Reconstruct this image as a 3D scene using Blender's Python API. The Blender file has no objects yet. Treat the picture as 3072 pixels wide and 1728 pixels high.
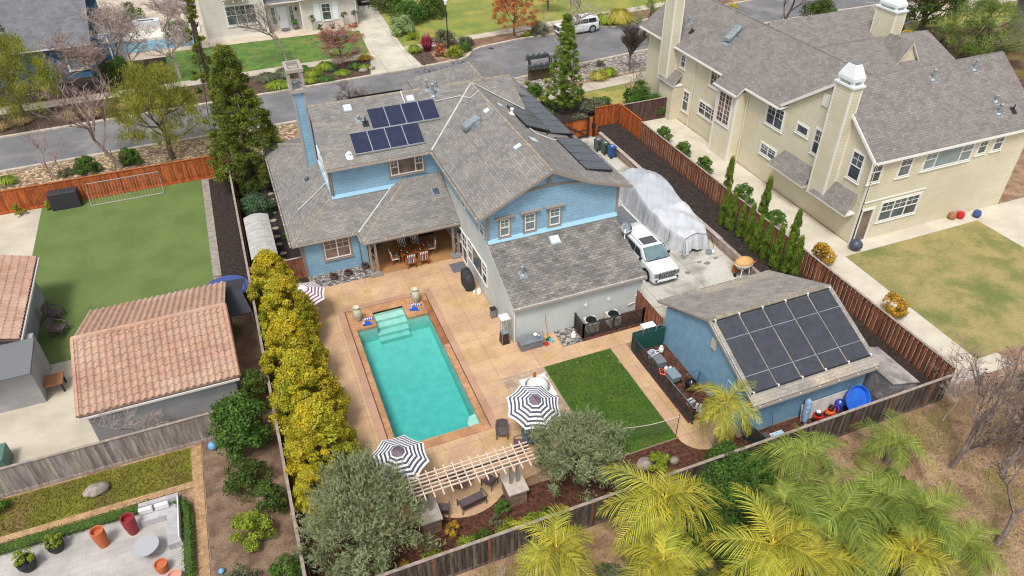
import bpy, math, random
import numpy as np
from mathutils import Vector, Matrix
R_ = math.radians
random.seed(7)
rng = np.random.default_rng(7)
S = bpy.context.scene
COL = S.collection

# ---------------------------------------------------------------- camera
cam_d = bpy.data.cameras.new('camera'); cam = bpy.data.objects.new('camera', cam_d); COL.objects.link(cam)
S.camera = cam
yaw, pit, rol = R_(21.3517), R_(37.3754), R_(0.5516)
fw = Vector((math.sin(yaw)*math.cos(pit), math.cos(yaw)*math.cos(pit), -math.sin(pit)))
rt = Vector((math.cos(yaw), -math.sin(yaw), 0)); dn = fw.cross(rt)
r2 = rt*math.cos(rol)+dn*math.sin(rol); d2 = -rt*math.sin(rol)+dn*math.cos(rol)
mw = Matrix((r2, -d2, -fw)).transposed().to_4x4(); mw.translation = Vector((0, 0, 27))
cam.matrix_world = mw
cam_d.sensor_width = 36; cam_d.lens = 2188.56/3072*36; cam_d.clip_start = .5; cam_d.clip_end = 600

# ---------------------------------------------------------------- sky, sun, exposure
w = bpy.data.worlds.new('World'); S.world = w; w.use_nodes = True
wt = w.node_tree; bg = wt.nodes['Background']
sky = wt.nodes.new('ShaderNodeTexSky'); sky.sky_type = 'NISHITA'; sky.sun_disc = False
sky.sun_elevation = R_(62); sky.sun_rotation = R_(218); sky.air_density = 1.0; sky.dust_density = 3.0; sky.ozone_density = .6
hs = wt.nodes.new('ShaderNodeHueSaturation'); hs.inputs['Saturation'].default_value = .25
wt.links.new(sky.outputs[0], hs.inputs['Color']); wt.links.new(hs.outputs[0], bg.inputs[0]); bg.inputs[1].default_value = .15
sd = bpy.data.lights.new('sun', 'SUN'); sd.energy = 2.1; sd.angle = R_(14); sd.color = (1, .97, .93)
sun = bpy.data.objects.new('sun', sd); COL.objects.link(sun); sun.location = (0, 0, 60)
az = R_(218); el = R_(62)      # light comes from the south-west, behind the camera
sv = Vector((math.sin(az)*math.cos(el), math.cos(az)*math.cos(el), math.sin(el)))
sun.rotation_euler = sv.to_track_quat('Z', 'Y').to_euler()
S.view_settings.view_transform = 'Standard'; S.view_settings.look = 'None'; S.view_settings.gamma = 1
S.view_settings.exposure = .3
S.render.engine = 'CYCLES'
S.cycles.filter_width = 1.15; S.cycles.max_bounces = 6; S.cycles.transparent_max_bounces = 12; S.cycles.transmission_bounces = 6

# ---------------------------------------------------------------- materials
def lin(h, k=1.0):
    h = h.lstrip('#'); o = []
    for i in (0, 2, 4):
        c = int(h[i:i+2], 16)/255; o.append((c/12.92 if c <= .04045 else ((c+.055)/1.055)**2.4)*k)
    return tuple(o)+(1,)
MATS = {}
def mat(name, col, rough=.8, col2=None, sc=1.0, lo=.4, hi=.6, fine=0, fsc=30, bump=0, bsc=30, metal=0, tint=False,
        brick=None, spec=.4, col3=None, sc3=.3, uvnoise=False, stretch=None, coat=0):
    """procedural principled material; brick=(width,row,mortar,variation,mortar_dark,offset)"""
    if name in MATS: return MATS[name]
    m = bpy.data.materials.new(name); m.use_nodes = True; nt = m.node_tree; N = nt.nodes; L = nt.links
    b = N['Principled BSDF']; b.inputs['Roughness'].default_value = rough; b.inputs['Metallic'].default_value = metal
    b.inputs['Specular IOR Level'].default_value = spec
    if coat: b.inputs['Coat Weight'].default_value = coat
    tc = N.new('ShaderNodeTexCoord'); vec = tc.outputs['UV'] if uvnoise else tc.outputs['Object']
    if stretch:
        mp = N.new('ShaderNodeMapping'); mp.inputs['Scale'].default_value = stretch; L.new(vec, mp.inputs[0]); vec = mp.outputs[0]
    def noise(s, d=5):
        n = N.new('ShaderNodeTexNoise'); n.inputs['Scale'].default_value = s; n.inputs['Detail'].default_value = d
        n.inputs['Roughness'].default_value = .6; L.new(vec, n.inputs['Vector']); return n.outputs['Fac']
    def mix(fac, a, c, mode='MIX'):
        x = N.new('ShaderNodeMix'); x.data_type = 'RGBA'; x.blend_type = mode
        if isinstance(fac, float): x.inputs[0].default_value = fac
        else: L.new(fac, x.inputs[0])
        for s, i in ((a, 6), (c, 7)):
            if isinstance(s, tuple): x.inputs[i].default_value = s
            else: L.new(s, x.inputs[i])
        return x.outputs[2]
    def rng_(f, a, c, o0=0., o1=1.):
        r = N.new('ShaderNodeMapRange'); L.new(f, r.inputs[0]); r.inputs[1].default_value = a; r.inputs[2].default_value = c
        r.inputs[3].default_value = o0; r.inputs[4].default_value = o1; return r.outputs[0]
    c = col
    if col2: c = mix(rng_(noise(sc), lo, hi), col, col2)
    if col3: c = mix(rng_(noise(sc3, 3), .5, .68), c, col3)
    if fine:
        v = rng_(noise(fsc, 3), .3, .7, 1-fine, 1+fine)
        g = N.new('ShaderNodeCombineColor')
        for i in range(3): L.new(v, g.inputs[i])
        c = mix(1.0, c, g.outputs[0], 'MULTIPLY')
    bh = None
    if brick:
        bw, bhh, mo, va, md, off = brick
        t = N.new('ShaderNodeTexBrick'); L.new(tc.outputs['UV'], t.inputs['Vector']); t.offset = off
        t.inputs['Scale'].default_value = 1; t.inputs['Brick Width'].default_value = bw; t.inputs['Row Height'].default_value = bhh
        t.inputs['Mortar Size'].default_value = mo; t.inputs['Mortar Smooth'].default_value = .3; t.inputs['Bias'].default_value = 0
        t.inputs['Color1'].default_value = (1-va,)*3+(1,); t.inputs['Color2'].default_value = (1+va,)*3+(1,)
        t.inputs['Mortar'].default_value = (md,)*3+(1,)
        c = mix(1.0, c, t.outputs['Color'], 'MULTIPLY')
        bh = t.outputs['Fac']
    if tint:
        a = N.new('ShaderNodeAttribute'); a.attribute_name = 'tint'
        c = mix(1.0, c, a.outputs['Color'], 'MULTIPLY')
    if isinstance(c, tuple): b.inputs['Base Color'].default_value = c
    else: L.new(c, b.inputs['Base Color'])
    if bump:
        bp = N.new('ShaderNodeBump'); bp.inputs['Strength'].default_value = bump; bp.inputs['Distance'].default_value = .05
        L.new(noise(bsc, 4), bp.inputs['Height']); L.new(bp.outputs[0], b.inputs['Normal'])
    MATS[name] = m; return m

def leafmat(name, col, col2=None, sc=1.2, trans=.25):
    m = mat(name, col, .6, col2, sc, .35, .65, tint=True, spec=.25)
    nt = m.node_tree; b = nt.nodes['Principled BSDF']; out = nt.nodes['Material Output']
    t = nt.nodes.new('ShaderNodeBsdfTranslucent'); src = b.inputs['Base Color'].links[0].from_socket
    nt.links.new(src, t.inputs[0]); x = nt.nodes.new('ShaderNodeMixShader'); x.inputs[0].default_value = trans
    nt.links.new(b.outputs[0], x.inputs[1]); nt.links.new(t.outputs[0], x.inputs[2]); nt.links.new(x.outputs[0], out.inputs[0])
    return m

K = .95
SH1 = mat('shingle_tan', lin('88837e', K), .95, lin('7e7a76', K), 1.3, fine=.12, fsc=22, brick=(.34, .16, .014, .18, .6, .5), col3=lin('8f8a82', K), bump=.3, bsc=60)
SH2 = mat('shingle_brown', lin('86807b', K), .95, lin('7d7772', K), 1.1, fine=.12, fsc=22, brick=(.34, .16, .014, .16, .6, .5), bump=.3, bsc=60)
SH3 = mat('shingle_slate', lin('747478', K), .95, lin('66666b', K), 1.1, fine=.12, fsc=9, brick=(.32, .15, .01, .1, .7, .5))
BLUE = mat('blue_shake', lin('93b8ce', K), .8, lin('8aafc7', K), .8, fine=.05, fsc=20, brick=(.42, .22, .012, .05, .72, .5))
BLUES = mat('blue_stucco', lin('81a6bd', K), .85, lin('779db6', K), 2, fine=.1, fsc=14, bump=.12, bsc=30, brick=(.4, .2, .008, .03, .85, .5))
WHT = mat('white_stucco', lin('cbcfcb', K), .85, lin('bfc5c2', K), .6, fine=.03, fsc=40, bump=.2, bsc=60)
TRIM = mat('taupe_trim', lin('978a80', K), .7)
WTRIM = mat('white_trim', lin('e4e1da', K), .6)
CREAM = mat('cream_siding', lin('d9d1b8', K), .8, lin('d0c7ac', K), .4, fine=.03, brick=(40, .21, .014, .02, .74, .0))
CREAMP = mat('cream_panel', lin('ded7c2', K), .8, lin('d8cfb4', K), .5)
WSID = mat('white_siding', lin('dcd5cc', K), .8, lin('d0c8be', K), .5, brick=(40, .22, .014, .02, .78, .0))
NAVY = mat('navy_siding', lin('4a7394', K), .8, brick=(40, .2, .014, .02, .75, .0))
GUT = mat('gutter_taupe', lin('a99e94', K), .5)
GLASS = mat('window_glass', lin('3c434a'), .08, lin('59636b'), .8, spec=.7)
GLASSL = mat('window_glass_curtained', lin('7d8d90'), .1, lin('68777d'), 1.5, spec=.7)
GLASSB = mat('window_glass_brown', lin('5e4a44'), .12, lin('83706a'), 1.2, spec=.6)
PV = mat('solar_cell', lin('2a2f45'), .22, lin('232840'), 2, spec=.5, brick=(.17, .17, .004, .03, 1.35, .0))
PVG = mat('solar_cell_black', lin('3c3f45'), .25, lin('45484e'), 1, spec=.5, brick=(1.02, 9, .02, .02, 1.7, .0))
ALU = mat('aluminium', lin('aeb4b8'), .35, metal=.7)
GALV = mat('galvanised_metal', lin('9aa3a8'), .5, lin('838c91'), 4, metal=.3)
BLK = mat('black_metal', lin('25272a'), .5)
BLKR = mat('black_rubber', lin('1c1c1d'), .8)
POOLMAT = mat('pool_heating_mat', lin('35383f'), .6, lin('3d4048'), 3, fine=.08, fsc=60)
WHITE = mat('white_plastic', lin('eceded'), .4)
GREYP = mat('grey_plastic', lin('76797f'), .55, lin('6c6f75'), 2)
SKYDOME = mat('skylight_dome', lin('c9d6dc'), .25, spec=.6)
TEAK = mat('teak_wood', lin('a8642e'), .6, lin('8f4f22'), 3, fine=.12, fsc=25)
REDW = mat('redwood_new', lin('b4622c', K), .8, lin('93461f', K), 2.2, fine=.15, fsc=12, tint=True, stretch=(4, 4, .6))
OLDW = mat('redwood_stained', lin('9a6247', K), .85, lin('714634', K), 2.4, fine=.2, fsc=12, tint=True, stretch=(4, 4, .6))
GREYW = mat('weathered_fence_wood', lin('6a5f57', K), .9, lin('453d39', K), 2.4, fine=.25, fsc=14, tint=True, stretch=(4, 4, .5))
CAPW = mat('fence_cap_wood', lin('a3948a', K), .85, lin('8a7d73', K), 3, fine=.1)
BARK = mat('bark', lin('7a6a5c', K), .95, lin('5b4d42', K), 6, fine=.2, bump=.5, bsc=30)
BARKP = mat('pale_bark', lin('a79a8d', K), .95, lin('85786c', K), 6, fine=.2)
TWIG = mat('pale_twigs', lin('b5a59c', K), .95, lin('93837b', K), 5)
TWIGD = mat('dark_twigs', lin('6e5c55', K), .95, lin('4f423d', K), 5)

# ---------------------------------------------------------------- mesh builder
class MB:
    def __init__(s): s.v = []; s.f = []; s.m = []; s.t = []
    def face(s, pts, m=0, tint=None):
        b = len(s.v); s.v += [tuple(p) for p in pts]; s.f.append(tuple(range(b, b+len(pts)))); s.m.append(m); s.t.append(tint or (1, 1, 1))
        return s
    def box(s, x0, x1, y0, y1, z0, z1, m=0, tint=None):
        return s.obox(((x0+x1)/2, (y0+y1)/2, (z0+z1)/2), (abs(x1-x0), abs(y1-y0), abs(z1-z0)), 0, m, tint)
    def obox(s, c, d, rz=0, m=0, tint=None, mx=None, taper=1.0):
        c = Vector(c); q = mx or Matrix.Rotation(rz, 3, 'Z'); P = []
        for z in (-1, 1):
            k = taper if z > 0 else 1
            for x, y in ((-1, -1), (1, -1), (1, 1), (-1, 1)): P.append(tuple(c+q @ Vector((x*d[0]/2*k, y*d[1]/2*k, z*d[2]/2))))
        b = len(s.v); s.v += P
        for f in ((3, 2, 1, 0), (4, 5, 6, 7), (0, 1, 5, 4), (1, 2, 6, 5), (2, 3, 7, 6), (3, 0, 4, 7)):
            s.f.append(tuple(b+i for i in f)); s.m.append(m); s.t.append(tint or (1, 1, 1))
        return s
    def slab(s, poly, t, m=0, ms=None, tint=None):
        """3-D polygon (counter-clockwise from above) thickened downwards"""
        ms = m if ms is None else ms; n = len(poly); lo = [(p[0], p[1], p[2]-t) for p in poly]
        s.face(poly, m, tint); s.face(lo[::-1], ms, tint)
        for i in range(n):
            j = (i+1) % n; s.face([lo[i], lo[j], poly[j], poly[i]], ms, tint)
        return s
    def prism(s, poly, axis, a, b, m=0):
        """2-D polygon extruded along an axis: axis x -> poly (y,z), axis y -> poly (x,z), axis z -> poly (x,y)"""
        def p3(q, k): return (k, q[0], q[1]) if axis == 'x' else ((q[0], k, q[1]) if axis == 'y' else (q[0], q[1], k))
        A = [p3(q, a) for q in poly]; B = [p3(q, b) for q in poly]; n = len(poly)
        s.face(A[::-1], m); s.face(B, m)
        for i in range(n):
            j = (i+1) % n; s.face([A[i], A[j], B[j], B[i]], m)
        return s
    def tube(s, pts, r, n=8, m=0, cap=True, tint=None):
        pts = [Vector(p) for p in pts]; k = len(pts); rr = r if isinstance(r, (list, tuple)) else [r]*k
        b = len(s.v); up = Vector((0, 0, 1)); u = None
        for i, p in enumerate(pts):
            d = (pts[min(i+1, k-1)]-pts[max(i-1, 0)]).normalized()
            if u is None:
                a = up if abs(d.z) < .9 else Vector((1, 0, 0)); u = d.cross(a).normalized()
            else: u = (u-d*u.dot(d)).normalized()
            w_ = d.cross(u)
            for j in range(n):
                t = 2*math.pi*j/n; s.v.append(tuple(p+(u*math.cos(t)+w_*math.sin(t))*rr[i]))
        for i in range(k-1):
            for j in range(n):
                j2 = (j+1) % n; s.f.append((b+i*n+j, b+i*n+j2, b+(i+1)*n+j2, b+(i+1)*n+j)); s.m.append(m); s.t.append(tint or (1, 1, 1))
        if cap:
            s.f.append(tuple(b+j for j in range(n))[::-1]); s.m.append(m); s.t.append(tint or (1, 1, 1))
            s.f.append(tuple(b+(k-1)*n+j for j in range(n))); s.m.append(m); s.t.append(tint or (1, 1, 1))
        return s
    def lathe(s, prof, c=(0, 0, 0), n=20, m=0, sx=1, sy=1, mx=None, tint=None):
        b = len(s.v); c = Vector(c); q = mx or Matrix.Identity(3)
        for r, z in prof:
            for j in range(n):
                t = 2*math.pi*j/n; s.v.append(tuple(c+q @ Vector((r*math.cos(t)*sx, r*math.sin(t)*sy, z))))
        for i in range(len(prof)-1):
            for j in range(n):
                j2 = (j+1) % n; s.f.append((b+i*n+j, b+i*n+j2, b+(i+1)*n+j2, b+(i+1)*n+j)); s.m.append(m); s.t.append(tint or (1, 1, 1))
        for i, rev in ((0, True), (len(prof)-1, False)):
            if prof[i][0] > 1e-4:
                f = tuple(b+i*n+j for j in range(n)); s.f.append(f[::-1] if rev else f); s.m.append(m); s.t.append(tint or (1, 1, 1))
        return s
    def sph(s, c, r, n=12, m=0, tint=None):
        r = (r, r, r) if not isinstance(r, tuple) else r; k = max(4, n//2)
        return s.lathe([(max(1e-5, math.sin(math.pi*i/k)), -math.cos(math.pi*i/k)*r[2]) for i in range(k+1)], c, n, m, r[0], r[1], tint=tint)
    def split(s, name, mats, parent=None, world=True, **k):
        """one object per separate piece"""
        par = list(range(len(s.v)))
        def fd(i):
            while par[i] != i: par[i] = par[par[i]]; i = par[i]
            return i
        for f in s.f:
            for i in f[1:]: par[fd(i)] = fd(f[0])
        gr = {}
        for fi, f in enumerate(s.f): gr.setdefault(fd(f[0]), []).append(fi)
        out = []
        for fs in gr.values():
            b = MB(); mp = {}
            for fi in fs:
                for i in s.f[fi]:
                    if i not in mp: mp[i] = len(b.v); b.v.append(s.v[i])
                b.f.append(tuple(mp[i] for i in s.f[fi])); b.m.append(s.m[fi]); b.t.append(s.t[fi])
            out.append(b.build(name, mats, parent, world, **k))
        return out[0]
    def build(s, name, mats, parent=None, world=True, smooth=False, bevel=0):
        me = bpy.data.meshes.new(name); mats = mats if isinstance(mats, (list, tuple)) else [mats]
        o = Vector((0, 0, 0))
        if parent is not None and world:
            q = parent
            while q is not None: o += q.location; q = q.parent
        V = [(p[0]-o.x, p[1]-o.y, p[2]-o.z) for p in s.v]
        me.from_pydata(V, [], s.f)
        for x in mats: me.materials.append(x)
        me.polygons.foreach_set('material_index', s.m)
        uv = me.uv_layers.new(name='UVMap'); me.update(); N = []; data = []
        for p in me.polygons:
            n = p.normal
            u = Vector((1, 0, 0)) if abs(n.z) > .999 else Vector((0, 0, 1)).cross(n).normalized()
            if abs(n.z) > .999: vv = Vector((0, 1, 0))
            else: vv = n.cross(u)
            for vi in p.vertices:
                q = s.v[vi]; data += [q[0]*u.x+q[1]*u.y+q[2]*u.z, q[0]*vv.x+q[1]*vv.y+q[2]*vv.z]
        uv.data.foreach_set('uv', data)
        if any(t != (1, 1, 1) for t in s.t):
            a = me.attributes.new('tint', 'FLOAT_COLOR', 'FACE'); a.data.foreach_set('color', [x for t in s.t for x in (t[0], t[1], t[2], 1)])
        else:
            a = me.attributes.new('tint', 'FLOAT_COLOR', 'FACE'); a.data.foreach_set('color', [1.0]*4*len(s.f))
        if smooth:
            import bmesh
            bm = bmesh.new(); bm.from_mesh(me); bmesh.ops.remove_doubles(bm, verts=bm.verts, dist=1e-4); bm.to_mesh(me); bm.free()
            me.shade_smooth()
        ob = bpy.data.objects.new(name, me); COL.objects.link(ob); ob.parent = parent
        if bevel:
            bv = ob.modifiers.new('bevel', 'BEVEL'); bv.width = bevel; bv.segments = 2; bv.limit_method = 'ANGLE'
        return ob

def tag(o, label=None, cat=None, group=None, kind=None):
    if label: o['label'] = label
    if cat: o['category'] = cat
    if group: o['group'] = group
    if kind: o['kind'] = kind
    return o
def thing(name, label, cat, loc=(0, 0, 0), group=None, rz=0):
    o = bpy.data.objects.new(name, None); COL.objects.link(o); o.location = loc; o.rotation_euler = (0, 0, rz); o.empty_display_size = .3
    return tag(o, label, cat, group)
def dup(root, loc, rz=None, label=None, group=None, sc=None, cat=None):
    def cp(o, par):
        c = o.copy(); COL.objects.link(c); c.parent = par
        for ch in o.children: cp(ch, c)
        return c
    r = cp(root, None); r.location = loc
    if rz is not None: r.rotation_euler = (0, 0, rz)
    if sc is not None: r.scale = sc if isinstance(sc, tuple) else (sc, sc, sc)
    return tag(r, label, cat, group)
def structure(name, mb, m, **k): return tag(mb.build(name, m, **k), kind='structure')
# ================================================================ GROUND
def rects(mb, rs, z, m=0):
    for x0, x1, y0, y1 in rs: mb.face([(x0, y0, z), (x1, y0, z), (x1, y1, z), (x0, y1, z)], m)
    return mb
def poly(mb, pts, z, m=0):
    return mb.face([(x, y, z) for x, y in pts], m)
def arc(cx, cy, r, a0, a1, n=14):
    return [(cx+r*math.cos(R_(a0+(a1-a0)*i/n)), cy+r*math.sin(R_(a0+(a1-a0)*i/n))) for i in range(n+1)]
PX0, PX1, PY0, PY1 = 3.2, 7.45, 23.3, 32.57        # pool water rectangle
AX0, AX1, AY1 = 4.4, 6.2, 33.75                    # alcove with the steps
DIRT = mat('bare_earth', lin('ad8f73', .9), .95, lin('8a6c58', .9), .9, fine=.35, fsc=14, bump=.9, bsc=12, col3=lin('7d7040', .85), sc3=.35)
g = MB(); B = 400
rects(g, [(-B, PX0, -B, B), (PX1, B, -B, B), (PX0, PX1, -B, PY0), (PX0, AX0, PY1, B), (AX1, PX1, PY1, B), (AX0, AX1, AY1, B)], 0)
structure('ground', g, DIRT)
MULCH = mat('red_bark_mulch', lin('6e4534', .9), .98, lin('42291f', .9), 6, fine=.35, fsc=30, bump=1, bsc=25)
MULCHD = mat('dark_mulch', lin('41352f', .9), .98, lin('2b2320', .9), 5, fine=.3, fsc=30, bump=1, bsc=25)
MULCHW = mat('street_mulch', lin('6a5549', .9), .98, lin('46382f', .9), 3, fine=.35, fsc=20, bump=1, bsc=20)
def rock(name, a, b, c, s=9):
    """pebble bed: voronoi cells with a colour each"""
    m = mat(name, lin(a), .9, lin(b), 2.5, fine=.1); nt = m.node_tree; N = nt.nodes; L = nt.links; bs = N['Principled BSDF']
    v = N.new('ShaderNodeTexVoronoi'); v.inputs['Scale'].default_value = s
    tc = N.new('ShaderNodeTexCoord'); L.new(tc.outputs['Object'], v.inputs['Vector'])
    cr = N.new('ShaderNodeValToRGB'); e = cr.color_ramp.elements; e[0].color = lin(a); e[1].color = lin(c); e.new(.5).color = lin(b)
    sp = N.new('ShaderNodeSeparateColor'); L.new(v.outputs['Color'], sp.inputs[0]); L.new(sp.outputs[0], cr.inputs[0])
    r = N.new('ShaderNodeMapRange'); L.new(v.outputs['Distance'], r.inputs[0]); r.inputs[1].default_value = .3; r.inputs[2].default_value = .75
    r.inputs[3].default_value = 1; r.inputs[4].default_value = .45
    g_ = N.new('ShaderNodeCombineColor'); [L.new(r.outputs[0], g_.inputs[i]) for i in range(3)]
    x = N.new('ShaderNodeMix'); x.data_type = 'RGBA'; x.blend_type = 'MULTIPLY'; x.inputs[0].default_value = 1
    L.new(cr.outputs[0], x.inputs[6]); L.new(g_.outputs[0], x.inputs[7]); L.new(x.outputs[2], bs.inputs['Base Color'])
    bp = N.new('ShaderNodeBump'); bp.invert = True; bp.inputs['Distance'].default_value = .08; L.new(v.outputs['Distance'], bp.inputs['Height']); L.new(bp.outputs[0], bs.inputs['Normal'])
    return m
PEB = rock('grey_river_pebbles', 'd2cac0', '8e8984', '645f5b', 9)
PEBT = rock('tan_pebbles', 'd6bf9b', 'a88f72', '82684f', 5)
PEBG = rock('pink_grey_gravel', 'c9beb5', 'a2958d', '776c66', 5)
structure('mulch_bed', rects(MB(), [(-1.7, 18.5, 16.3, 19.0), (-1.7, .9, 19.0, 38), (18.5, 27.28, 16.3, 17.85)], .006), MULCH)
structure('soil_strip', rects(MB(), [(-1.7, 1.5, 38.0, 54.0), (-3.5, -1.85, 36.5, 54.4)], .006), MULCHD)
# roads
ASPH = mat('asphalt', lin('767476', .95), .9, lin('6a686b', .95), .35, fine=.14, fsc=25, bump=.3, bsc=60, col3=lin('858281', .95), sc3=.3)
near = [(-60, 61.3), (-18, 61.9), (-8, 62.3), (3, 62.3), (15, 62.9), (25, 64.0), (33, 65.2), (43, 66.4), (58, 68.6), (70, 69.0), (90, 69), (140, 68)]
far = [(-60, 68.0), (-19, 68.5), (3, 69.4), (18.2, 70.4), (22.2, 70.8), (23.2, 71.3), (24.2, 72.7), (25.4, 73.5), (30.3, 74.3), (34.3, 74.4), (39.5, 75.2), (40.8, 74.4), (42, 73.9), (44.5, 73.9), (46, 74.7), (59, 76), (75, 77.5), (100, 78.5), (140, 79)]
def interp(pl, x):
    for (x0, y0), (x1, y1) in zip(pl, pl[1:]):
        if x0 <= x <= x1: return y0+(y1-y0)*(x-x0)/(x1-x0)
    return pl[-1][1]
xs = sorted(set([p[0] for p in near]+[p[0] for p in far]+list(range(-60, 141, 5))))
def strip(mb, fa, fb, z, xs, m=0):
    for a, b in zip(xs, xs[1:]): mb.face([(a, fa(a), z), (b, fa(b), z), (b, fb(b), z), (a, fb(a), z)], m)
    return mb
structure('road', strip(MB(), lambda x: interp(near, x), lambda x: interp(far, x), .008, xs), ASPH)
CONC = mat('sidewalk_concrete', lin('c0b6a4', .95), .9, lin('aca291', .95), .5, fine=.07, fsc=12, brick=(1.5, 1.5, .03, .03, .62, 0))
CONCL = mat('pale_concrete', lin('cbc4b2', .95), .9, lin('b6b0a0', .95), .4, fine=.06, fsc=10, brick=(2.9, 2.9, .035, .02, .65, 0), col3=lin('a9a496', .95), sc3=.25)
KERB = mat('kerb_concrete', lin('c3b8a8', .95), .9, lin('aba192', .95), 2, fine=.1)
kb = MB()
def kerb_line(mb, pl, side):
    for (x0, y0), (x1, y1) in zip(pl, pl[1:]):
        d = Vector((x1-x0, y1-y0)); n = Vector((-d.y, d.x)).normalized()*side; a = Vector((x0, y0)); b = Vector((x1, y1)); a2 = a+n*.32; b2 = b+n*.32
        t = .13; P = [(a.x, a.y, t), (b.x, b.y, t), (b2.x, b2.y, t), (a2.x, a2.y, t)]
        if side < 0: P = P[::-1]
        mb.slab(P, t-.002)
kerb_line(kb, near[:6], -1); kerb_line(kb, near[5:], -1); kerb_line(kb, far[:4], 1); kerb_line(kb, far[3:], 1)
structure('kerb', kb, KERB)
# verge strips and sidewalks beyond the road
structure('verge_bed', strip(MB(), lambda x: interp(far, x)+.3, lambda x: 73.9+.035*(x+20), .03, [x for x in xs if x <= 22]), MULCHW)
structure('verge_soil', strip(MB(), lambda x: interp(far, x)+.3, lambda x: 76.4+.13*max(0, x-31)*.9, .03, [x for x in xs if 24 <= x <= 60]), mat('verge_earth', lin('8f7259', .9), .95, lin('6e5543', .9), 1, fine=.2, bump=.5))
sw = MB(); strip(sw, lambda x: 73.9+.035*(x+20), lambda x: 75.4+.035*(x+20), .045, [-60, -40, -20, -10, 0, 5, 10, 13.9])
strip(sw, lambda x: 75.6+.09*(x-17.8), lambda x: 77.1+.09*(x-17.8), .045, [17.8, 25, 31, 40, 49, 60, 80, 120])
structure('far_sidewalk', sw, CONC)
LAWN = mat('lawn_green', lin('648538', .9), .9, lin('4f7030', .9), 1.2, fine=.25, fsc=14, bump=1, bsc=25, col3=lin('7e8341', .9), sc3=.5)
LAWND = mat('lawn_dry', lin('a3994f', .9), .9, lin('7d8540', .9), .9, fine=.2, fsc=10, bump=.8, bsc=20, col3=lin('b3a265', .9), sc3=.3)
LAWNY = mat('lawn_patchy', lin('a0915f', .9), .9, lin('8a8450', .9), .6, fine=.15, fsc=6, bump=.8, bsc=12, col3=lin('6f7640', .9), sc3=.3)
TURF = mat('turf', lin('6b7d42', .9), .9, lin('5f733b', .9), .4, fine=.08, fsc=8, bump=.6, bsc=30)
structure('far_lawn', poly(MB(), [(-6, 75.9), (13.9, 76.7), (14.6, 84.2), (10, 84.9), (-6, 85.3)], .02), LAWN)
structure('far_lawn', poly(MB(), [(17.7, 77.2), (50, 80), (90, 84), (90, 130), (24, 130), (19.5, 96), (18.0, 86)], .02), mat('lawn_tan_green', lin('8f9142', .9), .9, lin('74843a', .9), .5, fine=.2, fsc=8, bump=.8, bsc=20, col3=lin('a3984e', .9), sc3=.2))
structure('driveway', poly(MB(), [(12.7, 70.2), (18.2, 70.6), (17.8, 77.2), (18.3, 90.4), (19.3, 100), (16.4, 100), (15.5, 91), (14.6, 84.4), (14.1, 77), (13.9, 75.6)], .05), CONCL)
structure('entry_path', poly(MB(), [(-1.5, 85.2), (10.3, 84.95), (14.6, 84.3), (15.3, 88.5), (-1.5, 88.5)], .035), mat('path_concrete', lin('c9bba6', .95), .9, lin('b8ab97', .95), .6, fine=.06))
structure('planting_bed', rects(MB(), [(-60, -6, 76, 84)], .012), MULCHD)
structure('neighbour_patio', poly(MB(), [(-14, 84), (-1.6, 84), (-1.6, 120), (-14, 120)], .014), mat('patio_beige', lin('c6b9a8', .95), .9, lin('b2a494', .95), .5, fine=.08))
# between the road and the houses
structure('pebble_verge', poly(MB(), [(-60, 54.9), (2.5, 54.9), (4.5, 62.0), (-8, 62.0), (-60, 61.0)], .012), PEBT)
structure('gravel_verge', strip(MB(), lambda x: 60.6+.05*(x-25), lambda x: interp(near, x)-.3, .012, [21, 25, 30, 33, 38, 43, 50, 58, 70, 80]), PEBG)
sw = MB(); strip(sw, lambda x: 57.95+.085*(x-25), lambda x: 59.6+.1*(x-25), .03, [20, 25, 30, 35, 39, 45, 55, 65, 75, 100]); structure('near_sidewalk', sw, CONC)
structure('front_lawn', poly(MB(), [(29.5, 52.0), (37, 52.0), (60, 55.5), (100, 60), (100, 63.9), (60, 60.8), (39, 59.1), (30, 58.3)], .02), LAWND)
structure('front_bed', poly(MB(), [(19.5, 50.3), (30.5, 50.3), (31.5, 55), (29.0, 58), (20, 57.5)], .026), MULCHD)
structure('garden_bed', poly(MB(), [(50, 38), (75, 42), (82, 56), (74, 60.5), (56, 57.5), (50, 50)], .026), mat('garden_mulch', lin('6c4b3c', .9), .95, lin('4a382e', .9), 1.5, fine=.3, fsc=15, bump=.8, col3=lin('7d7440', .9), sc3=.25))
# side yard
structure('side_yard', rects(MB(), [(19.12, 26.9, 25.9, 50.5), (18.9, 19.12, 25.9, 28.2)], .02),
          mat('side_yard_concrete', lin('c4c0b5', .95), .85, lin('b4b1a6', .95), .35, fine=.08, fsc=8, brick=(3.4, 3.1, .03, .02, .6, 0), col3=lin('8f8a80', .95), sc3=.4))
stn = MB(); rs_ = random.Random(5)
for cx, cy, rr_ in ((25.3, 30.6, .22), (24.9, 30.9, .15), (26.1, 30.9, .18), (25.9, 27.9, .55), (23.6, 30.2, .2), (22.9, 28.3, .25)):
    stn.face([(cx+rr_*rs_.uniform(.6, 1.3)*math.cos(k*.63), cy+rr_*rs_.uniform(.5, 1)*math.sin(k*.63), .026) for k in range(10)])
stn.split('oil_stain', mat('oil_stained_concrete', lin('857f74', .95), .7, lin('6f675e', .95), 4)); [tag(o, kind='structure') for o in bpy.data.objects if o.name.startswith('oil_stain')]
stn = MB()
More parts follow.
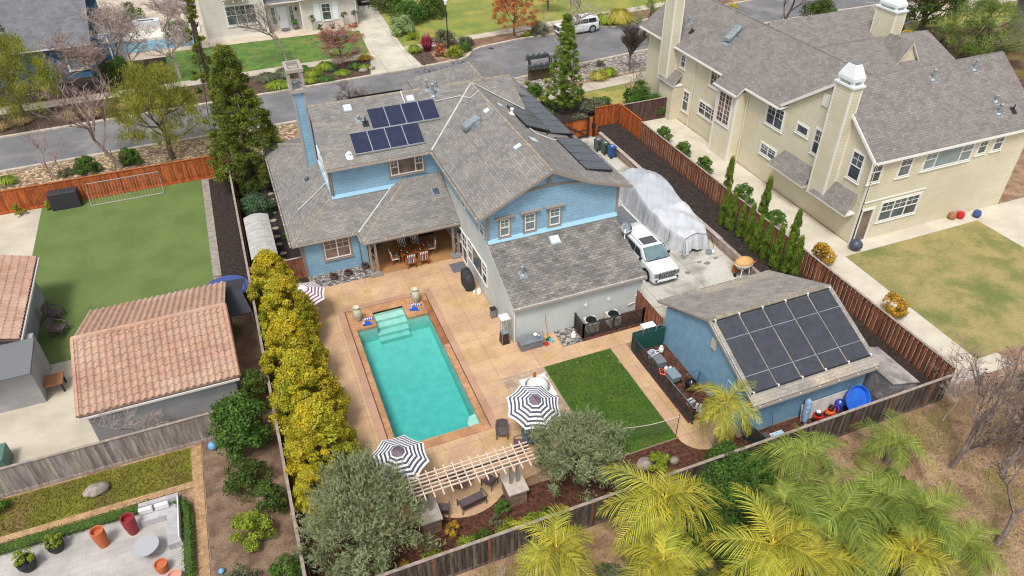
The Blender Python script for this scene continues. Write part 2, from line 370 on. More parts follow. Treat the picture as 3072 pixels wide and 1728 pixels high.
for cx, cy, rr_ in ((9.0, 33.3, .5), (9.3, 32.6, .4), (8.9, 31.6, .25), (3.0, 36.2, .3), (12.4, 26.5, .55), (15.1, 26.3, .35), (16.3, 25.2, .3), (16.2, 24.6, .4), (9.9, 30.0, .35), (4.6, 35.9, .25)):
    stn.face([(cx+rr_*rs_.uniform(.6, 1.3)*math.cos(k*.57), cy+rr_*rs_.uniform(.5, 1)*math.sin(k*.57), .0245) for k in range(11)])
stn.split('patio_stain', mat('mossy_patio_stain', lin('bf9d6c', .95), .8, lin('b39272', .95), 5, fine=.1, fsc=12)); [tag(o, kind='structure') for o in bpy.data.objects if o.name.startswith('patio_stain')]
structure('raised_bed', MB().box(27.3, 29.55, 16.4, 50.4, .001, .5), MULCHD)
# neighbour to the right
structure('neighbour_yard', rects(MB(), [(29.7, 35.1, 16.6, 51.0), (35.1, 60, 27.9, 28.95), (45.3, 60, 17, 27.9)], .012), mat('yard_concrete', lin('cbc3b2', .95), .9, lin('bcb3a2', .95), .5, fine=.05))
structure('neighbour_lawn', poly(MB(), [(33.6, 17.6), (45.3, 17.6), (45.3, 27.9), (33.9, 27.9)], .02), LAWNY)
# neighbour to the left
structure('turf_lawn', poly(MB(), [(-14.7, 36), (-4.0, 36), (-4.0, 54.5), (-14.9, 54.5)], .02), TURF)
structure('turf_edge', rects(MB(), [(-4.0, -3.5, 41, 54.4)], .04), mat('edging_stone', lin('9a9188'), .9, lin('857c73'), 3))
structure('neighbour_slab', rects(MB(), [(-40, -14.8, 47.5, 54.5), (-40, -9.95, 27.4, 36.2), (-12.4, -14.8, 36.2, 47.5)], .014), mat('slab_concrete', lin('c4bba8', .95), .9, lin('b3aa98', .95), .5, fine=.04))
structure('weedy_grass', rects(MB(), [(-40, -5.9, 24.9, 27.1)], .012), mat('olive_grass', lin('85842c', .85), .95, lin('6f6a2c', .85), .7, fine=.3, fsc=10, bump=1, bsc=20, col3=lin('8a6d4e', .85), sc3=.4))
structure('paver_terrace', rects(MB(), [(-40, -6.3, 5, 24.2)], .012), mat('grey_pavers', lin('b5b0ab', .95), .9, lin('a39e99', .95), .7, fine=.1, brick=(.6, .3, .01, .05, .8, .5)))
BRK = mat('tan_brick_edging', lin('c09c74', .9), .9, lin('a98663', .9), 3, brick=(.25, .12, .012, .12, .6, .5))
structure('brick_path', rects(MB(), [(-5.9, -5.45, 8, 27.0), (-40, -5.9, 24.6, 24.95)], .03), BRK)
structure('shade_garden', rects(MB(), [(-5.4, -1.9, 8, 27.3)], .006), mat('dry_garden_soil', lin('8c7460', .9), .95, lin('6b5546', .9), 1.2, fine=.3, fsc=15, bump=.8, bsc=15))

# ================================================================ PATIO AND POOL
PAT = mat('stamped_patio', lin('c8a680', .95), .75, lin('b9967a', .95), .6, fine=.09, fsc=6, brick=(2.35, 1.72, .018, .03, .7, 0), col3=lin('b08f62', .95), sc3=.33, bump=.15, bsc=20)
PATP = mat('porch_floor', lin('b98a57', .95), .6, lin('a5764a', .95), .5, fine=.08, col3=lin('96704c', .95), sc3=.3)
BAND = mat('pool_band', lin('b8927a', .95), .75, lin('a98168', .95), .6, fine=.07, fsc=8)
COP = mat('flagstone_coping', lin('bf8f68', .95), .75, lin('a87c58', .95), 1.2, fine=.12, fsc=8, brick=(.5, .38, .012, .09, .7, .5))
COPW = mat('wet_brown_coping', lin('8a5638', .95), .5, lin('9e6a48', .95), 1.5, fine=.1)
p = MB(); z = .02
rects(p, [(.9, 2.5, 22.8, 34.8), (8.2, 11.08, 25.8, 34.8), (8.2, 9.45, 22.8, 25.8), (.9, 11.08, 34.8, 37.3), (.9, 9.45, 19.9, 22.8),
          (11.08, 13.5, 25.8, 28.22), (13.5, 18.85, 25.8, 26.85), (15.85, 16.8, 19.9, 25.8)], z)
poly(p, arc(5.4, 20.75, 2.28, 202, 338), z); poly(p, [(.9, 19.9), (.95, 19.3), (3.3, 19.3), (3.3, 19.9)], z); poly(p, [(7.5, 19.9), (7.5, 19.3), (9.3, 19.6), (9.45, 19.9)], z)
poly(p, [(15.85, 19.9), (15.85, 18.9)]+arc(17.05, 18.95, 1.22, 182, 380)+[(16.8, 19.9)], z)
structure('patio', p, PAT)
structure('porch_floor', rects(MB(), [(5.4, 11.1, 37.3, 41.2)], .03), PATP)
p = MB(); rects(p, [(2.5, 2.9, 22.8, 34.8), (7.82, 8.2, 22.8, 34.8), (2.9, 7.82, 34.42, 34.8)], .022)
structure('pool_band', p, BAND)
structure('cover_track', rects(MB(), [(2.9, 2.96, 23, 34.42), (7.76, 7.82, 23, 34.42), (2.96, 7.76, 34.36, 34.42)], .012), mat('track_dark_metal', lin('5f4a3c'), .6))  # narrow cover track strips in one even dark brown
p = MB(); Z0, Z1 = -.1, .045
for x0, x1, y0, y1 in [(2.96, 3.25, 22.8, 33.75), (7.42, 7.76, 22.8, 29.5), (3.25, 7.42, 22.8, 23.33), (3.25, 4.4, 32.54, 33.75), (6.2, 7.42, 32.54, 33.75), (2.96, 7.76, 33.75, 34.36)]:
    p.box(x0, x1, y0, y1, Z0, Z1)
structure('pool_coping', p, COP)
structure('pool_coping', MB().box(7.42, 7.76, 29.5, 33.75, Z0, Z1-.02), COPW)
PLAS = mat('pool_plaster', lin('bfd8cc'), .6, lin('b3cdc2'), 2, fine=.03)
p = MB(); D = -1.55
def inw(a, b, z0, z1): p.face([(a[0], a[1], z0), (a[0], a[1], z1), (b[0], b[1], z1), (b[0], b[1], z0)])
ring = [(PX0, PY0), (PX1, PY0), (PX1, PY1), (AX1, PY1), (AX1, AY1), (AX0, AY1), (AX0, PY1), (PX0, PY1)]
for a, b in zip(ring, ring[1:]+ring[:1]): inw(a, b, D-.12, 0)
p.face([(PX0, PY0, D-.1), (PX1, PY0, D-.1), (PX1, PY1, D+.45), (PX0, PY1, D+.45)])
p.face([(AX0, PY1, D+.45), (AX1, PY1, D+.45), (AX1, AY1, D+.45), (AX0, AY1, D+.45)])
for y0, y1, zt in [(33.3, 33.75, -.28), (32.85, 33.3, -.46), (32.45, 32.85, -.66), (32.12, 32.45, -.86)]: p.box(AX0+.001, AX1-.001, y0, y1-.001, D+.002, zt)
p.prism([(7.449, 23.301), (7.449, 24.4), (7.1, 24.3), (6.9, 23.9), (6.85, 23.301)], 'z', D+.002, -.38)
structure('pool_basin', p, PLAS)
WAT = bpy.data.materials.new('pool_water'); WAT.use_nodes = True; nt = WAT.node_tree; N = nt.nodes; L = nt.links; N.remove(N['Principled BSDF'])
tr = N.new('ShaderNodeBsdfTransparent'); gl = N.new('ShaderNodeBsdfGlossy'); gl.inputs['Roughness'].default_value = .06
fr = N.new('ShaderNodeFresnel'); fr.inputs[0].default_value = 1.33; mx = N.new('ShaderNodeMixShader'); bp = N.new('ShaderNodeBump'); nz = N.new('ShaderNodeTexNoise')
tc = N.new('ShaderNodeTexCoord'); L.new(tc.outputs['Object'], nz.inputs[0]); nz.inputs['Scale'].default_value = 5; nz.inputs['Detail'].default_value = 4
bp.inputs['Strength'].default_value = .25; bp.inputs['Distance'].default_value = .03; L.new(nz.outputs[0], bp.inputs['Height']); L.new(bp.outputs[0], gl.inputs['Normal']); L.new(bp.outputs[0], fr.inputs['Normal'])
L.new(fr.outputs[0], mx.inputs[0]); L.new(tr.outputs[0], mx.inputs[1]); L.new(gl.outputs[0], mx.inputs[2]); L.new(mx.outputs[0], N['Material Output'].inputs['Surface'])
va = N.new('ShaderNodeVolumeAbsorption'); va.inputs['Color'].default_value = (.08, .79, .80, 1); va.inputs['Density'].default_value = .64
L.new(va.outputs[0], N['Material Output'].inputs['Volume'])
p = MB(); e = .004   # the body of water reaches just behind the plaster
p.prism([(PX0-e, PY0-e), (PX1+e, PY0-e), (PX1+e, PY1+e), (AX1+e, PY1+e), (AX1+e, AY1+e), (AX0-e, AY1+e), (AX0-e, PY1+e), (PX0-e, PY1+e)], 'z', D-.16, -.1)
structure('pool_water', p, WAT)
structure('pool_fitting', MB().lathe([(.17, D-.1), (.17, D-.04), (.1, D-.03)], (6.2, 23.75, 0), 16).lathe([(.13, D-.1), (.13, D-.04), (.08, D-.03)], (5.35, 23.6, 0), 16), mat('drain_cover', lin('c9e8e6'), .4))
# lawn, pavers, gravel
def blades(name, x0, x1, y0, y1, n, h, m, z=.02, lean=.5, w_=.02):
    P = np.column_stack([rng.uniform(x0, x1, n), rng.uniform(y0, y1, n), np.full(n, z)])
    a = rng.uniform(0, 2*np.pi, n); l = rng.uniform(.5, 1, n)*h; T = P+np.column_stack([np.cos(a)*lean*l, np.sin(a)*lean*l, l])
    s = np.column_stack([-np.sin(a), np.cos(a), np.zeros(n)])*w_
    return quads(name, np.stack([P-s, P+s, T+s*.3, T-s*.3], 1), m, rng.uniform(.75, 1.3, n))
def quads(name, Q, m, tint=None, parent=None, smooth=False):
    """Q (n,4,3) -> one mesh of loose quads; tint (n,) or (n,3)"""
    n = len(Q); me = bpy.data.meshes.new(name); me.vertices.add(n*4); me.vertices.foreach_set('co', Q.reshape(-1).astype(np.float32))
    me.loops.add(n*4); me.loops.foreach_set('vertex_index', np.arange(n*4, dtype=np.int32)); me.polygons.add(n)
    me.polygons.foreach_set('loop_start', np.arange(0, n*4, 4, dtype=np.int32)); me.polygons.foreach_set('loop_total', np.full(n, 4, dtype=np.int32)); me.update()
    me.materials.append(m); a = me.attributes.new('tint', 'FLOAT_COLOR', 'FACE'); c = np.ones((n, 4), np.float32)
    if tint is not None: c[:, :3] = tint[:, None] if tint.ndim == 1 else tint
    a.data.foreach_set('color', c.reshape(-1)); o = bpy.data.objects.new(name, me); COL.objects.link(o); o.parent = parent; return o
structure('lawn', rects(MB(), [(11.87, 15.83, 18.93, 25.78)], .012), LAWN)
tag(blades('lawn_grass', 11.9, 15.8, 18.95, 25.76, 42000, .055, leafmat('grass_blade', lin('678a38', .95), lin('527430', .95), 1.0)), kind='stuff')
structure('lawn_edging', MB().box(11.83, 15.87, 18.87, 18.91, 0, .05).box(11.83, 11.865, 18.91, 25.78, 0, .03), mat('edging_board', lin('8d7a6a'), .8))
structure('paver_bed', poly(MB(), [(9.45, 19.6), (11.2, 20.6), (11.83, 21.6), (11.83, 25.8), (9.45, 25.8)], .018), mat('concrete_pavers', lin('bba68c', .95), .9, lin('a48c78', .95), 2, fine=.1, brick=(.32, .22, .012, .13, .65, .5), col3=lin('b9918a', .95), sc3=1.2))
structure('gravel_strip', rects(MB(), [(1.5, 5.4, 37.3, 38.74), (13.5, 14.7, 26.9, 28.22)], .028), PEB)
structure('mulch_strip', rects(MB(), [(16.8, 18.78, 19.5, 25.0), (14.7, 18.85, 26.85, 28.22)], .024), MULCH)
# ================================================================ BUILDINGS
def window(par, ax, pos, a0, a1, z0, z1, sgn, glass=None, style='sash', frame=None, trim=None, tw=.1, proud=.05, grid=(2, 2), name='window'):
    """ax 'x': wall in plane x=pos, a=y range; ax 'y': wall in plane y=pos, a=x range; sgn = outward direction"""
    frame = frame or WTRIM; glass = glass or GLASS; a0, a1 = min(a0, a1), max(a0, a1)
    f = MB(); fw_ = .055
    def bx(mb, u0, u1, w0, w1, d0, d1, m=0):
        p0, p1 = pos+sgn*d0, pos+sgn*d1
        if ax == 'x': mb.box(min(p0, p1), max(p0, p1), u0, u1, w0, w1, m)
        else: mb.box(u0, u1, min(p0, p1), max(p0, p1), w0, w1, m)
    for u0, u1, w0, w1 in ((a0, a0+fw_, z0, z1), (a1-fw_, a1, z0, z1), (a0+fw_, a1-fw_, z0, z0+fw_), (a0+fw_, a1-fw_, z1-fw_, z1)): bx(f, u0, u1, w0, w1, .004, .07)
    zm = (z0+z1)/2; am = (a0+a1)/2; mu = .022
    cols = {'sash': [(a0, a1)], 'slider': [(a0, am), (am, a1)], 'triple': [(a0, a0+(a1-a0)*.24), (a0+(a1-a0)*.24, a1-(a1-a0)*.24), (a1-(a1-a0)*.24, a1)],
            'two': [(a0, am), (am, a1)], 'three': [(a0, a0+(a1-a0)/3), (a0+(a1-a0)/3, a0+(a1-a0)*2/3), (a0+(a1-a0)*2/3, a1)], 'plain': [(a0, a1)], 'grid2': [(a0, am), (am, a1)]}[style]
    for i, (c0, c1) in enumerate(cols):
        if i: bx(f, c0-.035, c0+.035, z0+fw_, z1-fw_, .004, .068)
        if style == 'plain': continue
        big = style == 'triple' and i == 1
        if big: continue
        if style == 'grid2':
            n = max(3, round((z1-z0)/.42)); bx(f, (c0+c1)/2-mu/2, (c0+c1)/2+mu/2, z0+fw_, z1-fw_, .004, .04)
            for k in range(1, n): bx(f, c0+.03, c1-.03, z0+(z1-z0)*k/n-mu/2, z0+(z1-z0)*k/n+mu/2, .004, .039)
            continue
        if style in ('sash', 'three', 'triple'): bx(f, c0+.03, c1-.03, zm-.025, zm+.025, .004, .06); zt0 = zm
        else: zt0 = z0+(z1-z0)*.5; bx(f, c0+.03, c1-.03, zt0-mu/2, zt0+mu/2, .004, .04)
        bx(f, (c0+c1)/2-mu/2, (c0+c1)/2+mu/2, zt0, z1-fw_, .004, .04)
        bx(f, c0+.03, c1-.03, (zt0+z1)/2-mu/2, (zt0+z1)/2+mu/2, .004, .0385)
    mats = [frame]
    if trim:
        mats.append(trim)
        for u0, u1, w0, w1 in ((a0-tw, a0-.002, z0-tw, z1+tw), (a1+.002, a1+tw, z0-tw, z1+tw), (a0-.002, a1+.002, z0-tw, z0-.002), (a0-.002, a1+.002, z1+.002, z1+tw)): bx(f, u0, u1, w0, w1, .003, proud, 1)
        bx(f, a0-tw-.04, a1+tw+.04, z0-tw-.035, z0-tw, .003, proud+.035, 1)
    o = f.build(name, mats, par); p = MB(); bx(p, a0+.02, a1-.02, z0+.02, z1-.02, .002, .02); p.build('pane', glass, o); return o
def gutter(par, a, b, z, out, m=None):
    """gutter along an eave from a to b (xy), out = outward xy unit"""
    a = Vector(a); b = Vector(b); o = Vector(out); g = MB(); d = (b-a); L_ = d.length; d.normalize()
    c = (a+b)/2+o*.05; rz = math.atan2(d.y, d.x)
    g.obox((c.x, c.y, z-.09), (L_, .03, .1), rz); c2 = c+o*.065; g.obox((c2.x, c2.y, z-.085), (L_, .012, .11), rz)
    c3 = c+o*.033; g.obox((c3.x, c3.y, z-.115), (L_, .05, .02), rz)
    n = int(L_/1.2)
    for i in range(n+1):
        q = a+d*(.3+i*(L_-.6)/max(n, 1))+o*.08; g.obox((q.x, q.y, z-.02), (.025, .1, .012), rz, 1)
    return g.build('gutter', [m or GUT, WHITE], par)
def on_plane(p0, n):
    n = Vector(n); p0 = Vector(p0); return lambda x, y: p0.z-(n.x*(x-p0.x)+n.y*(y-p0.y))/n.z
def roof_item(zf, x0, x1, y0, y1, h0, h1, mb, m=0):
    """box lying on a roof plane zf(x,y), from h0 to h1 above it"""
    P = [(x0, y0), (x1, y0), (x1, y1), (x0, y1)]; mb.slab([(x, y, zf(x, y)+h1) for x, y in P], h1-h0, m); return mb

# ---------------------------------------------------------------- the blue main house
H = thing('house', 'large two-storey blue shingled house with white stucco wing and grey-tan roofs beside the pool', 'house', (9, 40, 0))
eS = lambda x, y: 6.17+.475*(y-40.5)
eW = lambda x, y: 6.17+.488*(x-10.5)
eE = lambda x, y: 8.26-.488*(x-14.78)
loS = lambda x, y: 2.7+.51*(y-38.45)
loW = lambda x, y: 2.7+.42*(x-.93)
poS = lambda x, y: 2.7+.5*(y-37.2)
lt = lambda x, y: 2.5+.44*(y-28.1)
# walls
w = MB(); w.box(1.49, 5.4, 38.75, 52.4, 0, 2.68); w.box(5.4, 11.11, 41.2, 52.4, 0, 2.68)
w.build('lower_wall', BLUE, H)
w = MB(); w.box(4.08, 17.55, 40.9, 49.3, 2.69, 6.16)
w.prism([(40.9, 6.16), (49.3, 6.16), (45.1, 8.2)], 'x', 4.08, 17.55); w.build('upper_wall', BLUE, H)
w = MB(); w.prism([(28.24, 0), (50, 0), (50, 4.16), (32.1, 4.16), (28.24, 2.45)], 'x', 11.11, 19.05); w.build('stucco_wall', WHT, H)
w = MB(); w.prism([(11.12, 4.165), (19.24, 4.165), (19.24, 6.2), (17.2, 6.95), (14.78, 8.13), (11.12, 6.35)], 'y', 32.1, 44.9)
w.box(17.6, 19.24, 44.9, 49.3, 4.165, 6.1); w.box(12.4, 19.0, 49.3, 50.9, 0, 6.1); w.build('gable_wall', BLUE, H)
# corner boards, rakes, bands
t = MB()
t.box(4.05, 4.19, 40.87, 41.0, 3.98, 6.12).box(3.99, 4.075, 40.87, 41.0, 4.0, 6.12)
t.box(11.09, 11.22, 32.06, 32.095, 4.2, 6.33).box(19.12, 19.26, 32.06, 32.095, 4.2, 6.12).box(1.46, 1.6, 38.71, 38.745, 0, 2.6)
for a, b in (((12.2, 6.88), (14.7, 7.1)), ((14.86, 7.1), (17.0, 6.9))):
    t.prism([(a[0], a[1]), (b[0], b[1]), (b[0], b[1]+.13), (a[0], a[1]+.13)], 'y', 32.04, 32.095)
t.box(14.7, 14.86, 32.04, 32.096, 7.1, 8.05)
t.split('corner_trim', TRIM, H)
FL = mat('pale_blue_flashing', lin('93bdd2'), .6)
t = MB(); t.prism([(40.76, 3.93), (40.9, 4.0), (40.9, 4.14), (40.88, 4.14)], 'x', 4.0, 11.1)
t.box(3.99, 4.079, 41.01, 49, 4.0, 4.16)
t.prism([(31.93, 4.22), (32.1, 4.28), (32.1, 4.42), (32.08, 4.42)], 'x', 11.1, 19.2); t.split('flashing', FL, H)
# roofs
r = MB()
r.slab([(3.9, 40.45, eS(0, 40.45)), (17.62, 40.45, eS(0, 40.45)), (17.62, 45.1, eS(0, 45.1)), (3.9, 45.1, eS(0, 45.1))], .14, 0, 1)
r.slab([(3.9, 45.1, 8.355), (17.62, 45.1, 8.355), (17.62, 49.8, 6.12), (3.9, 49.8, 6.12)], .14, 0, 1)
r.build('main_roof', [SH1, TRIM], H)
r = MB(); xb, zb = 17.05, 7.15
r.slab([(10.5, 31.6, 6.17), (14.78, 31.6, 8.259), (14.78, 45.0, 8.259), (10.5, 45.0, 6.17)], .16, 0, 1)
r.slab([(14.78, 31.6, 8.259), (xb, 31.6, zb), (xb, 45.0, zb), (14.78, 45.0, 8.259)], .16, 0, 1)
r.slab([(xb, 31.6, zb), (19.75, 31.6, 6.3), (19.75, 37.5, 6.3), (xb, 37.5, zb)], .16, 0, 1)
r.slab([(xb, 37.5, zb), (19.4, 37.5, 6.41), (19.4, 49.6, 6.41), (xb, 49.6, zb)], .16, 0, 1)
r.build('gable_roof', [SH1, TRIM], H)
r = MB(); r.slab([(15.6, 44.9, 8.42), (15.7, 48.3, 8.42), (11.9, 51.7, 6.5), (11.9, 44.9, 6.5)][::-1], .14, 0, 1)
r.slab([(15.6, 44.9, 8.42), (19.3, 44.9, 6.55), (19.4, 51.7, 6.5), (15.7, 48.3, 8.42)], .14, 0, 1)
r.slab([(15.7, 48.3, 8.42), (19.4, 51.7, 6.5), (11.9, 51.7, 6.5)], .14, 0, 1); r.build('street_gable_roof', [SH1, TRIM], H)
r = MB()
r.slab([(.93, 38.45, 2.7), (4.95, 38.45, 2.7), (7.75, 41.0, 4.0), (4.08, 41.0, 4.02)], .12, 0, 1)
r.slab([(.93, 53.1, 2.7), (.93, 38.45, 2.7), (4.08, 41.0, 4.02), (4.08, 48.9, 4.02)], .12, 0, 1)
r.slab([(9.0, 53.1, 2.7), (.93, 53.1, 2.7), (4.08, 48.9, 4.02), (9.0, 48.9, 4.02)], .12, 0, 1)
r.build('lower_roof', [SH1, TRIM], H)
r = MB()
r.slab([(4.95, 37.2, 2.7), (11.08, 37.2, 2.7), (11.08, 40.7, 4.45), (8.79, 40.7, 4.45)], .12, 0, 1)
r.slab([(4.95, 38.3, 2.7), (4.95, 37.2, 2.7), (8.79, 40.7, 4.45), (8.79, 41.0, 4.45), (7.9, 41.0, 4.05)], .12, 0, 1)
r.build('porch_roof', [SH1, TRIM], H)
r = MB(); r.slab([(11.06, 28.1, 2.5), (19.1, 28.1, 2.5), (19.1, 32.1, lt(0, 32.1)), (11.06, 32.1, lt(0, 32.1))], .12, 0, 1)
r.build('lean_to_roof', [mat('shingle_grey', lin('858079', K), .95, lin('6f6b68', K), 1.2, fine=.16, fsc=9, brick=(.34, .16, .014, .26, .52, .5), bump=.3, bsc=60), WTRIM], H)
# hip and ridge caps
RC = mat('ridge_cap_shingle', lin('b3a795', K), .95, lin('9a8f82', K), 3, fine=.15, fsc=12)
c = MB()
def cap(mb, a, b, w_=.14):
    a = Vector(a); b = Vector(b); n = max(2, int((b-a).length/.22))
    for i in range(n):
        p = a.lerp(b, i/n); q = a.lerp(b, (i+1)/n); k = random.uniform(.85, 1.1); mb.tube([p, q], [w_, w_*.92], 5, 0, True, (k, k, k*.97))
for a, b in (((.97, 38.5, 2.62), (4.08, 41, 3.96)), ((.97, 53.05, 2.62), (4.0, 49.0, 3.95)), ((4.99, 37.24, 2.62), (8.79, 40.7, 4.38)), ((3.92, 45.1, 8.28), (17.6, 45.1, 8.28)),
             ((14.78, 31.62, 8.18), (14.78, 44.9, 8.18)), ((15.6, 45, 8.35), (15.7, 48.3, 8.35)), ((15.7, 48.3, 8.35), (19.3, 51.6, 6.43))): c = MB(); cap(c, a, b, .13); c.build('ridge_cap', mat('ridge_cap_tan', lin('9d9384', K), .95, lin('8b8276', K), 3, fine=.12, fsc=12, tint=True), H)
# valleys
v = MB(); VAL = mat('valley_metal', lin('b9bab4'), .5, lin('a6a79f'), 2)
def strip3(mb, a, b, wd, h=.03):
    a = Vector(a); b = Vector(b); d = (b-a).normalized(); s_ = Vector((d.y, -d.x, 0)).normalized()*wd/2; u = Vector((0, 0, h))
    mb.face([a-s_+u, a+s_+u, b+s_+u, b-s_+u] if (b-a).cross(s_).z < 0 else [a+s_+u, a-s_+u, b-s_+u, b+s_+u])
strip3(v, (10.5, 40.45, 6.17), (14.75, 44.93, 8.25), .12, .04); strip3(v, (14.8, 44.93, 8.27), (19.0, 40.6, 6.32), .12, .04); strip3(v, (4.95, 38.33, 2.68), (7.95, 41, 4.03), .12, .05)
v.split('valley_flashing', VAL, H)
gutter(H, (3.9, 40.45), (10.45, 40.45), 6.15, (0, -1)); gutter(H, (10.5, 31.6), (10.5, 40.4), 6.16, (-1, 0)); gutter(H, (.93, 38.45), (4.9, 38.45), 2.7, (0, -1))
gutter(H, (4.95, 37.2), (11.06, 37.2), 2.7, (0, -1)); gutter(H, (.93, 38.45), (.93, 53.1), 2.7, (-1, 0)); gutter(H, (11.06, 28.1), (19.1, 28.1), 2.5, (0, -1))
gutter(H, (19.75, 31.6), (19.75, 37.5), 6.3, (1, 0)); gutter(H, (19.4, 37.55), (19.4, 49.6), 6.41, (1, 0)); gutter(H, (4.95, 37.25), (4.95, 38.3), 2.7, (-1, 0))
for x, y, z0, z1, m in ((11.16, 28.2, 0, 2.4, WTRIM), (19.0, 28.2, 0, 2.4, WTRIM), (4.12, 40.82, 4.1, 6.1, TRIM), (1.45, 38.7, 0, 2.6, TRIM), (4.9, 38.7, .1, 2.6, BLUES)):
    MB().tube([(x, y, z0), (x, y, z1)], .04, 6).build('downspout', m, H)
# windows
window(H, 'y', 40.9, 7.85, 10.0, 4.72, 5.86, -1, GLASSB, 'triple', trim=TRIM)
window(H, 'y', 38.75, 2.78, 4.36, 1.02, 2.42, -1, GLASSB, 'slider', trim=TRIM)
for x0, x1 in ((11.85, 12.41), (13.34, 13.97), (14.86, 15.5)):
    o = window(H, 'y', 32.1, x0, x1, 4.5, 5.6, -1, GLASSL, 'sash', trim=TRIM, tw=.09)
    MB().box(x0-.28, x1+.28, 31.9, 32.09, 5.72, 5.8).build('window_hood', TRIM, o)
window(H, 'x', 11.11, 35.85, 36.65, 4.3, 4.98, -1, GLASS, 'sash'); window(H, 'x', 11.11, 32.55, 33.35, 4.25, 5.05, -1, GLASS, 'sash')
window(H, 'x', 11.11, 32.3, 35.75, .95, 2.45, -1, GLASS, 'triple'); 
o = window(H, 'x', 11.11, 35.95, 38.7, .06, 2.3, -1, GLASS, 'three', name='patio_door')
window(H, 'x', 4.08, 41.6, 43.3, 4.5, 5.7, -1, GLASS, 'slider'); window(H, 'x', 4.08, 44.0, 45.2, 4.4, 5.6, -1, GLASS, 'sash')
window(H, 'y', 41.2, 9.0, 10.4, .05, 2.1, -1, GLASSL, 'plain', frame=WTRIM, name='porch_door')
# porch posts on stone-coloured plinths
for x in (5.5, 10.8):
    p = MB()
    for dx in (-.17, .17): p.box(x+dx-.07, x+dx+.07, 37.33, 37.47, .26, 2.58)
    for k in range(3): p.obox((x, 37.4, .6+.62*k+.3), (.05, .05, .62), 0, 0, None, Matrix.Rotation((-.5 if k % 2 else .5), 3, 'Y'))
    q = p.build('porch_post', TRIM, H); MB().box(x-.36, x+.36, 37.12, 37.68, .02, .18).box(x-.28, x+.28, 37.2, 37.6, .18, .26).build('plinth', mat('plinth_grey', lin('8f8a85'), .8), q)
MB().box(5.2, 11.0, 37.28, 37.42, 2.35, 2.56).build('porch_beam', TRIM, H)
# chimney
c = MB(); c.box(3.28, 3.98, 46.0, 47.3, 2.9, 8.95); ch = c.build('chimney', BLUE, H)
c = MB()
for x in (3.25, 3.9): c.box(x, x+.11, 45.955, 45.995, 3.6, 8.95)
c.box(3.235, 3.275, 45.96, 46.1, 3.5, 8.95)
c.box(3.14, 4.12, 45.85, 47.45, 8.95, 9.15)
for x in (3.2, 4.0):
    for y in (45.93, 47.32): c.obox((x+.03, y, 9.75), (.14, .14, 1.2))
for x, x2, y, y2 in ((3.1, 4.16, 45.8, 45.98), (3.1, 4.16, 47.32, 47.5), (3.1, 3.28, 45.98, 47.32), (3.98, 4.16, 45.98, 47.32)): c.box(x, x2, y, y2, 10.3, 10.5)
for y in (46.4, 46.85): c.obox((3.63, y, 10.4), (.72, .05, .06))
c.split('chimney_crown', mat('crown_taupe', lin('a59a92'), .7), ch)
MB().lathe([(.16, 9.15), (.16, 9.55), (.3, 9.57), (.3, 9.62), (.05, 9.7)], (3.5, 46.3, 0), 16).lathe([(.12, 9.15), (.12, 9.4), (.22, 9.42), (.04, 9.5)], (3.8, 46.9, 0), 14).split('flue', GALV, ch)
# solar panels: two rows of four on the south roof
for i in range(4):
    for (x0, y0) in ((7.39, 42.53), (5.87, 41.0)):
        a = x0+i*1.108; q = roof_item(eS, a+.01, a+1.098, y0, y0+1.5, .1, .14, MB()).build('solar_panel', PV, H)
        f = MB(); e = .012
        for u0, u1, v0, v1 in ((a, a+.03, y0-.01, y0+1.51), (a+1.078, a+1.108, y0-.01, y0+1.51), (a+.03, a+1.078, y0-.01, y0+.03), (a+.03, a+1.078, y0+1.48, y0+1.51)): roof_item(eS, u0, u1, v0, v1, .06, .146, f)
        f.build('panel_frame', ALU, q)
def epanel(x0, x1, y0, y1):
    zf = lambda x, y: eE(x, y) if x < xb else zb-.315*(x-xb)
    zt = lambda x, y: (eE(x0, 0)+.14)+((zf(x1, 0)+.16)-(eE(x0, 0)+.14))*(x-x0)/(x1-x0)
    q = roof_item(zt, x0, x1, y0+.01, y1-.01, 0, .04, MB()).build('solar_panel', PVG, H)
    f = MB()
    for u0, u1, v0, v1 in ((x0-.03, x0, y0, y1), (x1, x1+.03, y0, y1), (x0, x1, y0-.008, y0+.008), (x0, x1, y1-.008, y1+.008)): roof_item(zt, u0, u1, v0, v1, -.06, .045, f)
    f.build('panel_frame', BLK, q)
for k in range(4): epanel(17.62, 19.3, 33.15+k*1.1, 34.25+k*1.1)
for k in range(3): epanel(16.05, 17.62, 38.3+k*1.1, 39.4+k*1.1)
for k in range(8): epanel(17.66, 19.25, 38.3+k*1.05, 39.35+k*1.05)
for k in range(5):
    roof_item(lambda x, y: 8.355-.475*(y-45.1), 6.6+k*.7, 7.28+k*.7, 45.16, 46.6, .1, .16, MB()).build('solar_panel', BLK, H)
# skylights, tubes, vents
def skyl(zf, x, y, sx, sy, h=.14, m=SKYDOME, name='skylight'):
    q = roof_item(zf, x-sx/2, x+sx/2, y-sy/2, y+sy/2, 0, h*.5, MB()).build(name, GALV, H)
    roof_item(zf, x-sx/2+.06, x+sx/2-.06, y-sy/2+.06, y+sy/2-.06, h*.5, h, MB()).build('dome', m, q, bevel=.03); return q
skyl(eS, 6.3, 44.45, .58, .55, .1); skyl(eS, 10.4, 44.42, .58, .5, .1); skyl(lt, 14.9, 31.35, .66, .55, .1); skyl(loW, 3.0, 44.6, .42, .55, .08, GLASS); skyl(poS, 10.3, 39.4, .5, .5, .1, GLASS)
skyl(eW, 14.3, 40.7, .42, .5, .1); skyl(eW, 14.25, 35.4, .5, .42, .1); skyl(eE, 15.55, 41.6, .4, .5, .06); skyl(eE, 15.6, 36.2, .5, .6, .06)
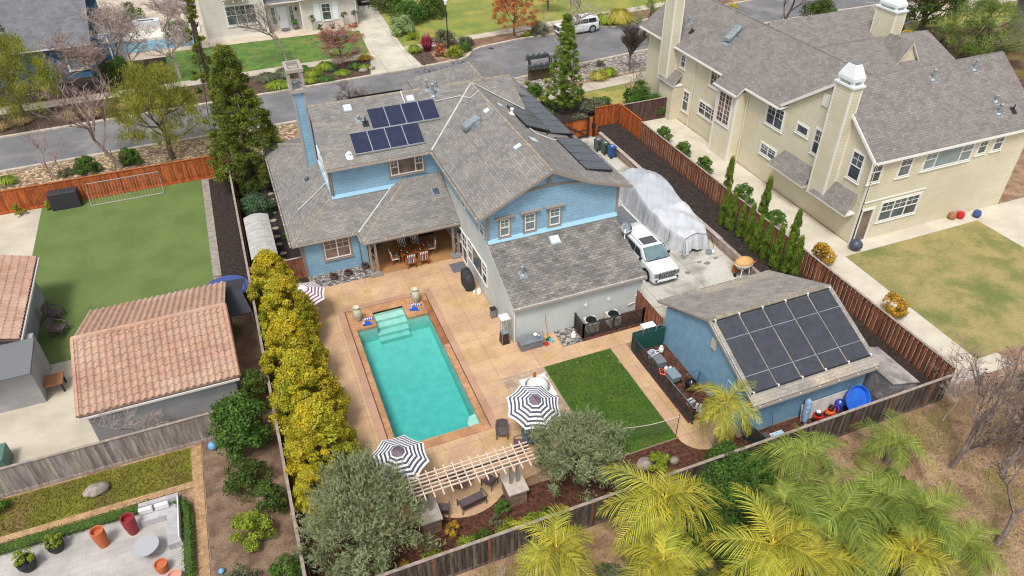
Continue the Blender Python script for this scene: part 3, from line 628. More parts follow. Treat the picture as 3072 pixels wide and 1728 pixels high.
q = MB(); q.slab([(12.55, 39.7, eW(12.55, 0)+.45), (13.7, 40.1, eW(13.7, 0)+.22), (13.6, 40.8, eW(13.6, 0)+.22), (12.5, 40.4, eW(12.5, 0)+.45)], .2)
roof_item(eW, 12.7, 13.6, 39.85, 40.6, 0, .12, q); q.build('roof_vent', GALV, H)
def pipe(zf, x, y, h, r, m=GALV, hat=True, par=None):
    z = zf(x, y); q = MB().lathe([(r*2.2, z-.03), (r*1.3, z+.06), (r, z+.08), (r, z+h)], (x, y, 0), 12)
    if hat: q.lathe([(r*1.4, z+h), (r*1.5, z+h+.05), (r*1.0, z+h+.1), (.001, z+h+.11)], (x, y, 0), 12)
    roof_item(zf, x-.2, x+.2, y-.24, y+.2, 0, .012, q); return q.build('vent_pipe', m, par or H)
pipe(eS, 6.75, 43.45, .28, .08, GALV); pipe(eS, 7.1, 43.17, .42, .05, BLK, False); pipe(eS, 5.5, 41.1, .18, .1, WHITE); pipe(eS, 11.95, 44.4, .75, .1, GALV); pipe(eS, 11.7, 44.95, .6, .08, GALV)
pipe(eS, 12.3, 44.9, .4, .06, GALV); pipe(lt, 12.3, 29.85, .5, .09, GALV); pipe(eE, 15.9, 40.4, .3, .09, WHITE); pipe(eE, 17.3, 38.0, .3, .04, BLK, False); pipe(lambda x, y: zb-.315*(x-xb), 19.0, 38.2, .3, .04, BLK, False)
cb = MB(); k = 0
cb.tube([(9.95, 45.05, 8.4), (9.95, 44.1, 7.93)], .03, 5); cb.tube([(11.9, 43.9, 7.86), (13.6, 44.0, 7.9), (14.1, 43.2, 8.0), (14.78, 43.4, 8.33)], .02, 5)
cb.tube([(4.02, 42.8, 4.1), (3.0, 42.2, 3.65), (1.9, 41.6, 3.2)], .02, 5); cb.tube([(16.2, 38.2, 7.65), (16.4, 37.7, 7.5), (17.3, 37.3, 7.1), (17.8, 37.2, 6.98)], .02, 5)
cb.split('roof_conduit', WTRIM, H)
# utility pipes on the white wall, wall lamp
u = MB()
for x in (15.45, 16.9): u.obox((x, 28.2, 1.35), (.16, .06, .2)).tube([(x, 28.2, 1.3), (x, 28.19, .55)], .015, 5)
u.tube([(18.2, 28.15, .6), (18.6, 28.15, .7), (18.6, 28.15, 1.2), (18.75, 28.15, 1.2)], .03, 6); u.split('wall_conduit', WTRIM, H)
MB().lathe([(.09, 0), (.12, .3), (.03, .38)], (11.0, 37.25, 1.85), 10).build('wall_lamp', BLK, H)

# ---------------------------------------------------------------- garden shed with the pool-heating roof
D_ = thing('shed', 'blue stucco outbuilding with grey roof and black pool-heating mats beside the right fence', 'shed', (22, 21.6, 0))
w = MB(); w.prism([(17.9, 0), (25.3, 0), (25.3, 2.36), (21.7, 4.1), (17.9, 2.36)], 'x', 18.8, 25.85); w.build('wall', BLUES, D_)
sS = lambda x, y: 2.42+.455*(y-17.5); sN = lambda x, y: 2.42+.455*(25.9-y)
SHG = mat('shingle_pale', lin('9c958d', K), .95, lin('89837d', K), 1.5, fine=.14, fsc=9, brick=(.32, .15, .012, .1, .68, .5), col3=lin('b3a794', K))
r = MB(); r.slab([(18.62, 17.5, 2.42), (26.0, 17.5, 2.42), (26.0, 21.7, sS(0, 21.7)), (18.62, 21.7, sS(0, 21.7))], .13, 0, 1)
r.slab([(18.62, 21.7, sS(0, 21.7)), (26.0, 21.7, sS(0, 21.7)), (26.0, 25.9, 2.42), (18.62, 25.9, 2.42)], .13, 0, 1); r.build('roof', [SHG, TRIM], D_)
c = MB(); cap(c, (18.64, 21.7, 4.27), (25.98, 21.7, 4.27), .13); c.build('ridge_cap', MATS['ridge_cap_tan'], D_)
gutter(D_, (18.62, 17.5), (26.0, 17.5), 2.42, (0, -1)); gutter(D_, (18.62, 25.9), (26, 25.9), 2.42, (0, 1))
for i in range(5):
    a = 18.95+i*1.37; q = roof_item(sS, a, a+1.27, 18.02, 21.45, .05, .07, MB()); q = q.build('heating_mat', POOLMAT, D_)
    f = MB()
    for yy in (18.75, 20.55): roof_item(sS, a, a+1.27, yy-.012, yy+.012, .07, .085, f)
    f.split('mat_strap', GALV, q)
for y in (17.98, 21.5):
    z = sS(0, y)+.09; MB().tube([(18.75, y, z), (25.85, y, z)], .035, 8).build('header_pipe', BLK, D_)
f = MB()
for i in range(6):
    a = 18.9+i*1.37
    for y in (17.98, 21.5): f.obox((a, y, sS(0, y)+.1), (.07, .09, .12))
f.split('pipe_clamp', WHITE, D_)
MB().tube([(18.72, 21.5, 4.3), (18.7, 19.0, 3.2), (18.7, 17.95, 2.75), (18.74, 17.85, 1.9), (18.74, 17.85, .3)], .035, 8).build('feed_pipe', GALV, D_)
MB().box(18.74, 18.79, 20.9, 21.3, 2.9, 3.5).build('gable_vent', mat('vent_beige', lin('bdb5a8'), .6), D_)
MB().box(18.75, 18.79, 17.87, 18.0, 0, 2.3).box(18.76, 18.9, 17.86, 17.895, 0, 2.3).split('corner_trim', TRIM, D_)
f = MB()
for y in (18.55, 19.6): f.obox((18.76, y, 1.05), (.06, .05, 2.1))
f.obox((18.76, 19.075, 2.13), (.06, 1.1, .06)); q = f.split('door_frame', BLUE, D_); MB().box(18.78, 18.795, 18.57, 19.58, .05, 2.1).build('door', BLUES, q)
# grey lean-to store at the shed's east end
q = thing('storage_lean_to', 'weathered grey boxy store with sloping lid behind the shed, at the fence corner', 'storage box', (27, 18.2, 0))
b = MB(); b.prism([(26.1, .5), (27.9, .5), (27.9, 1.35), (26.1, 1.9)], 'y', 16.6, 19.3); b.build('body', mat('weathered_grey_panel', lin('8d8a8a'), .8, lin('6d6969'), 1.5, fine=.1, bump=.4, col3=lin('b8aeaa'), sc3=.8), q)
b = MB(); b.slab([(26.05, 16.55, 1.96), (27.98, 16.55, 1.38), (27.98, 19.35, 1.38), (26.05, 19.35, 1.96)], .05); b.build('lid', mat('stained_board', lin('aaa19c'), .9, lin('857c77'), 1.2, fine=.15, col3=lin('6b6562'), sc3=.9), q)
MB().box(26.1, 27.9, 16.6, 19.3, .0, .5).build('base', mat('weathered_grey_panel2', lin('6f6a66'), .9), q)

# ---------------------------------------------------------------- cream house to the right
Y = thing('house', 'large cream clapboard house with brown-grey roof and two chimneys on the right', 'house', (42, 38, 0))
w = MB(); w.prism([(28.95, 0), (37.8, 0), (37.8, 6.15), (33.37, 9.2), (28.95, 6.0)], 'x', 35.2, 48.4)
w.box(35.2, 42.5, 37.8, 56.0, 0, 6.05); w.box(42.5, 52, 40, 52, 0, 5.2); w.build('wall', CREAM, Y)
w = MB(); w.prism([(41.7, .0), (44.1, .0), (44.1, 5.6), (41.7, 5.6)], 'x', 34.35, 35.2); w.build('bay', CREAMP, Y)
ySz = lambda x, y: 6.05+.745*(y-28.75)
r = MB(); zr = ySz(0, 33.35)
r.slab([(35.0, 28.75, 6.05), (49.0, 28.75, 6.05), (49.0, 33.35, zr), (35.0, 33.35, zr)], .14, 0, 1)
r.slab([(35.0, 33.35, zr), (49.0, 33.35, zr), (49.0, 38.0, 6.1), (35.0, 38.0, 6.1)], .14, 0, 1); r.build('south_roof', [SH2, WTRIM], Y)
yW = lambda x, y: 6.05+.72*(x-34.8)
r = MB(); r.slab([(34.8, 57, 6.05), (34.8, 37.6, 6.05), (38.9, 33.6, yW(38.9, 0)), (38.9, 57, yW(38.9, 0))], .14, 0, 1)
r.slab([(38.9, 57, yW(38.9, 0)), (38.9, 33.6, yW(38.9, 0)), (43.2, 33.6, 5.9), (43.2, 57, 5.9)], .14, 0, 1)
r.slab([(34.1, 44.4, 5.55), (34.1, 41.5, 5.55), (35.0, 41.5, 6.22), (35.0, 44.4, 6.22)], .12, 0, 1); r.build('main_roof', [SH2, WTRIM], Y)
r = MB(); r.slab([(43, 46.3, 5.2), (54, 46.3, 5.2), (54, 50, 7.4), (43, 50, 7.4)], .12, 0, 1); r.slab([(43, 50, 7.4), (54, 50, 7.4), (54, 53.6, 5.2), (43, 53.6, 5.2)], .12, 0, 1)
r.slab([(43, 40.6, 4.9), (55.6, 40.6, 4.9), (55.6, 45, 6.6), (43, 45, 6.6)], .12, 0, 1); r.slab([(43, 45, 6.6), (55.6, 45, 6.6), (55.6, 48.5, 5.2), (43, 48.5, 5.2)], .12, 0, 1); r.build('rear_roof', [SH2, WTRIM], Y)
w = MB(); w.box(43, 53.6, 47, 53.2, 0, 5.1); w.box(43, 55.2, 41, 48, 0, 4.8)
w.prism([(50.0, 5.5), (51.9, 5.5), (50.95, 6.9)], 'y', 42.2, 44.2); w.build('rear_wall', CREAM, Y)
r = MB(); r.slab([(49.8, 42.0, 5.5), (50.95, 42.0, 7.05), (50.95, 44.6, 7.05), (49.8, 44.6, 5.5)][::1], .1, 0, 1); r.slab([(50.95, 42.0, 7.05), (52.1, 42.0, 5.5), (52.1, 44.6, 5.5), (50.95, 44.6, 7.05)], .1, 0, 1); r.build('dormer_roof', [SH2, WTRIM], Y)
c = MB(); cap(c, (35.05, 33.35, zr-.08), (48.95, 33.35, zr-.08), .11); c.build('ridge_cap', SH2, Y); c = MB(); cap(c, (38.9, 34.5, yW(38.9, 0)-.08), (38.9, 56.9, yW(38.9, 0)-.08), .11); c.build('ridge_cap', SH2, Y)
# rake boards
t = MB(); t.prism([(28.75, 5.78), (28.75, 6.0), (33.35, zr-.03), (33.35, zr-.25)], 'x', 34.94, 34.995); t.prism([(38.0, 5.85), (38.0, 6.06), (33.35, zr-.03), (33.35, zr-.25)], 'x', 34.94, 34.995)
t.box(35.16, 35.24, 28.9, 29.08, 0, 5.9).box(35.15, 35.3, 28.9, 28.949, 0, 5.9).box(34.32, 34.36, 41.68, 41.82, 0, 5.5).box(34.32, 34.36, 43.98, 44.12, 0, 5.5)
t.box(34.33, 34.5, 41.67, 41.699, 0, 5.5); t.box(35.17, 40.4, 28.9, 28.949, 3.02, 3.1); t.split('trim_board', WTRIM, Y)
gutter(Y, (35.0, 28.75), (49.0, 28.75), 6.05, (0, -1), WTRIM); gutter(Y, (34.8, 37.7), (34.8, 41.5), 6.05, (-1, 0), WTRIM); gutter(Y, (34.8, 44.4), (34.8, 57), 6.05, (-1, 0), WTRIM); gutter(Y, (34.1, 41.5), (34.1, 44.4), 5.55, (-1, 0), WTRIM)
for y, z in ((48.4, 5.9), (41.4, 5.9), (44.5, 5.9)): MB().tube([(35.12, y, 0), (35.12, y, z)], .045, 6).build('downspout', CREAMP, Y)
for a, b, z0, z1, st in ((50.6, 49.95, 4.48, 5.52, 'sash'), (46.3, 44.65, 4.48, 5.95, 'grid2'), (39.2, 37.42, 4.3, 5.8, 'slider'), (36.0, 34.9, 4.98, 5.58, 'plain'), (34.25, 33.45, 4.22, 5.93, 'sash'),
                         (30.78, 29.82, 4.12, 5.95, 'sash'), (39.1, 37.4, 1.95, 2.75, 'slider'), (49.6, 48.75, 1.1, 2.8, 'sash'), (47.25, 44.55, 1.75, 2.8, 'three')):
    window(Y, 'x', 35.2, a, b, z0, z1, -1, GLASSB if st == 'grid2' else GLASS, st, trim=WTRIM, tw=.09)
window(Y, 'x', 34.35, 42.15, 43.75, 2.75, 5.15, -1, GLASSB, 'grid2', trim=WTRIM, tw=.09)
for a, b, z0, z1, st, gl_ in ((35.0, 35.85, 4.55, 6.0, 'sash', GLASS), (37.3, 38.25, 4.5, 5.98, 'sash', GLASS), (39.3, 43.35, 4.56, 5.98, 'triple', GLASSL), (43.85, 44.6, 4.8, 5.9, 'sash', GLASS), (45.2, 46.0, 4.8, 5.9, 'sash', GLASS),
                        (36.9, 40.1, 1.3, 2.75, 'three', GLASS)):
    window(Y, 'y', 28.95, a, b, z0, z1, -1, gl_, st, trim=WTRIM, tw=.09)
window(Y, 'y', 28.95, 35.35, 36.3, .05, 2.5, -1, GLASSB, 'plain', trim=WTRIM, name='back_door')
def awning(y0, y1, xo, z0, z1):
    r = MB(); r.slab([(xo, y1, z0), (xo, y0, z0), (35.19, y0+.35, z1), (35.19, y1-.35, z1)], .08, 0, 1)
    r.box(xo+.12, 35.19, y0+.15, y1-.15, z0-.2, z0-.09, 1); r.build('awning_roof', [SH2, WTRIM], Y)
awning(33.1, 36.95, 34.1, 2.3, 3.25); awning(29.15, 32.6, 34.2, 2.25, 3.4); awning(49.8, 52.3, 34.1, 3.2, 4.0)
MB().box(34.3, 35.2, 50.0, 52.1, 0, 3.1).build('porch_bay', CREAM, Y)
MB().box(35.12, 35.19, 33.75, 34.35, 7.55, 8.35).build('gable_vent', WTRIM, Y)
def chimney(par, x0, x1, y0, y1, zb_, zt):
    c = MB(); c.box(x0, x1, y0, y1, zb_, zt); q = c.build('chimney', CREAM, par)
    t = MB(); e = .015
    for x in (x0-e, x1-.1):
        for y in (y0-e, y1-.1): t.box(x, x+.1+e, y, y+.1+e, zb_, zt)
    t.build('corner_board', WTRIM, q)
    c = MB(); c.box(x0-.1, x1+.1, y0-.1, y1+.1, zt, zt+.12); cx, cy = (x0+x1)/2, (y0+y1)/2
    a, b = (x1-x0)*.42, (y1-y0)*.38
    for sx in (-1, 1):
        for sy in (-1, 1): c.box(cx+sx*a-.09, cx+sx*a+.09, cy+sy*b-.09, cy+sy*b+.09, zt+.12, zt+.36)
    z0 = zt+.36
    def rg(k, z): return [(cx-a*k-.12, cy-b*k-.12, z), (cx+a*k+.12, cy-b*k-.12, z), (cx+a*k+.12, cy+b*k+.12, z), (cx-a*k-.12, cy+b*k+.12, z)]
    A, B_, C_ = rg(1, z0), rg(1, z0+.2), rg(.35, z0+.95)
    for P, Q in ((A, B_), (B_, C_)):
        for i in range(4): c.face([P[i], P[(i+1) % 4], Q[(i+1) % 4], Q[i]])
    c.build('chimney_shroud', mat('shroud_white', lin('dbe0df'), .5), q); return q
chimney(Y, 34.4, 35.19, 31.5, 32.95, 2.0, 9.75); chimney(Y, 52.2, 53.3, 45.6, 47.8, 3.0, 8.2); chimney(Y, 34.3, 35.19, 51.2, 52.6, 2.9, 10.6)
for x, y, h, m in ((42.1, 32.5, .6, GALV), (45.8, 32.6, .6, GALV), (45.9, 29.9, .6, GALV), (46.2, 30.6, .35, GALV), (47.2, 29.9, .4, BLK)): pipe(ySz, x, y, h, .09 if m is GALV else .04, m, m is GALV, Y)
yv = yW; q = MB(); q.slab([(36.6, 46.5, yW(36.6, 0)+.5), (37.9, 46.9, yW(37.9, 0)+.3), (37.8, 47.6, yW(37.8, 0)+.3), (36.5, 47.2, yW(36.5, 0)+.5)], .22); roof_item(yW, 36.4, 37.2, 46.5, 47.3, 0, .1, q); q.build('roof_vent', GALV, Y)
pipe(yW, 36.6, 52.3, .45, .07, GALV, True, Y); pipe(yW, 36.2, 51.2, .4, .04, BLK, False, Y)
# ---------------------------------------------------------------- white house and navy house across the street
Wh = thing('house', 'white clapboard house with grey roof, white front door and shutters across the street', 'house', (6, 90, 0))
w = MB(); w.box(-1.6, 5.0, 87.0, 100, 0, 6.5); w.box(5.0, 8.8, 88.4, 100, 0, 3.3); w.box(8.8, 15.0, 86.8, 100, 0, 3.6); w.build('wall', WSID, Wh)
w = MB(); w.box(-1.63, 5.03, 86.97, 87.0, 0, .35); w.box(4.93, 5.02, 86.96, 88.4, .3, 6.5).box(-1.63, -1.5, 86.96, 87, .3, 6.5).box(8.75, 8.9, 86.76, 86.8, 0, 3.6).box(14.9, 15.03, 86.76, 86.8, 0, 3.6); w.split('trim_board', WTRIM, Wh)
r = MB(); r.slab([(4.8, 87.2, 3.25), (9.2, 87.2, 3.25), (9.2, 93, 6.2), (4.8, 93, 6.2)], .15, 0, 1); r.slab([(8.6, 86.2, 3.6), (15.4, 86.2, 3.6), (15.4, 93, 6.8), (8.6, 93, 6.8)], .15, 0, 1); r.slab([(-2.1, 86.5, 6.6), (5.4, 86.5, 6.6), (5.4, 100, 11), (-2.1, 100, 11)], .15, 0, 1)
r.build('roof', [SH3, WTRIM], Wh)
window(Wh, 'y', 87.0, .9, 4.0, 1.5, 3.5, -1, GLASS, 'three', trim=WTRIM, tw=.14); window(Wh, 'y', 86.8, 11.1, 12.1, .9, 2.7, -1, GLASS, 'sash', trim=WTRIM)
for x in (10.25, 12.3): MB().box(x, x+.65, 86.74, 86.795, .85, 2.75).build('shutter', mat('shutter_white', lin('dfe6ea'), .6), Wh)
q = MB().box(6.35, 7.4, 88.32, 88.39, .1, 2.5).build('front_door', mat('door_white', lin('d8dde2'), .4), Wh)
MB().box(6.45, 6.5, 88.27, 88.31, 1.0, 1.6).build('handle', BLK, q)
for x in (5.65, 7.65): window(Wh, 'y', 88.4, x, x+.5, .6, 2.5, -1, GLASSL, 'sash')
MB().lathe([(.08, 0), (.13, .25), (.02, .4)], (8.45, 88.28, 1.9), 8).build('wall_lamp', BLK, Wh)
b = MB(); b.box(.7, 3.2, 86.0, 87, 4.4, 4.55)
for i in range(16): b.obox((.75+i*.16, 86.05, 4.95), (.045, .045, .8))
b.box(.7, 3.2, 86.0, 86.1, 5.33, 5.4); 
for x in (.75, 3.1): b.obox((x, 86.5, 5.36), (.06, 1, .06))
for x in (.9, 2.9, 1.9): b.obox((x, 86.4, 4.25), (.1, .9, .12), 0, 0, None, Matrix.Rotation(.4, 3, 'X'))
b.build('balcony', WTRIM, Wh)
b = MB()
for i in range(6): b.obox((15.6+i*.62, 92.0, .9), (.05, .05, 1.8))
b.obox((17.2, 92, 1.75), (3.3, .04, .05)); q = b.build('fence_gate', BLK, None); tag(q, 'thin black metal driveway gate beside the white house', 'gate')
Nv = thing('house', 'navy blue house with slate grey roof at the upper left corner', 'house', (-18, 86, 0))
w = MB(); w.box(-30, -12.4, 81, 97, 0, 3.2); w.box(-12.4, -10.8, 83, 90, 0, 3.0); w.build('wall', NAVY, Nv)
r = MB(); r.slab([(-30.5, 80.4, 3.3), (-12.0, 80.4, 3.3), (-12.0, 89, 7.2), (-30.5, 89, 7.2)], .15, 0, 1); r.slab([(-30.5, 89, 7.2), (-12, 89, 7.2), (-12, 98, 3.3), (-30.5, 98, 3.3)], .15, 0, 1)
r.slab([(-12.2, 84, 3.1), (-10.6, 84, 3.1), (-10.6, 89, 4.2), (-12.2, 89, 4.2)], .1, 0, 1); r.build('roof', [SH3, WTRIM], Nv)
window(Nv, 'y', 81, -14.6, -13.1, .9, 2.8, -1, GLASSL, 'sash', trim=WTRIM, tw=.14); window(Nv, 'x', -10.8, 84.5, 86.5, .8, 2.6, 1, GLASSL, 'slider', trim=WTRIM)
MB().box(-12.42, -12.25, 80.9, 81.05, 0, 3.2).box(-10.9, -10.76, 82.95, 83.05, 0, 3).split('trim_board', WTRIM, Nv)
nz_ = lambda x, y: 3.3+.453*(y-80.4); pipe(nz_, -19.4, 83.4, .5, .05, BLK, False, Nv)
p = MB(); p.box(-10.4, -2.2, 90.3, 93.6, .016, .2); tag(p.build('spa_deck', mat('deck_white', lin('d9d3c8'), .7)), 'long white raised poolside deck behind the navy house', 'deck')
tag(MB().face([(-10.3, 86.6, .03), (-2.6, 86.6, .03), (-2.6, 90.1, .03), (-10.3, 90.1, .03)]).build('pool_surface', mat('far_pool_water', lin('6fa6b4'), .1, lin('4f89a2'), 1.2)), kind='structure')
fp = thing('fire_table', 'long white fire table with a dark trough on the far patio', 'fire table', (-8, 95.5, 0)); MB().box(-9.3, -6.4, 94.9, 96.2, .02, .7).build('body', mat('table_white', lin('c9ccd0'), .6), fp); MB().box(-8.7, -7.0, 95.35, 95.7, .7, .73).build('burner', BLK, fp)
# right edge house
E_ = thing('house', 'grey-brown house at the right edge behind the pine', 'house', (86, 48, 0))
w = MB(); w.box(77.0, 96, 36, 53, 0, 5); w.build('wall', mat('grey_siding', lin('8e867c'), .85, brick=(40, .22, .014, .02, .8, 0)), E_)
r = MB(); r.slab([(76.5, 35.5, 5.0), (86, 35.5, 8), (86, 53.5, 8), (76.5, 53.5, 5.0)], .15, 0, 1); r.slab([(86, 35.5, 8), (97, 35.5, 5), (97, 53.5, 5), (86, 53.5, 8)], .15, 0, 1); r.build('roof', [SH2, WTRIM], E_)
# ---------------------------------------------------------------- tiled garage and tiled house on the left
TILE = mat('clay_tile', lin('b49380', .95), .85, lin('aa8672', .95), 2.5, fine=.1, fsc=8, tint=True, col3=lin('bb9f8c', .95))
def tiles(name, par, x0, x1, p0, p1, axis='y', cw=.3, row=.38):
    """barrel tiles: p0=(eave coord, z), p1=(ridge coord, z); columns run along the slope"""
    e0, z0 = p0; e1, z1 = p1; L_ = math.hypot(e1-e0, z1-z0); ny = max(1, round(L_/row)); nx = max(1, round(abs(x1-x0)/cw)); mb = MB()
    n = (-(z1-z0)/L_, (e1-e0)/L_) if e1 > e0 else ((z1-z0)/L_, -(e1-e0)/L_)
    cwx = (x1-x0)/nx; k = 6
    for i in range(nx):
        for j in range(ny):
            t = random.uniform(.92, 1.08); tn = (t*random.uniform(.97, 1.03), t, t*random.uniform(.95, 1.05)); pts = []
            for s_, lift in ((j/ny, .045), ((j+1)/ny+.02, .0)):
                s_ = min(1, s_); row_ = []
                for q in range(k+1):
                    u = q/k; h = 0
                    h = .085*math.sin(math.pi*min(1, u/.68)) if u < .68 else -.02*math.sin(math.pi*(u-.68)/.32)
                    hh = h+lift; a = x0+(i+u)*cwx; e = e0+(e1-e0)*s_; z = z0+(z1-z0)*s_+hh
                    row_.append((a, e, z) if axis == 'y' else (e, a, z))
                pts.append(row_)
            for q in range(k): mb.face([pts[0][q], pts[0][q+1], pts[1][q+1], pts[1][q]], 0, tn)
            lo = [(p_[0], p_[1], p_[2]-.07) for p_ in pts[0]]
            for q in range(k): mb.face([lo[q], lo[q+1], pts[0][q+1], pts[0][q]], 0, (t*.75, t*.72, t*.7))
    return mb.build(name, TILE, par)
G1 = thing('garage', 'detached garage with pink clay-tile roof left of the yellow-green hedge trees', 'garage', (-6.4, 32, 0))
w = MB(); w.prism([(28.5, 0), (35.9, 0), (35.9, 2.55), (32.0, 4.0), (28.5, 2.55)], 'x', -9.75, -3.25); w.build('wall', mat('grey_stucco', lin('a7a5a5', .95), .9, lin('959494', .95), .5, fine=.05), G1)
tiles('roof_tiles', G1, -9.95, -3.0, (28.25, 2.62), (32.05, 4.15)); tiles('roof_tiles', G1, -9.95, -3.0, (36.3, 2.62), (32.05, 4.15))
c = MB()
for i in range(18):
    a = -9.95+i*.386; t = random.uniform(.9, 1.12); c.tube([(a, 32.05, 4.14), (a+.42, 32.05, 4.17)], [.16, .13], 8, 0, True, (t, t*.98, t*.96))
for x in (-9.95, -3.02):
    for i in range(10):
        f_ = i/10; c.tube([(x, 28.2+3.85*f_, 2.66+1.55*f_), (x, 28.6+3.85*f_, 2.82+1.55*f_)], [.12, .1], 6, 0, True, (1.02, .95, .9))
c.build('ridge_tiles', TILE, G1)
MB().slab([(-9.95, 28.2, 2.6), (-3.0, 28.2, 2.6), (-3.0, 32.05, 4.12), (-9.95, 32.05, 4.12)], .08).slab([(-9.95, 32.05, 4.12), (-3.0, 32.05, 4.12), (-3.0, 36.35, 2.6), (-9.95, 36.35, 2.6)], .08).build('roof_deck', mat('roof_deck_brown', lin('6f5a4e'), .9), G1)
MB().box(-9.95, -3.0, 28.08, 28.14, 2.48, 2.58).build('gutter', mat('gutter_white_grey', lin('c8c4bf'), .5), G1)
G2 = thing('house', 'grey stucco house with pink clay-tile roof cut off by the left edge', 'house', (-16, 39, 0))
w = MB(); w.box(-24, -13.6, 35.7, 42.6, 0, 2.7); w.box(-24, -12.6, 33.0, 35.7, 0, 2.5); w.build('wall', MATS['grey_stucco'], G2)
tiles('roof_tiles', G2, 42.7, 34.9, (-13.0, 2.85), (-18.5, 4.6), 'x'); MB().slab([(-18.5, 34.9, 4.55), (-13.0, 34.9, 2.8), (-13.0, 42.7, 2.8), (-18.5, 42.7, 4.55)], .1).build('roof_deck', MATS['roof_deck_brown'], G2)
MB().box(-12.98, -12.9, 34.9, 42.7, 2.65, 2.8).build('gutter', MATS['gutter_white_grey'], G2)
MB().slab([(-24, 32.4, 2.5), (-12.4, 32.4, 2.5), (-12.4, 34.9, 2.75), (-24, 34.9, 2.75)], .1).build('lean_to_roof', mat('dark_grey_felt', lin('6c6e70'), .8), G2)
# low plastic garden store beside the house
Ls = thing('resin_shed', 'long low resin garden shed with pale grey ribbed roof between fence and blue house', 'shed', (-.7, 42, 0))
b = MB(); b.box(-1.35, -.05, 39.35, 44.3, .01, 1.75); b.build('body', mat('resin_taupe', lin('8c8781'), .7), Ls)
r = MB()
for i in range(5):
    y0 = 39.25+i*1.02; n = 6
    for k in range(n):
        a0 = -1.48+k*1.56/n; a1 = a0+1.56/n; z0 = 1.8+.22*math.sin(math.pi*k/n); z1 = 1.8+.22*math.sin(math.pi*(k+1)/n); r.slab([(a0, y0+.02, z0), (a1, y0+.02, z1), (a1, y0+1.0, z1), (a0, y0+1.0, z0)], .05)
r.build('ribbed_roof', mat('resin_roof', lin('b3b0aa'), .6, lin('a3a09b'), 2), Ls)
b = MB(); b.box(-1.3, -.1, 39.3, 39.345, .1, 1.65); b.build('doors', mat('resin_door', lin('9d9183'), .7), Ls)
# ================================================================ FENCES AND WALLS
def fence(name, label, cat, a, b, h, z0, m, cap=True, bw=.15, post=2.3, out=1, postm=None, gap=.012, kick=True, alt=False, group=None):
    a = Vector(a); b = Vector(b); d = b-a; L_ = d.length; d.normalize(); n = Vector((d.y, -d.x))*out; rz = math.atan2(d.y, d.x)
    T = thing(name, label, cat, ((a.x+b.x)/2, (a.y+b.y)/2, z0), group); mb = MB(); k = max(1, int(L_/bw))
    for i in range(k):
        p = a+d*((i+.5)*L_/k); t = random.uniform(.72, 1.25)*(.62 if (alt and i % 2 == 0 and random.random() < .8) else 1); o = n*(.03 if (alt and i % 2) else .012); hh = h-.06-random.uniform(0, .015)
        mb.obox((p.x+o.x, p.y+o.y, z0+hh/2+.03), (L_/k-gap, .018, hh), rz, 0, (t, t*random.uniform(.93, 1.03), t*random.uniform(.88, 1.02)))
    mb.build('boards', m, T)
    c = (a+b)/2; r = MB()
    for zz in (.35, h-.35): r.obox((c.x-n.x*.03, c.y-n.y*.03, z0+zz), (L_, .04, .08), rz, 0, (.9, .88, .85))
    if kick: r.obox((c.x+n.x*.03, c.y+n.y*.03, z0+.1), (L_, .03, .16), rz, 0, (1.25, 1.2, 1.15))
    r.split('rail', m, T)
    if cap: MB().obox((c.x, c.y, z0+h), (L_, .13, .035), rz).build('cap_rail', CAPW if m is not REDW else REDW, T)
    for i in range(int(L_/post)+1):
        p = a+d*min(L_-.05, .05+i*post); MB().obox((p.x, p.y, z0+(h-.01)/2), (.085, .085, h-.03), rz, 0, (1.1, .95, .85)).build('post', postm or m, T)
    return T
POSTB = mat('brown_post', lin('8a5a3e', K), .85, lin('6d4a36', K), 4, fine=.15, tint=True)
fence('fence', 'long weathered grey-brown board fence with a capped top below the pergola and palms', 'fence', (-1.75, 16.1), (29.5, 16.1), 1.72, 0, GREYW, postm=POSTB, alt=True, bw=.16)
fence('fence', 'dark red-brown stained board fence along the raised mulch bed and cypresses', 'fence', (29.62, 16.2), (29.62, 46.9), 1.95, .1, OLDW, cap=True, out=-1, alt=True, postm=POSTB)
fence('fence', 'bright orange new redwood fence section with a sloping look at the back corner', 'fence', (29.62, 46.95), (29.62, 50.45), 2.0, .15, REDW, out=-1)
fence('fence', 'short bright orange new redwood fence facing the street behind the bins', 'fence', (27.3, 50.5), (29.55, 50.5), 2.0, .15, REDW, out=1, post=3)
fence('fence', 'thin brown boundary fence running beside the yellow-green hedge trees', 'fence', (-1.8, 16.25), (-1.8, 54.4), 1.72, 0, OLDW, bw=.16)
fence('fence', 'bright orange fence between the green turf lawn and the pebble verge', 'fence', (-42, 54.6), (-1.85, 54.6), 1.75, 0, REDW, post=2.4, bw=.2)
fence('fence', 'pale weathered fence between the left garage yard and the olive grass strip', 'fence', (-40, 27.25), (-4.2, 27.25), 1.7, 0, mat('silvery_fence_wood', lin('9a908b', K), .9, lin('7b726e', K), 2, fine=.15, tint=True, stretch=(4, 4, .5)), bw=.2)
fence('fence', 'very dark brown fence joining the cream house to the boundary corner', 'fence', (29.7, 50.7), (35.1, 50.7), 1.9, 0, mat('dark_fence_wood', lin('5b463f', K), .9, lin('453631', K), 2, fine=.2, tint=True, stretch=(4, 4, .5)))
fence('fence', 'red-brown fence and gate between the white stucco wing and the blue shed', 'fence', (18.72, 25.4), (18.72, 28.15), 1.6, 0, OLDW, out=-1, cap=False)
T = fence('fence', 'short redwood side gate beside the window wall of the blue house', 'gate', (-1.7, 38.8), (1.42, 38.8), 1.55, 0, OLDW, out=1)
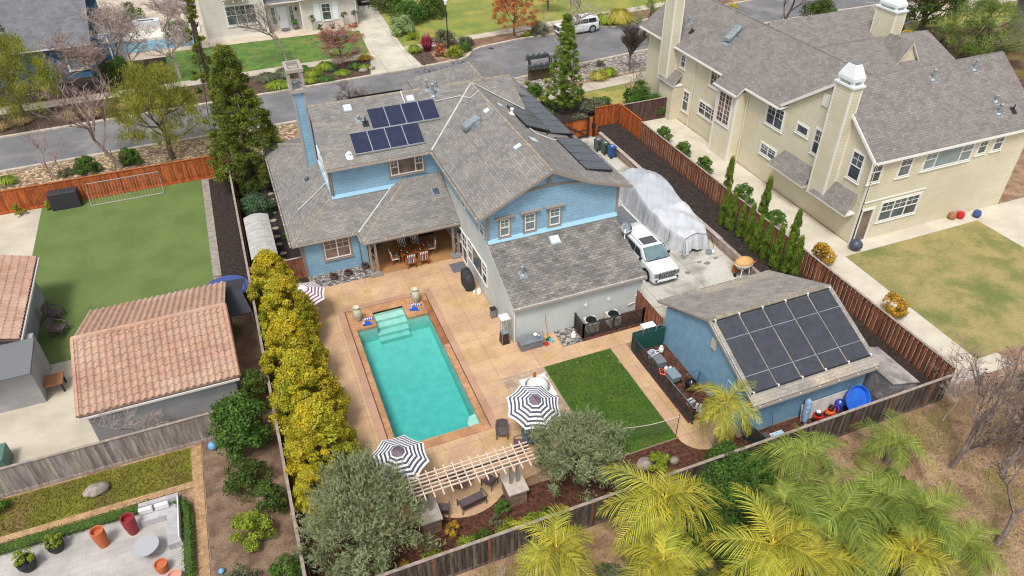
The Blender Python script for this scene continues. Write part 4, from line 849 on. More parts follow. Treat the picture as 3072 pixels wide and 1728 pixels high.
# driveway gate
T = thing('gate', 'wide redwood driveway gate on a black steel frame with a box-shaped opener', 'gate', (25.5, 49.7, 0))
mb = MB(); n = 22
for i in range(n):
    x = 23.65+3.6*(i+.5)/n; t = random.uniform(.7, 1.3); mb.obox((x, 49.75, .93), (.155, .02, 1.75), 0, 0, (t, t*.97, t*.93))
mb.build('boards', REDW, T)
f = MB()
for x in (23.6, 26.25, 26.75): f.box(x, x+.09, 49.62, 49.72, 0, 1.85)
f.box(23.69, 26.25, 49.64, 49.7, 1.76, 1.84).box(23.69, 26.25, 49.64, 49.7, .15, .23).obox((24.95, 49.66, 1.0), (2.95, .05, .07), 0, 0, None, Matrix.Rotation(.55, 3, 'Y')); f.build('frame', BLK, T)
b = MB(); b.box(26.55, 26.8, 49.3, 49.5, .9, 1.35).obox((25.7, 49.45, .85), (1.3, .07, .07)); b.build('opener', BLK, T)
# retaining wall of timber blocks
T = thing('retaining_wall', 'low grey-pink block retaining wall between side yard and mulch bed', 'wall', (27.1, 38, 0))
b = MB(); y = 26.6
while y < 49.2:
    for z in (0, .27):
        o = .6 if z else 0; t = random.uniform(.88, 1.1); b.box(27.05+(.0 if z else -.02), 27.28, y+o*.0+.006, min(49.2, y+1.19), z+.002, z+.262, 0, (t, t*.97, t*.96))
    y += 1.2
b.build('blocks', mat('retaining_block', lin('a3968d', K), .9, lin('8f8279', K), 2, fine=.12, tint=True, bump=.4), T)
MB().box(27.0, 27.3, 31.9, 49.2, .53, .58).build('cap', mat('retaining_cap', lin('b7a99f', K), .9, lin('9f9289', K), 3), T)
# black slatted screen round the air conditioners
def slat_screen(name, label, segs, h, m, gap=.075, lean=0):
    T = thing(name, label, 'fence', (segs[0][0][0], segs[0][0][1], 0))
    for a, b in segs:
        a = Vector(a); b = Vector(b); d = b-a; L_ = d.length; d.normalize(); rz = math.atan2(d.y, d.x); c = (a+b)/2; mb = MB(); k = int(L_/gap)
        for i in range(k+1):
            p = a+d*(i*L_/k); mb.obox((p.x, p.y, h/2), (.03, .022, h-.08), rz)
        q = mb.build('slats', m, T); r = MB()
        for z in (.12, h-.02): r.obox((c.x, c.y, z), (L_+.06, .06, .07), rz)
        r.split('rail', m, T)
        for i in range(int(L_/1.8)+2):
            p = a+d*min(L_, i*1.9); MB().obox((p.x, p.y, (h+.05)/2), (.08, .08, h+.05), rz).build('post', m, T)
    return T
BKW = mat('black_painted_wood', lin('2e2d2f'), .6, lin('3b3a3b'), 3)
slat_screen('screen', 'low black slatted screen around the two air conditioners', [((14.82, 28.15), (14.82, 27.1)), ((14.82, 27.1), (18.6, 27.1))], 1.0, BKW)
slat_screen('picket_fence', 'black picket screen beside the concrete path west of the blue shed', [((16.85, 24.9), (16.95, 19.4))], 1.0, mat('charcoal_wood', lin('35393b'), .6), .12)
slat_screen('screen', 'short dark panel at the shed corner near the fence', [((18.75, 17.7), (19.0, 16.3))], 1.1, mat('dark_teal_wood', lin('2d3a3c'), .6), .05)
T = thing('panel_stack', 'dark green panels with white hoop handles leaning beside the shed corner', 'panels', (17.8, 25.1, 0)); GRN = mat('dark_green_panel', lin('1f4f47'), .5)
for i, m in enumerate((GRN, BKW, GRN)): MB().box(16.8+i*.04, 18.7, 25.0+i*.16, 25.06+i*.16, .02, 1.25-.05*i).build('panel', m, T)
for x in (17.3, 18.1): MB().tube([(x, 25.0, 1.1), (x+.02, 25.03, 1.38), (x+.2, 25.1, 1.45), (x+.38, 25.12, 1.38), (x+.42, 25.15, 1.15)], .018, 6).build('handle', GALV, T)

# ================================================================ POOLSIDE THINGS
def stripes(ax, a0, a1, n): return [(a0+(a1-a0)*i/n, a0+(a1-a0)*(i+1)/n, i % 2) for i in range(n)]
NAVYC = mat('navy_cloth', lin('232a45'), .9); WCL = mat('white_cloth', lin('e6e6e8'), .9); CHC = mat('charcoal_cloth', lin('5d5f66'), .9); PLUM = mat('plum_cloth', lin('5c4b5c'), .8, lin('7a6a78'), 2)
MAR = mat('maroon_cloth', lin('8f5a68'), .9); BLUC = mat('royal_blue_cloth', lin('1f4da3'), .8)
# dining set
T = thing('dining_table', 'rectangular teak dining table set for six under the porch', 'table', (8.2, 38.4, .03))
MB().box(7.3, 9.1, 37.85, 38.95, .6, .65).build('tabletop', TEAK, T)
for x in (7.4, 9.0):
    for y in (37.95, 38.85): MB().box(x-.035, x+.035, y-.035, y+.035, .03, .6).build('leg', TEAK, T)
def teak_chair():
    T = thing('dining_chair', 'x', 'chair', (0, 0, 0), 'teak dining chairs around the porch table')
    for x in (-.23, .23):
        MB().box(x-.022, x+.022, .18, .225, 0, .56).build('leg', TEAK, T, False); MB().obox((x, -.24, .42), (.044, .05, .86), 0, 0, None, Matrix.Rotation(.12, 3, 'X')).build('leg', TEAK, T, False)
        MB().box(x-.03, x+.03, -.22, .24, .55, .585).build('armrest', TEAK, T, False)
    MB().box(-.22, .22, -.2, .22, .31, .35).box(-.22, .22, .19, .21, .15, .19).build('seat_frame', TEAK, T, False)
    b = MB()
    for i in range(3): b.obox((-.15+i*.15, -.28, .6), (.03, .02, .46), 0, 0, None, Matrix.Rotation(.14, 3, 'X'))
    b.obox((0, -.285, .84), (.46, .03, .05)); b.build('back_slats', TEAK, T, False)
    b = MB()
    for a, e, k in stripes('x', -.22, .22, 9): b.box(a, e, -.19, .22, .352, .42, 1-k)
    b.build('seat_cushion', [NAVYC, WCL], T, False); b = MB()
    for a, e, k in stripes('x', -.22, .22, 9): b.obox(((a+e)/2, -.225, .68), (e-a, .07, .6), 0, 1-k, None, Matrix.Rotation(.14, 3, 'X'))
    b.build('back_cushion', [NAVYC, WCL], T, False); return T
c0 = teak_chair()
CH = [((7.78, 37.42), 0, 'left of the two near-side striped teak chairs, its back to the pool'), ((8.6, 37.45), 0, 'right of the two near-side striped teak chairs, its back to the pool'),
      ((6.95, 38.2), -90, 'striped teak chair at the left end of the porch table, nearest the post'), ((9.45, 38.5), 80, 'striped teak chair at the right end of the porch table near the doormat'),
      ((7.75, 39.4), 180, 'left of the two far-side striped teak chairs against the house'), ((8.65, 39.5), 180, 'right of the two far-side striped teak chairs against the house')]
for i, ((x, y), a, l) in enumerate(CH):
    if i == 0: c0.location = (x, y, .03); c0.rotation_euler.z = R_(a); c0['label'] = l; c0.scale = (1.12, 1.12, 1.05)
    else: dup(c0, (x, y, .03), R_(a), l)
pl0 = thing('place_setting', 'x', 'plate', (0, 0, 0), 'place settings on the porch table')
MB().lathe([(.001, 0), (.13, .004), (.15, .018)], (0, 0, 0), 20).build('plate', mat('dark_plate', lin('26262e'), .3), pl0, False); MB().obox((0, 0, .03), (.08, .14, .03), .4).build('napkin', WCL, pl0, False)
for i, (x, y, l) in enumerate(((7.75, 38.05, 'dark plate nearest the left near-side chair'), (8.6, 38.08, 'dark plate nearest the right near-side chair'), (7.45, 38.42, 'dark plate at the left end of the table'),
                               (8.95, 38.45, 'dark plate at the right end of the table'), (7.75, 38.75, 'dark plate before the left far-side chair'), (8.65, 38.78, 'dark plate before the right far-side chair'))):
    if i == 0: pl0.location = (x, y, .68); pl0['label'] = l
    else: dup(pl0, (x, y, .68), None, l)
T = thing('centrepiece', 'small cluster of dark candle jars in the middle of the porch table', 'centrepiece', (8.2, 38.42, .65))
for i, (x, y) in enumerate(((8.1, 38.4), (8.25, 38.5), (8.35, 38.35), (8.2, 38.3))): MB().lathe([(.04, .68), (.045, .8), (.03, .86), (.03, .9)], (x, y, 0), 10).build('jar', mat('dark_green_glass', lin('2d3b2f'), .15), T)
tag(MB().box(8.95, 10.2, 40.55, 41.05, .034, .045).build('doormat', BLKR), 'black doormat before the porch house door', 'doormat'); tag(MB().box(10.05, 11.0, 35.7, 36.7, .026, .04).build('doormat', mat('grey_mat', lin('6b6c70'), .95, lin('5c5d61'), 8)), 'grey doormat by the sliding glass door beside the covered grill', 'doormat')
T = thing('stool_with_bag', 'blue and white cooler bag standing against the porch wall', 'cooler', (6.1, 40.2, .03)); MB().box(5.95, 6.25, 40.05, 40.35, .03, .5).build('body', mat('navy_plastic', lin('2c3c66'), .5), T); MB().sph((6.1, 40.2, .58), (.16, .16, .12), 12).build('lid', WHITE, T, smooth=True)
# umbrellas
def umbrella(name, label, c, R, h, tilt, taxis, colr, group, n=8, phase=0, bands=6):
    T = thing(name, label, 'umbrella', (c[0], c[1], 0), group)
    MB().tube([(c[0], c[1], .03), (c[0], c[1], h-.05)], .022, 8).build('pole', BLK, T); MB().lathe([(.25, .02), (.25, .06), (.06, .1), (.04, .2)], (c[0], c[1], 0), 16).build('base', BLK, T)
    mb = MB(); M3 = Matrix.Rotation(tilt, 3, Vector(taxis)); apex = Vector((c[0], c[1], h)); K_ = 12
    def pt(rf, k, q):                                   # k-th rib, q = fraction to the next rib
        a0 = phase+2*math.pi*k/n; a1 = phase+2*math.pi*(k+1)/n; p0 = Vector((math.cos(a0), math.sin(a0), 0)); p1 = Vector((math.cos(a1), math.sin(a1), 0))
        p = p0.lerp(p1, q)*R*rf; sag = math.sin(math.pi*q)*.1*rf; p *= 1-sag*.55
        p.z = -.46*R*(rf**1.25)+sag*.05; return apex+M3 @ p
    rads = [0, .2]+[.2+.8*i/(2*bands-1) for i in range(1, 2*bands)]
    for bi in range(len(rads)-1):
        m = 2 if bi == 0 else (0 if bi % 2 else 1)
        for k in range(n):
            for s_ in range(4):
                A = [pt(rads[bi], k, s_/4), pt(rads[bi], k, (s_+1)/4), pt(rads[bi+1], k, (s_+1)/4), pt(rads[bi+1], k, s_/4)]
                if bi == 0: A = [A[0], A[2], A[3]]
                mb.face(A[::-1], m)
    mb.build('canopy', colr, T)
    v = MB()
    for k in range(n): v.face([pt(0, 0, 0)+M3 @ Vector((0, 0, .07)), pt(.23, k, 0)+M3 @ Vector((0, 0, .03)), pt(.23, k, 1)+M3 @ Vector((0, 0, .03))])
    v.lathe([(.03, 0), (.03, .1), (.001, .14)], tuple(apex+Vector((0, 0, .02))), 8); v.build('vent_cap', colr[2], T)
    r = MB()
    for k in range(n): r.tube([pt(.02, k, 0)-Vector((0, 0, .03)), pt(.98, k, 0)-Vector((0, 0, .02))], .008, 4)
    r.build('ribs', BLK, T); return T
umbrella('patio_umbrella', 'navy and white ringed umbrella at the pool corner above the olive tree', (2.88, 20.95), 1.33, 2.62, .06, (1, 0, 0), [WCL, mat('charcoal_navy_cloth', lin('4c4d5c'), .9), PLUM], 'ringed patio umbrellas', phase=.35)
umbrella('patio_umbrella', 'navy and white ringed umbrella tilted beside the domed pizza oven', (9.45, 21.4), 1.33, 2.75, .2, (1, .2, 0), [WCL, MATS['charcoal_navy_cloth'], PLUM], 'ringed patio umbrellas', phase=.1)
umbrella('patio_umbrella', 'maroon and white ringed umbrella half hidden by the hedge near the gate', (.85, 34.5), 1.3, 2.4, .05, (1, 0, 0), [WCL, MAR, WCL], 'ringed patio umbrellas', phase=.2)
# urns
def urn(loc, label):
    T = thing('urn', label, 'urn', loc, 'tall cream urns on the pool coping'); S_ = mat('aged_cream_pottery', lin('cfc7b2'), .85, lin('b5ad94'), 5, fine=.12, fsc=25, bump=.4, col3=lin('a5a283'), sc3=3)
    MB().lathe([(.12, 0), (.13, .05), (.2, .25), (.275, .5), (.27, .66), (.19, .8), (.135, .87), (.14, .93), (.19, .97), (.195, 1.0), (.15, 1.0), (.12, .93), (.001, .8)], (0, 0, 0), 24).build('body', S_, T, False, smooth=True)
    for s_ in (-1, 1): MB().tube([(s_*.13, 0, .9), (s_*.25, 0, .9), (s_*.31, 0, .82), (s_*.28, 0, .72), (s_*.24, 0, .7)], .028, 8).build('handle', S_, T, False, smooth=True)
    return T
u0 = urn((3.5, 33.35, .045), 'tall cream urn with two handles left of the pool steps'); dup(u0, (7.05, 33.75, .045), .3, 'tall cream urn with two handles right of the pool steps')
def towel(loc, rz, label):
    T = thing('towel_roll', label, 'towel', loc, 'blue striped towels on the pool coping', rz); MB().slab([(-.05, -.05, .03), (.5, .0, .03), (.3, .32, .05), (0, .35, .05)], .028).build('towel', BLUC, T, False)
    for (a, b) in (((0, 0), (0, .5)), ((0, .5), (.55, .5))):
        m = MB(); n = 9
        for i in range(n):
            p = Vector(a).lerp(Vector(b), i/n); q = Vector(a).lerp(Vector(b), (i+1)/n); m.tube([(p.x, p.y, .06), (q.x, q.y, .06)], .06, 8, i % 2)
        m.build('striped_roll', [BLUC, WCL], T, False)
    return T
t0 = towel((3.72, 32.75, .046), -.15, 'folded blue towel with striped rolls left of the pool steps'); dup(t0, (6.55, 33.1, .046), -.45, 'folded blue towel with striped rolls right of the pool steps')
# covered grill
T = thing('covered_grill', 'barbecue grill under a black cover against the white wall', 'grill', (10.45, 34.15, .02)); m = MB(); prof = [(.0, .30, .62), (.35, .31, .63), (.75, .3, .62), (.85, .27, .58), (1.02, .24, .5), (1.08, .14, .4)]; rg = []
for z, a, b in prof:
    rg.append([(10.45+a*math.copysign(abs(math.cos(t))**.45, math.cos(t))*(1+.05*math.sin(9*t)*(1-z)), 34.15+b*math.copysign(abs(math.sin(t))**.45, math.sin(t))*(1+.04*math.sin(7*t)*(1-z)), .025+z) for t in [2*math.pi*i/32 for i in range(32)]])
for P, Q in zip(rg, rg[1:]):
    for i in range(32): m.face([P[i], P[(i+1) % 32], Q[(i+1) % 32], Q[i]])
m.face(rg[-1]); m.build('cover', mat('black_cover', lin('2b2c30'), .7, lin('3a3b3f'), 2), T, smooth=True)
def tank(loc, label):
    T = thing('propane_tank', label, 'gas bottle', loc, 'white propane tanks'); MB().lathe([(.1, 0), (.13, .03), (.14, .08), (.14, .24), (.1, .31), (.03, .33), (.03, .37), (.001, .37)], (0, 0, 0), 16).build('tank', WHITE, T, False, smooth=True)
    MB().lathe([(.08, .3), (.085, .4), (.075, .4), (.07, .3)], (0, 0, 0), 12).build('collar', WHITE, T, False); return T
p0 = tank((10.8, 33.1, .02), 'white propane tank beside the covered grill'); dup(p0, (14.35, 27.35, .03), None, 'white propane tank on the gravel at the black screen'); dup(p0, (18.25, 24.5, .03), None, 'white propane tank against the blue shed wall')
dup(p0, (10.55, 33.25, .02), None, 'small white canister tucked between grill cover and propane tank', sc=.6)
T = thing('trash_bin', 'slim steel pedal bin with a black lid by the white wall', 'bin', (10.85, 30.75, .02)); MB().box(10.68, 11.0, 30.6, 30.9, .02, .6).build('body', mat('brushed_steel', lin('8b8b8c'), .4, metal=.5), T, bevel=.03); MB().box(10.66, 11.02, 30.58, 30.92, .6, .66).build('lid', BLK, T, bevel=.02)
# pyramid heater
T = thing('patio_heater', 'pyramid patio heater with a white top beside the corner of the white wall', 'heater', (10.65, 28.45, .02)); x, y = 10.65, 28.45
MB().obox((x, y, .4), (.46, .46, .72), 0, 0, None, None, .82).build('base', mat('heater_brown', lin('3a2a24'), .5), T); MB().tube([(x, y, .76), (x, y, 1.7)], .045, 10).build('glass_tube', mat('heater_glass', lin('aab4b2'), .1), T)
for sx in (-1, 1):
    for sy in (-1, 1): MB().tube([(x+sx*.23, y+sy*.23, .03), (x+sx*.12, y+sy*.12, 1.75)], .018, 5).build('rod', GALV, T)
MB().obox((x, y, .79), (.4, .4, .04)).obox((x, y, 1.78), (.32, .32, .05)).build('shelf', GALV, T); MB().lathe([(.38, 0), (.36, .05), (.001, .16)], (x, y, 1.81), 4, mx=Matrix.Rotation(.785, 3, 'Z')).build('reflector', WHITE, T)
# deck box and bits on it
T = thing('deck_box', 'grey resin deck box against the white stucco wall', 'storage box', (11.85, 27.65, .02)); MB().box(11.2, 12.5, 27.32, 27.95, .02, .48).build('body', GREYP, T, bevel=.02); MB().box(11.16, 12.54, 27.28, 27.98, .48, .56).build('lid', GREYP, T, bevel=.03)
T = thing('bowl', 'small white bowl on the right end of the grey deck box', 'bowl', (12.2, 27.75, .56)); MB().lathe([(.06, .56), (.12, .66), (.1, .65), (.05, .58), (.001, .58)], (12.2, 27.75, 0), 16).build('body', WHITE, T)
T = thing('jug', 'blue and white jug on the grey deck box', 'jug', (12.3, 27.5, .56)); MB().lathe([(.06, .56), (.07, .66), (.04, .72), (.001, .73)], (12.3, 27.5, 0), 12).build('body', mat('mid_blue_plastic', lin('3f7fc0'), .4), T); MB().lathe([(.045, .73), (.045, .76), (.001, .77)], (12.3, 27.5, 0), 10).build('cap', WHITE, T)
T = thing('broom', 'broom with a wooden handle and green head leaning on the white wall', 'broom', (12.95, 27.8, .02)); MB().tube([(12.95, 27.72, .2), (12.95, 28.18, 1.45)], .013, 6).build('handle', TEAK, T); MB().obox((12.95, 27.68, .13), (.3, .1, .18), .3).build('head', mat('green_bristle', lin('2f6b3a'), .9), T)
T = thing('dustpan', 'red long-handled dustpan beside the deck box', 'dustpan', (12.7, 27.45, .02)); MB().obox((12.72, 27.4, .06), (.26, .24, .06), .2).build('pan', mat('bright_red_plastic', lin('b8242c'), .4), T); MB().tube([(12.7, 27.5, .08), (12.62, 27.75, .75)], .012, 5).build('handle', BLK, T)
T = thing('bucket', 'light blue bucket by the white wall', 'bucket', (13.05, 27.45, .02)); MB().lathe([(.09, .02), (.12, .26), (.105, .26), (.08, .05), (.001, .05)], (13.05, 27.45, 0), 14).build('body', mat('light_blue_plastic', lin('8fc4d4'), .4), T)
# air conditioners
def acu(loc, label):
    T = thing('air_conditioner', label, 'air conditioner', loc, 'air conditioners behind the black screen'); MB().obox((0, 0, .36), (.72, .72, .66)).build('case', mat('ac_beige', lin('c9c5b8'), .5), T, False, bevel=.03)
    g = MB(); 
    for k in range(5): g.lathe([(.09+k*.05, 0), (.11+k*.05, 0), (.11+k*.05, .02), (.09+k*.05, .02)], (0, 0, .7), 20)
    g.build('fan_grille', BLK, T, False); MB().lathe([(.001, 0), (.32, 0)], (0, 0, .695), 20).build('fan_opening', BLKR, T, False); return T
a0 = acu((15.55, 27.62, .03), 'left air conditioner behind the black slatted screen'); dup(a0, (16.95, 27.62, .03), None, 'right air conditioner behind the black slatted screen')
# pots on the pebbles
def pot(loc, label):
    T = thing('planter', label, 'planter', loc, 'round dark rimmed planters on the pebble strip'); P_ = mat('dark_brown_glaze', lin('4a3530'), .5, lin('5f463d'), 6)
    MB().lathe([(.16, 0), (.23, .06), (.24, .14), (.21, .17), (.235, .2), (.235, .28), (.19, .29), (.17, .24), (.001, .22)], (0, 0, 0), 20).build('pot', P_, T, False); MB().lathe([(.001, .235), (.17, .235)], (0, 0, 0), 16).build('soil', MULCHD, T, False); return T
q0 = pot((3.0, 38.0, .03), 'leftmost of the three dark round planters on the pebbles'); dup(q0, (3.9, 38.05, .03), None, 'middle of the three dark round planters on the pebbles'); dup(q0, (5.05, 38.35, .03), None, 'rightmost dark round planter, nearest the porch post')
# domed oven
T = thing('pizza_oven', 'white domed pizza oven with a terracotta flue on a white-topped counter', 'oven', (10.6, 23.7, .02)); STN = mat('stacked_stone', lin('a48b78', K), .9, lin('8a7262', K), 4, fine=.15, brick=(.3, .09, .012, .2, .55, .5), bump=.6)
MB().box(10.0, 11.2, 22.95, 24.4, .02, .88).build('counter', mat('brown_render', lin('8f7867', K), .9, lin('7d6858', K), 1.5, fine=.1), T); MB().box(9.9, 11.3, 22.86, 24.5, .88, .95).build('countertop', mat('white_counter', lin('dcdad4'), .5, lin('cfccc4'), 2), T)
MB().lathe([(.56*math.cos(R_(a)), .97+.5*math.sin(R_(a))) for a in range(0, 86, 9)]+[(.001, 1.47)], (10.6, 23.75, 0), 32).build('dome', mat('white_render', lin('dedcd6'), .85, lin('d0cec8'), 3, bump=.2), T, smooth=True)
b = MB()
for i in range(26):
    a = 2*math.pi*i/26; t = random.uniform(.7, 1.2); b.obox((10.6+.6*math.cos(a), 23.75+.6*math.sin(a), 1.0), (.07, .13, .1), a, 0, (t, t, t))
b.build('brick_ring', mat('grey_brick', lin('8d8580'), .9, tint=True), T); MB().lathe([(.08, 1.4), (.08, 1.68), (.05, 1.68), (.05, 1.5)], (10.55, 24.0, 0), 12).build('flue', mat('terracotta', lin('b0603f'), .8), T)
o0 = tag(MB().sph((11.0, 23.1, .99), .04, 8).build('jar', WHITE, None, smooth=True), 'tiny white jar at the oven counter edge', 'jar')
# pergola with stone pillars
T = thing('pergola', 'narrow pale-slatted pergola on two stone pillars by the front fence', 'pergola', (5.4, 19, 0)); PGW = mat('peach_painted_wood', lin('ddc7b4'), .7, lin('cdb6a2'), 3)
for i, y in enumerate((18.55, 18.74, 18.93, 19.12, 19.31, 19.5)): MB().box(2.7, 8.25, y-.02, y+.02, 2.36, 2.42).build('slat', PGW, T)
for i in range(14): x = 2.95+i*.385; MB().box(x-.025, x+.025, 18.28, 19.72, 2.28, 2.355).build('rafter', PGW, T)
for y in (18.8, 19.25): MB().box(2.9, 8.0, y-.04, y+.04, 2.1, 2.28).build('beam', TRIM, T)
for x, (a, b) in ((3.4, (3.05, 3.85)), (7.35, (6.95, 7.75))):
    q = MB().box(a, b, 18.25, 19.25, 0, .86).build('stone_pillar', STN, T); MB().box(a-.07, b+.07, 18.17, 19.33, .86, .94).build('pillar_cap', mat('limestone_cap', lin('bcb2a6', K), .85, lin('aaa094', K), 3), q)
    for dx in (-.16, .16): MB().box(x+dx-.055, x+dx+.055, 18.72, 18.83, .94, 2.1).build('post', TRIM, T)
# fire pit table and wicker seats
T = thing('fire_pit', 'round dark slatted fire pit table under the pergola', 'fire pit', (5.3, 20.3, .02)); WK = mat('dark_wicker', lin('54474a'), .75, lin('66585a'), 12, fine=.2, fsc=50)
MB().lathe([(.35, .02), (.4, .35), (.001, .35)], (5.3, 20.35, 0), 20).build('base', WK, T); m = MB()
for i in range(36):
    a = 2*math.pi*i/36; m.obox((5.3+.46*math.cos(a), 20.35+.46*math.sin(a), .43), (.34, .055, .04), a)
m.build('slatted_top', mat('brown_slat', lin('6d5a50'), .7), T); MB().lathe([(.001, .46), (.27, .46), (.3, .48), (.3, .4)], (5.3, 20.35, 0), 20).build('burner', BLK, T)
def wick(wd, name, label, loc, rz, grp=None):
    T = thing(name, label, 'bench' if wd > .8 else 'chair', loc, grp, rz); h = wd/2
    MB().box(-h, h, -.26, .24, .3, .35).build('seat', WK, T, False)
    m = MB(); N_ = 16 if wd > .8 else 9; A = []; B_ = []
    for i in range(N_+1):
        u = -h+wd*i/N_; A.append((u, .26, .36)); B_.append((u*1.04, .36+.03*math.sin(math.pi*i/N_), .72+.05*math.sin(math.pi*i/N_)))
    for i in range(N_): m.slab([A[i], A[i+1], B_[i+1], B_[i]], .03)
    m.build('backrest', WK, T, False)
    for s_ in (-1, 1):
        MB().tube([(s_*h, -.28, .02), (s_*h*1.02, -.27, .5), (s_*(h+.03), -.1, .56), (s_*(h+.03), .15, .56), (s_*h, .33, .7)], .028, 7).build('arm', WK, T, False); MB().tube([(s_*h, .24, .0), (s_*h, .28, .35)], .022, 6).build('leg', WK, T, False)
    return T
w0 = wick(.52, 'wicker_chair', 'dark wicker chair left of the wicker bench', (4.15, 19.05, .02), R_(160), 'dark wicker chairs around the fire pit')
wick(1.15, 'wicker_bench', 'dark wicker loveseat bench at the rounded patio edge', (5.45, 18.98, .02), R_(180+8))
dup(w0, (6.55, 19.7, .02), R_(215), 'dark wicker chair between the bench and the right stone pillar'); dup(w0, (8.6, 21.15, .02), R_(250), 'dark wicker chair beneath the tilted umbrella beside the olive tree')
dup(w0, (3.35, 20.2, .02), R_(95), 'dark wicker chair half hidden under the left end of the pergola'); dup(w0, (8.1, 22.2, .02), R_(340), 'dark wicker chair showing only its legs under the tilted umbrella')
T = thing('patio_table', 'round dark patio table under the tilted umbrella', 'table', (9.35, 21.3, .02)); MB().lathe([(.6, .6), (.6, .63), (.001, .63)], (9.35, 21.3, 0), 24).build('tabletop', mat('smoked_glass', lin('55636a'), .2), T); MB().tube([(9.35, 21.3, .02), (9.35, 21.3, .6)], .05, 8).build('pedestal', BLK, T)
T = thing('patio_table', 'round dark patio table under the pool corner umbrella', 'table', (2.88, 20.95, .02)); MB().lathe([(.55, .6), (.55, .63), (.001, .63)], (2.88, 20.95, 0), 24).build('tabletop', MATS['smoked_glass'], T); MB().tube([(2.88, 20.95, .02), (2.88, 20.95, .6)], .05, 8).build('pedestal', BLK, T)
# teal slatted chair
T = thing('adirondack_chair', 'turquoise curved garden chair on the mulch beside the olive tree', 'chair', (12.05, 17.75, .01), None, R_(195)); TEAL = mat('turquoise_paint', lin('4fa090'), .6, lin('3d8577'), 5)
m = MB()
for i in range(5): m.obox((-.2+i*.1, .02, .24-.0), (.09, .5, .02), 0, 0, None, Matrix.Rotation(.18, 3, 'X'))
m.build('seat', TEAL, T, False); m = MB()
for i in range(6): m.obox((-.24+i*.095, .32, .52), (.085, .02, .62-.06*abs(i-2.5)), 0, 0, None, Matrix.Rotation(-.3, 3, 'X'))
m.build('backrest', TEAL, T, False)
for s_ in (-1, 1): MB().obox((s_*.34, 0, .42), (.12, .6, .02)).build('armrest', TEAL, T, False); MB().box(s_*.32-.03, s_*.32+.03, -.28, -.22, 0, .42).build('leg', TEAL, T, False); MB().box(s_*.3-.03, s_*.3+.03, .2, .26, 0, .4).build('leg', TEAL, T, False)
# net across the lawn
T = thing('badminton_net', 'sagging dark net stretched across the lower end of the lawn', 'net', (14.2, 19.2, 0)); NETM = mat('net_cord', lin('3c4440'), .8)
A, B_ = Vector((12.9, 19.35, 1.45)), Vector((15.78, 19.0, 1.45)); top = [A.lerp(B_, i/20)-Vector((0, 0, .16*math.sin(math.pi*i/20))) for i in range(21)]
MB().tube(top, .016, 5).build('headband', mat('net_tape', lin('c9b8b0'), .8), T); m = MB(); bot = [p-Vector((0, 0, .62)) for p in top]; m.tube(bot, .008, 4)
for i in range(1, 60): p = top[0].lerp(top[-1], i/60); k = i/60*20; q = top[int(k)].lerp(top[min(20, int(k)+1)], k-int(k)); m.tube([q, q-Vector((0, 0, .62))], .0028, 3)
for j in range(1, 10): m.tube([p-Vector((0, 0, .062*j)) for p in top], .0025, 3)
m.build('mesh', NETM, T)
for p in (A, B_): MB().tube([(p.x, p.y, 0), (p.x, p.y, 1.55)], .018, 6).build('pole', BLK, T)
# ---------------------------------------------------------------- things in the pen beside the shed and behind it
T = thing('freezer_box', 'white lidded box between the fence gate and green panels', 'box', (18.25, 25.9, .02)); MB().box(17.85, 18.6, 25.6, 26.15, .02, .75).build('body', WHITE, T, bevel=.03); MB().box(17.83, 18.62, 25.58, 26.17, .76, .82).build('lid', WHITE, T, bevel=.02)
T = thing('hose_pile', 'white and blue coiled hose heap in the shed pen', 'hose', (17.6, 24.3, .03)); m = MB()
for k in range(7):
    r_ = .2+.03*random.random(); m.tube([(17.6+r_*math.cos(a)+.03*k*random.uniform(-1, 1), 24.3+r_*math.sin(a), .1+.05*k+.02*math.sin(3*a)) for a in [2*math.pi*i/18 for i in range(19)]], .022, 5)
m.build('coil', mat('white_hose', lin('c6cbd6'), .5), T)
T = thing('storage_tote', 'dark grey storage tote in the shed pen', 'tote', (17.6, 23.7, .03)); MB().obox((17.6, 23.65, .22), (.5, .6, .38)).build('body', GREYP, T, bevel=.02); MB().obox((17.6, 23.65, .44), (.55, .65, .05)).build('lid', GREYP, T, bevel=.02)
j0 = thing('plastic_jug', 'x', 'jug', (0, 0, 0), 'white plastic jugs in the shed pen'); MB().lathe([(.09, 0), (.1, .04), (.1, .2), (.03, .28), (.03, .31), (.001, .31)], (0, 0, 0), 12).build('body', WHITE, j0, False, smooth=True); MB().lathe([(.03, .31), (.03, .34), (.001, .34)], (0, 0, 0), 8).build('cap', mat('mid_blue_plastic', lin('3f7fc0')), j0, False)
for i, (x, y, l) in enumerate(((17.75, 23.15, 'white plastic jug nearest the dark grey tote'), (17.95, 23.05, 'white plastic jug nearest the blue shed wall'), (17.65, 22.92, 'white plastic jug nearest the path'), (17.88, 22.83, 'white plastic jug touching the grey garden cart'))):
    if i == 0: j0.location = (x, y, .03); j0['label'] = l
    else: dup(j0, (x, y, .03), None, l)
T = thing('garden_cart', 'grey plastic garden cart behind the black picket screen', 'cart', (17.65, 22.3, .03)); MB().obox((17.65, 22.35, .38), (.5, .65, .4), 0, 0, None, None, 1.15).build('tub', mat('blue_grey_plastic', lin('7c8b93'), .5), T, bevel=.03)
for s_ in (-1, 1): MB().tube([(17.65+s_*.27, 22.1, .17), (17.65+s_*.31, 22.1, .17)], .14, 14).build('wheel', BLKR, T)
T = thing('red_hose', 'bright red hose hanging on the black picket screen', 'hose', (17.0, 22.9, .3)); MB().tube([(17.0+.03*math.cos(a*3), 23.0+.2*math.cos(a), .55+.25*math.sin(a)) for a in [i*.42 for i in range(40)]], .02, 6).build('coil', mat('bright_red_plastic', lin('b8242c')), T)
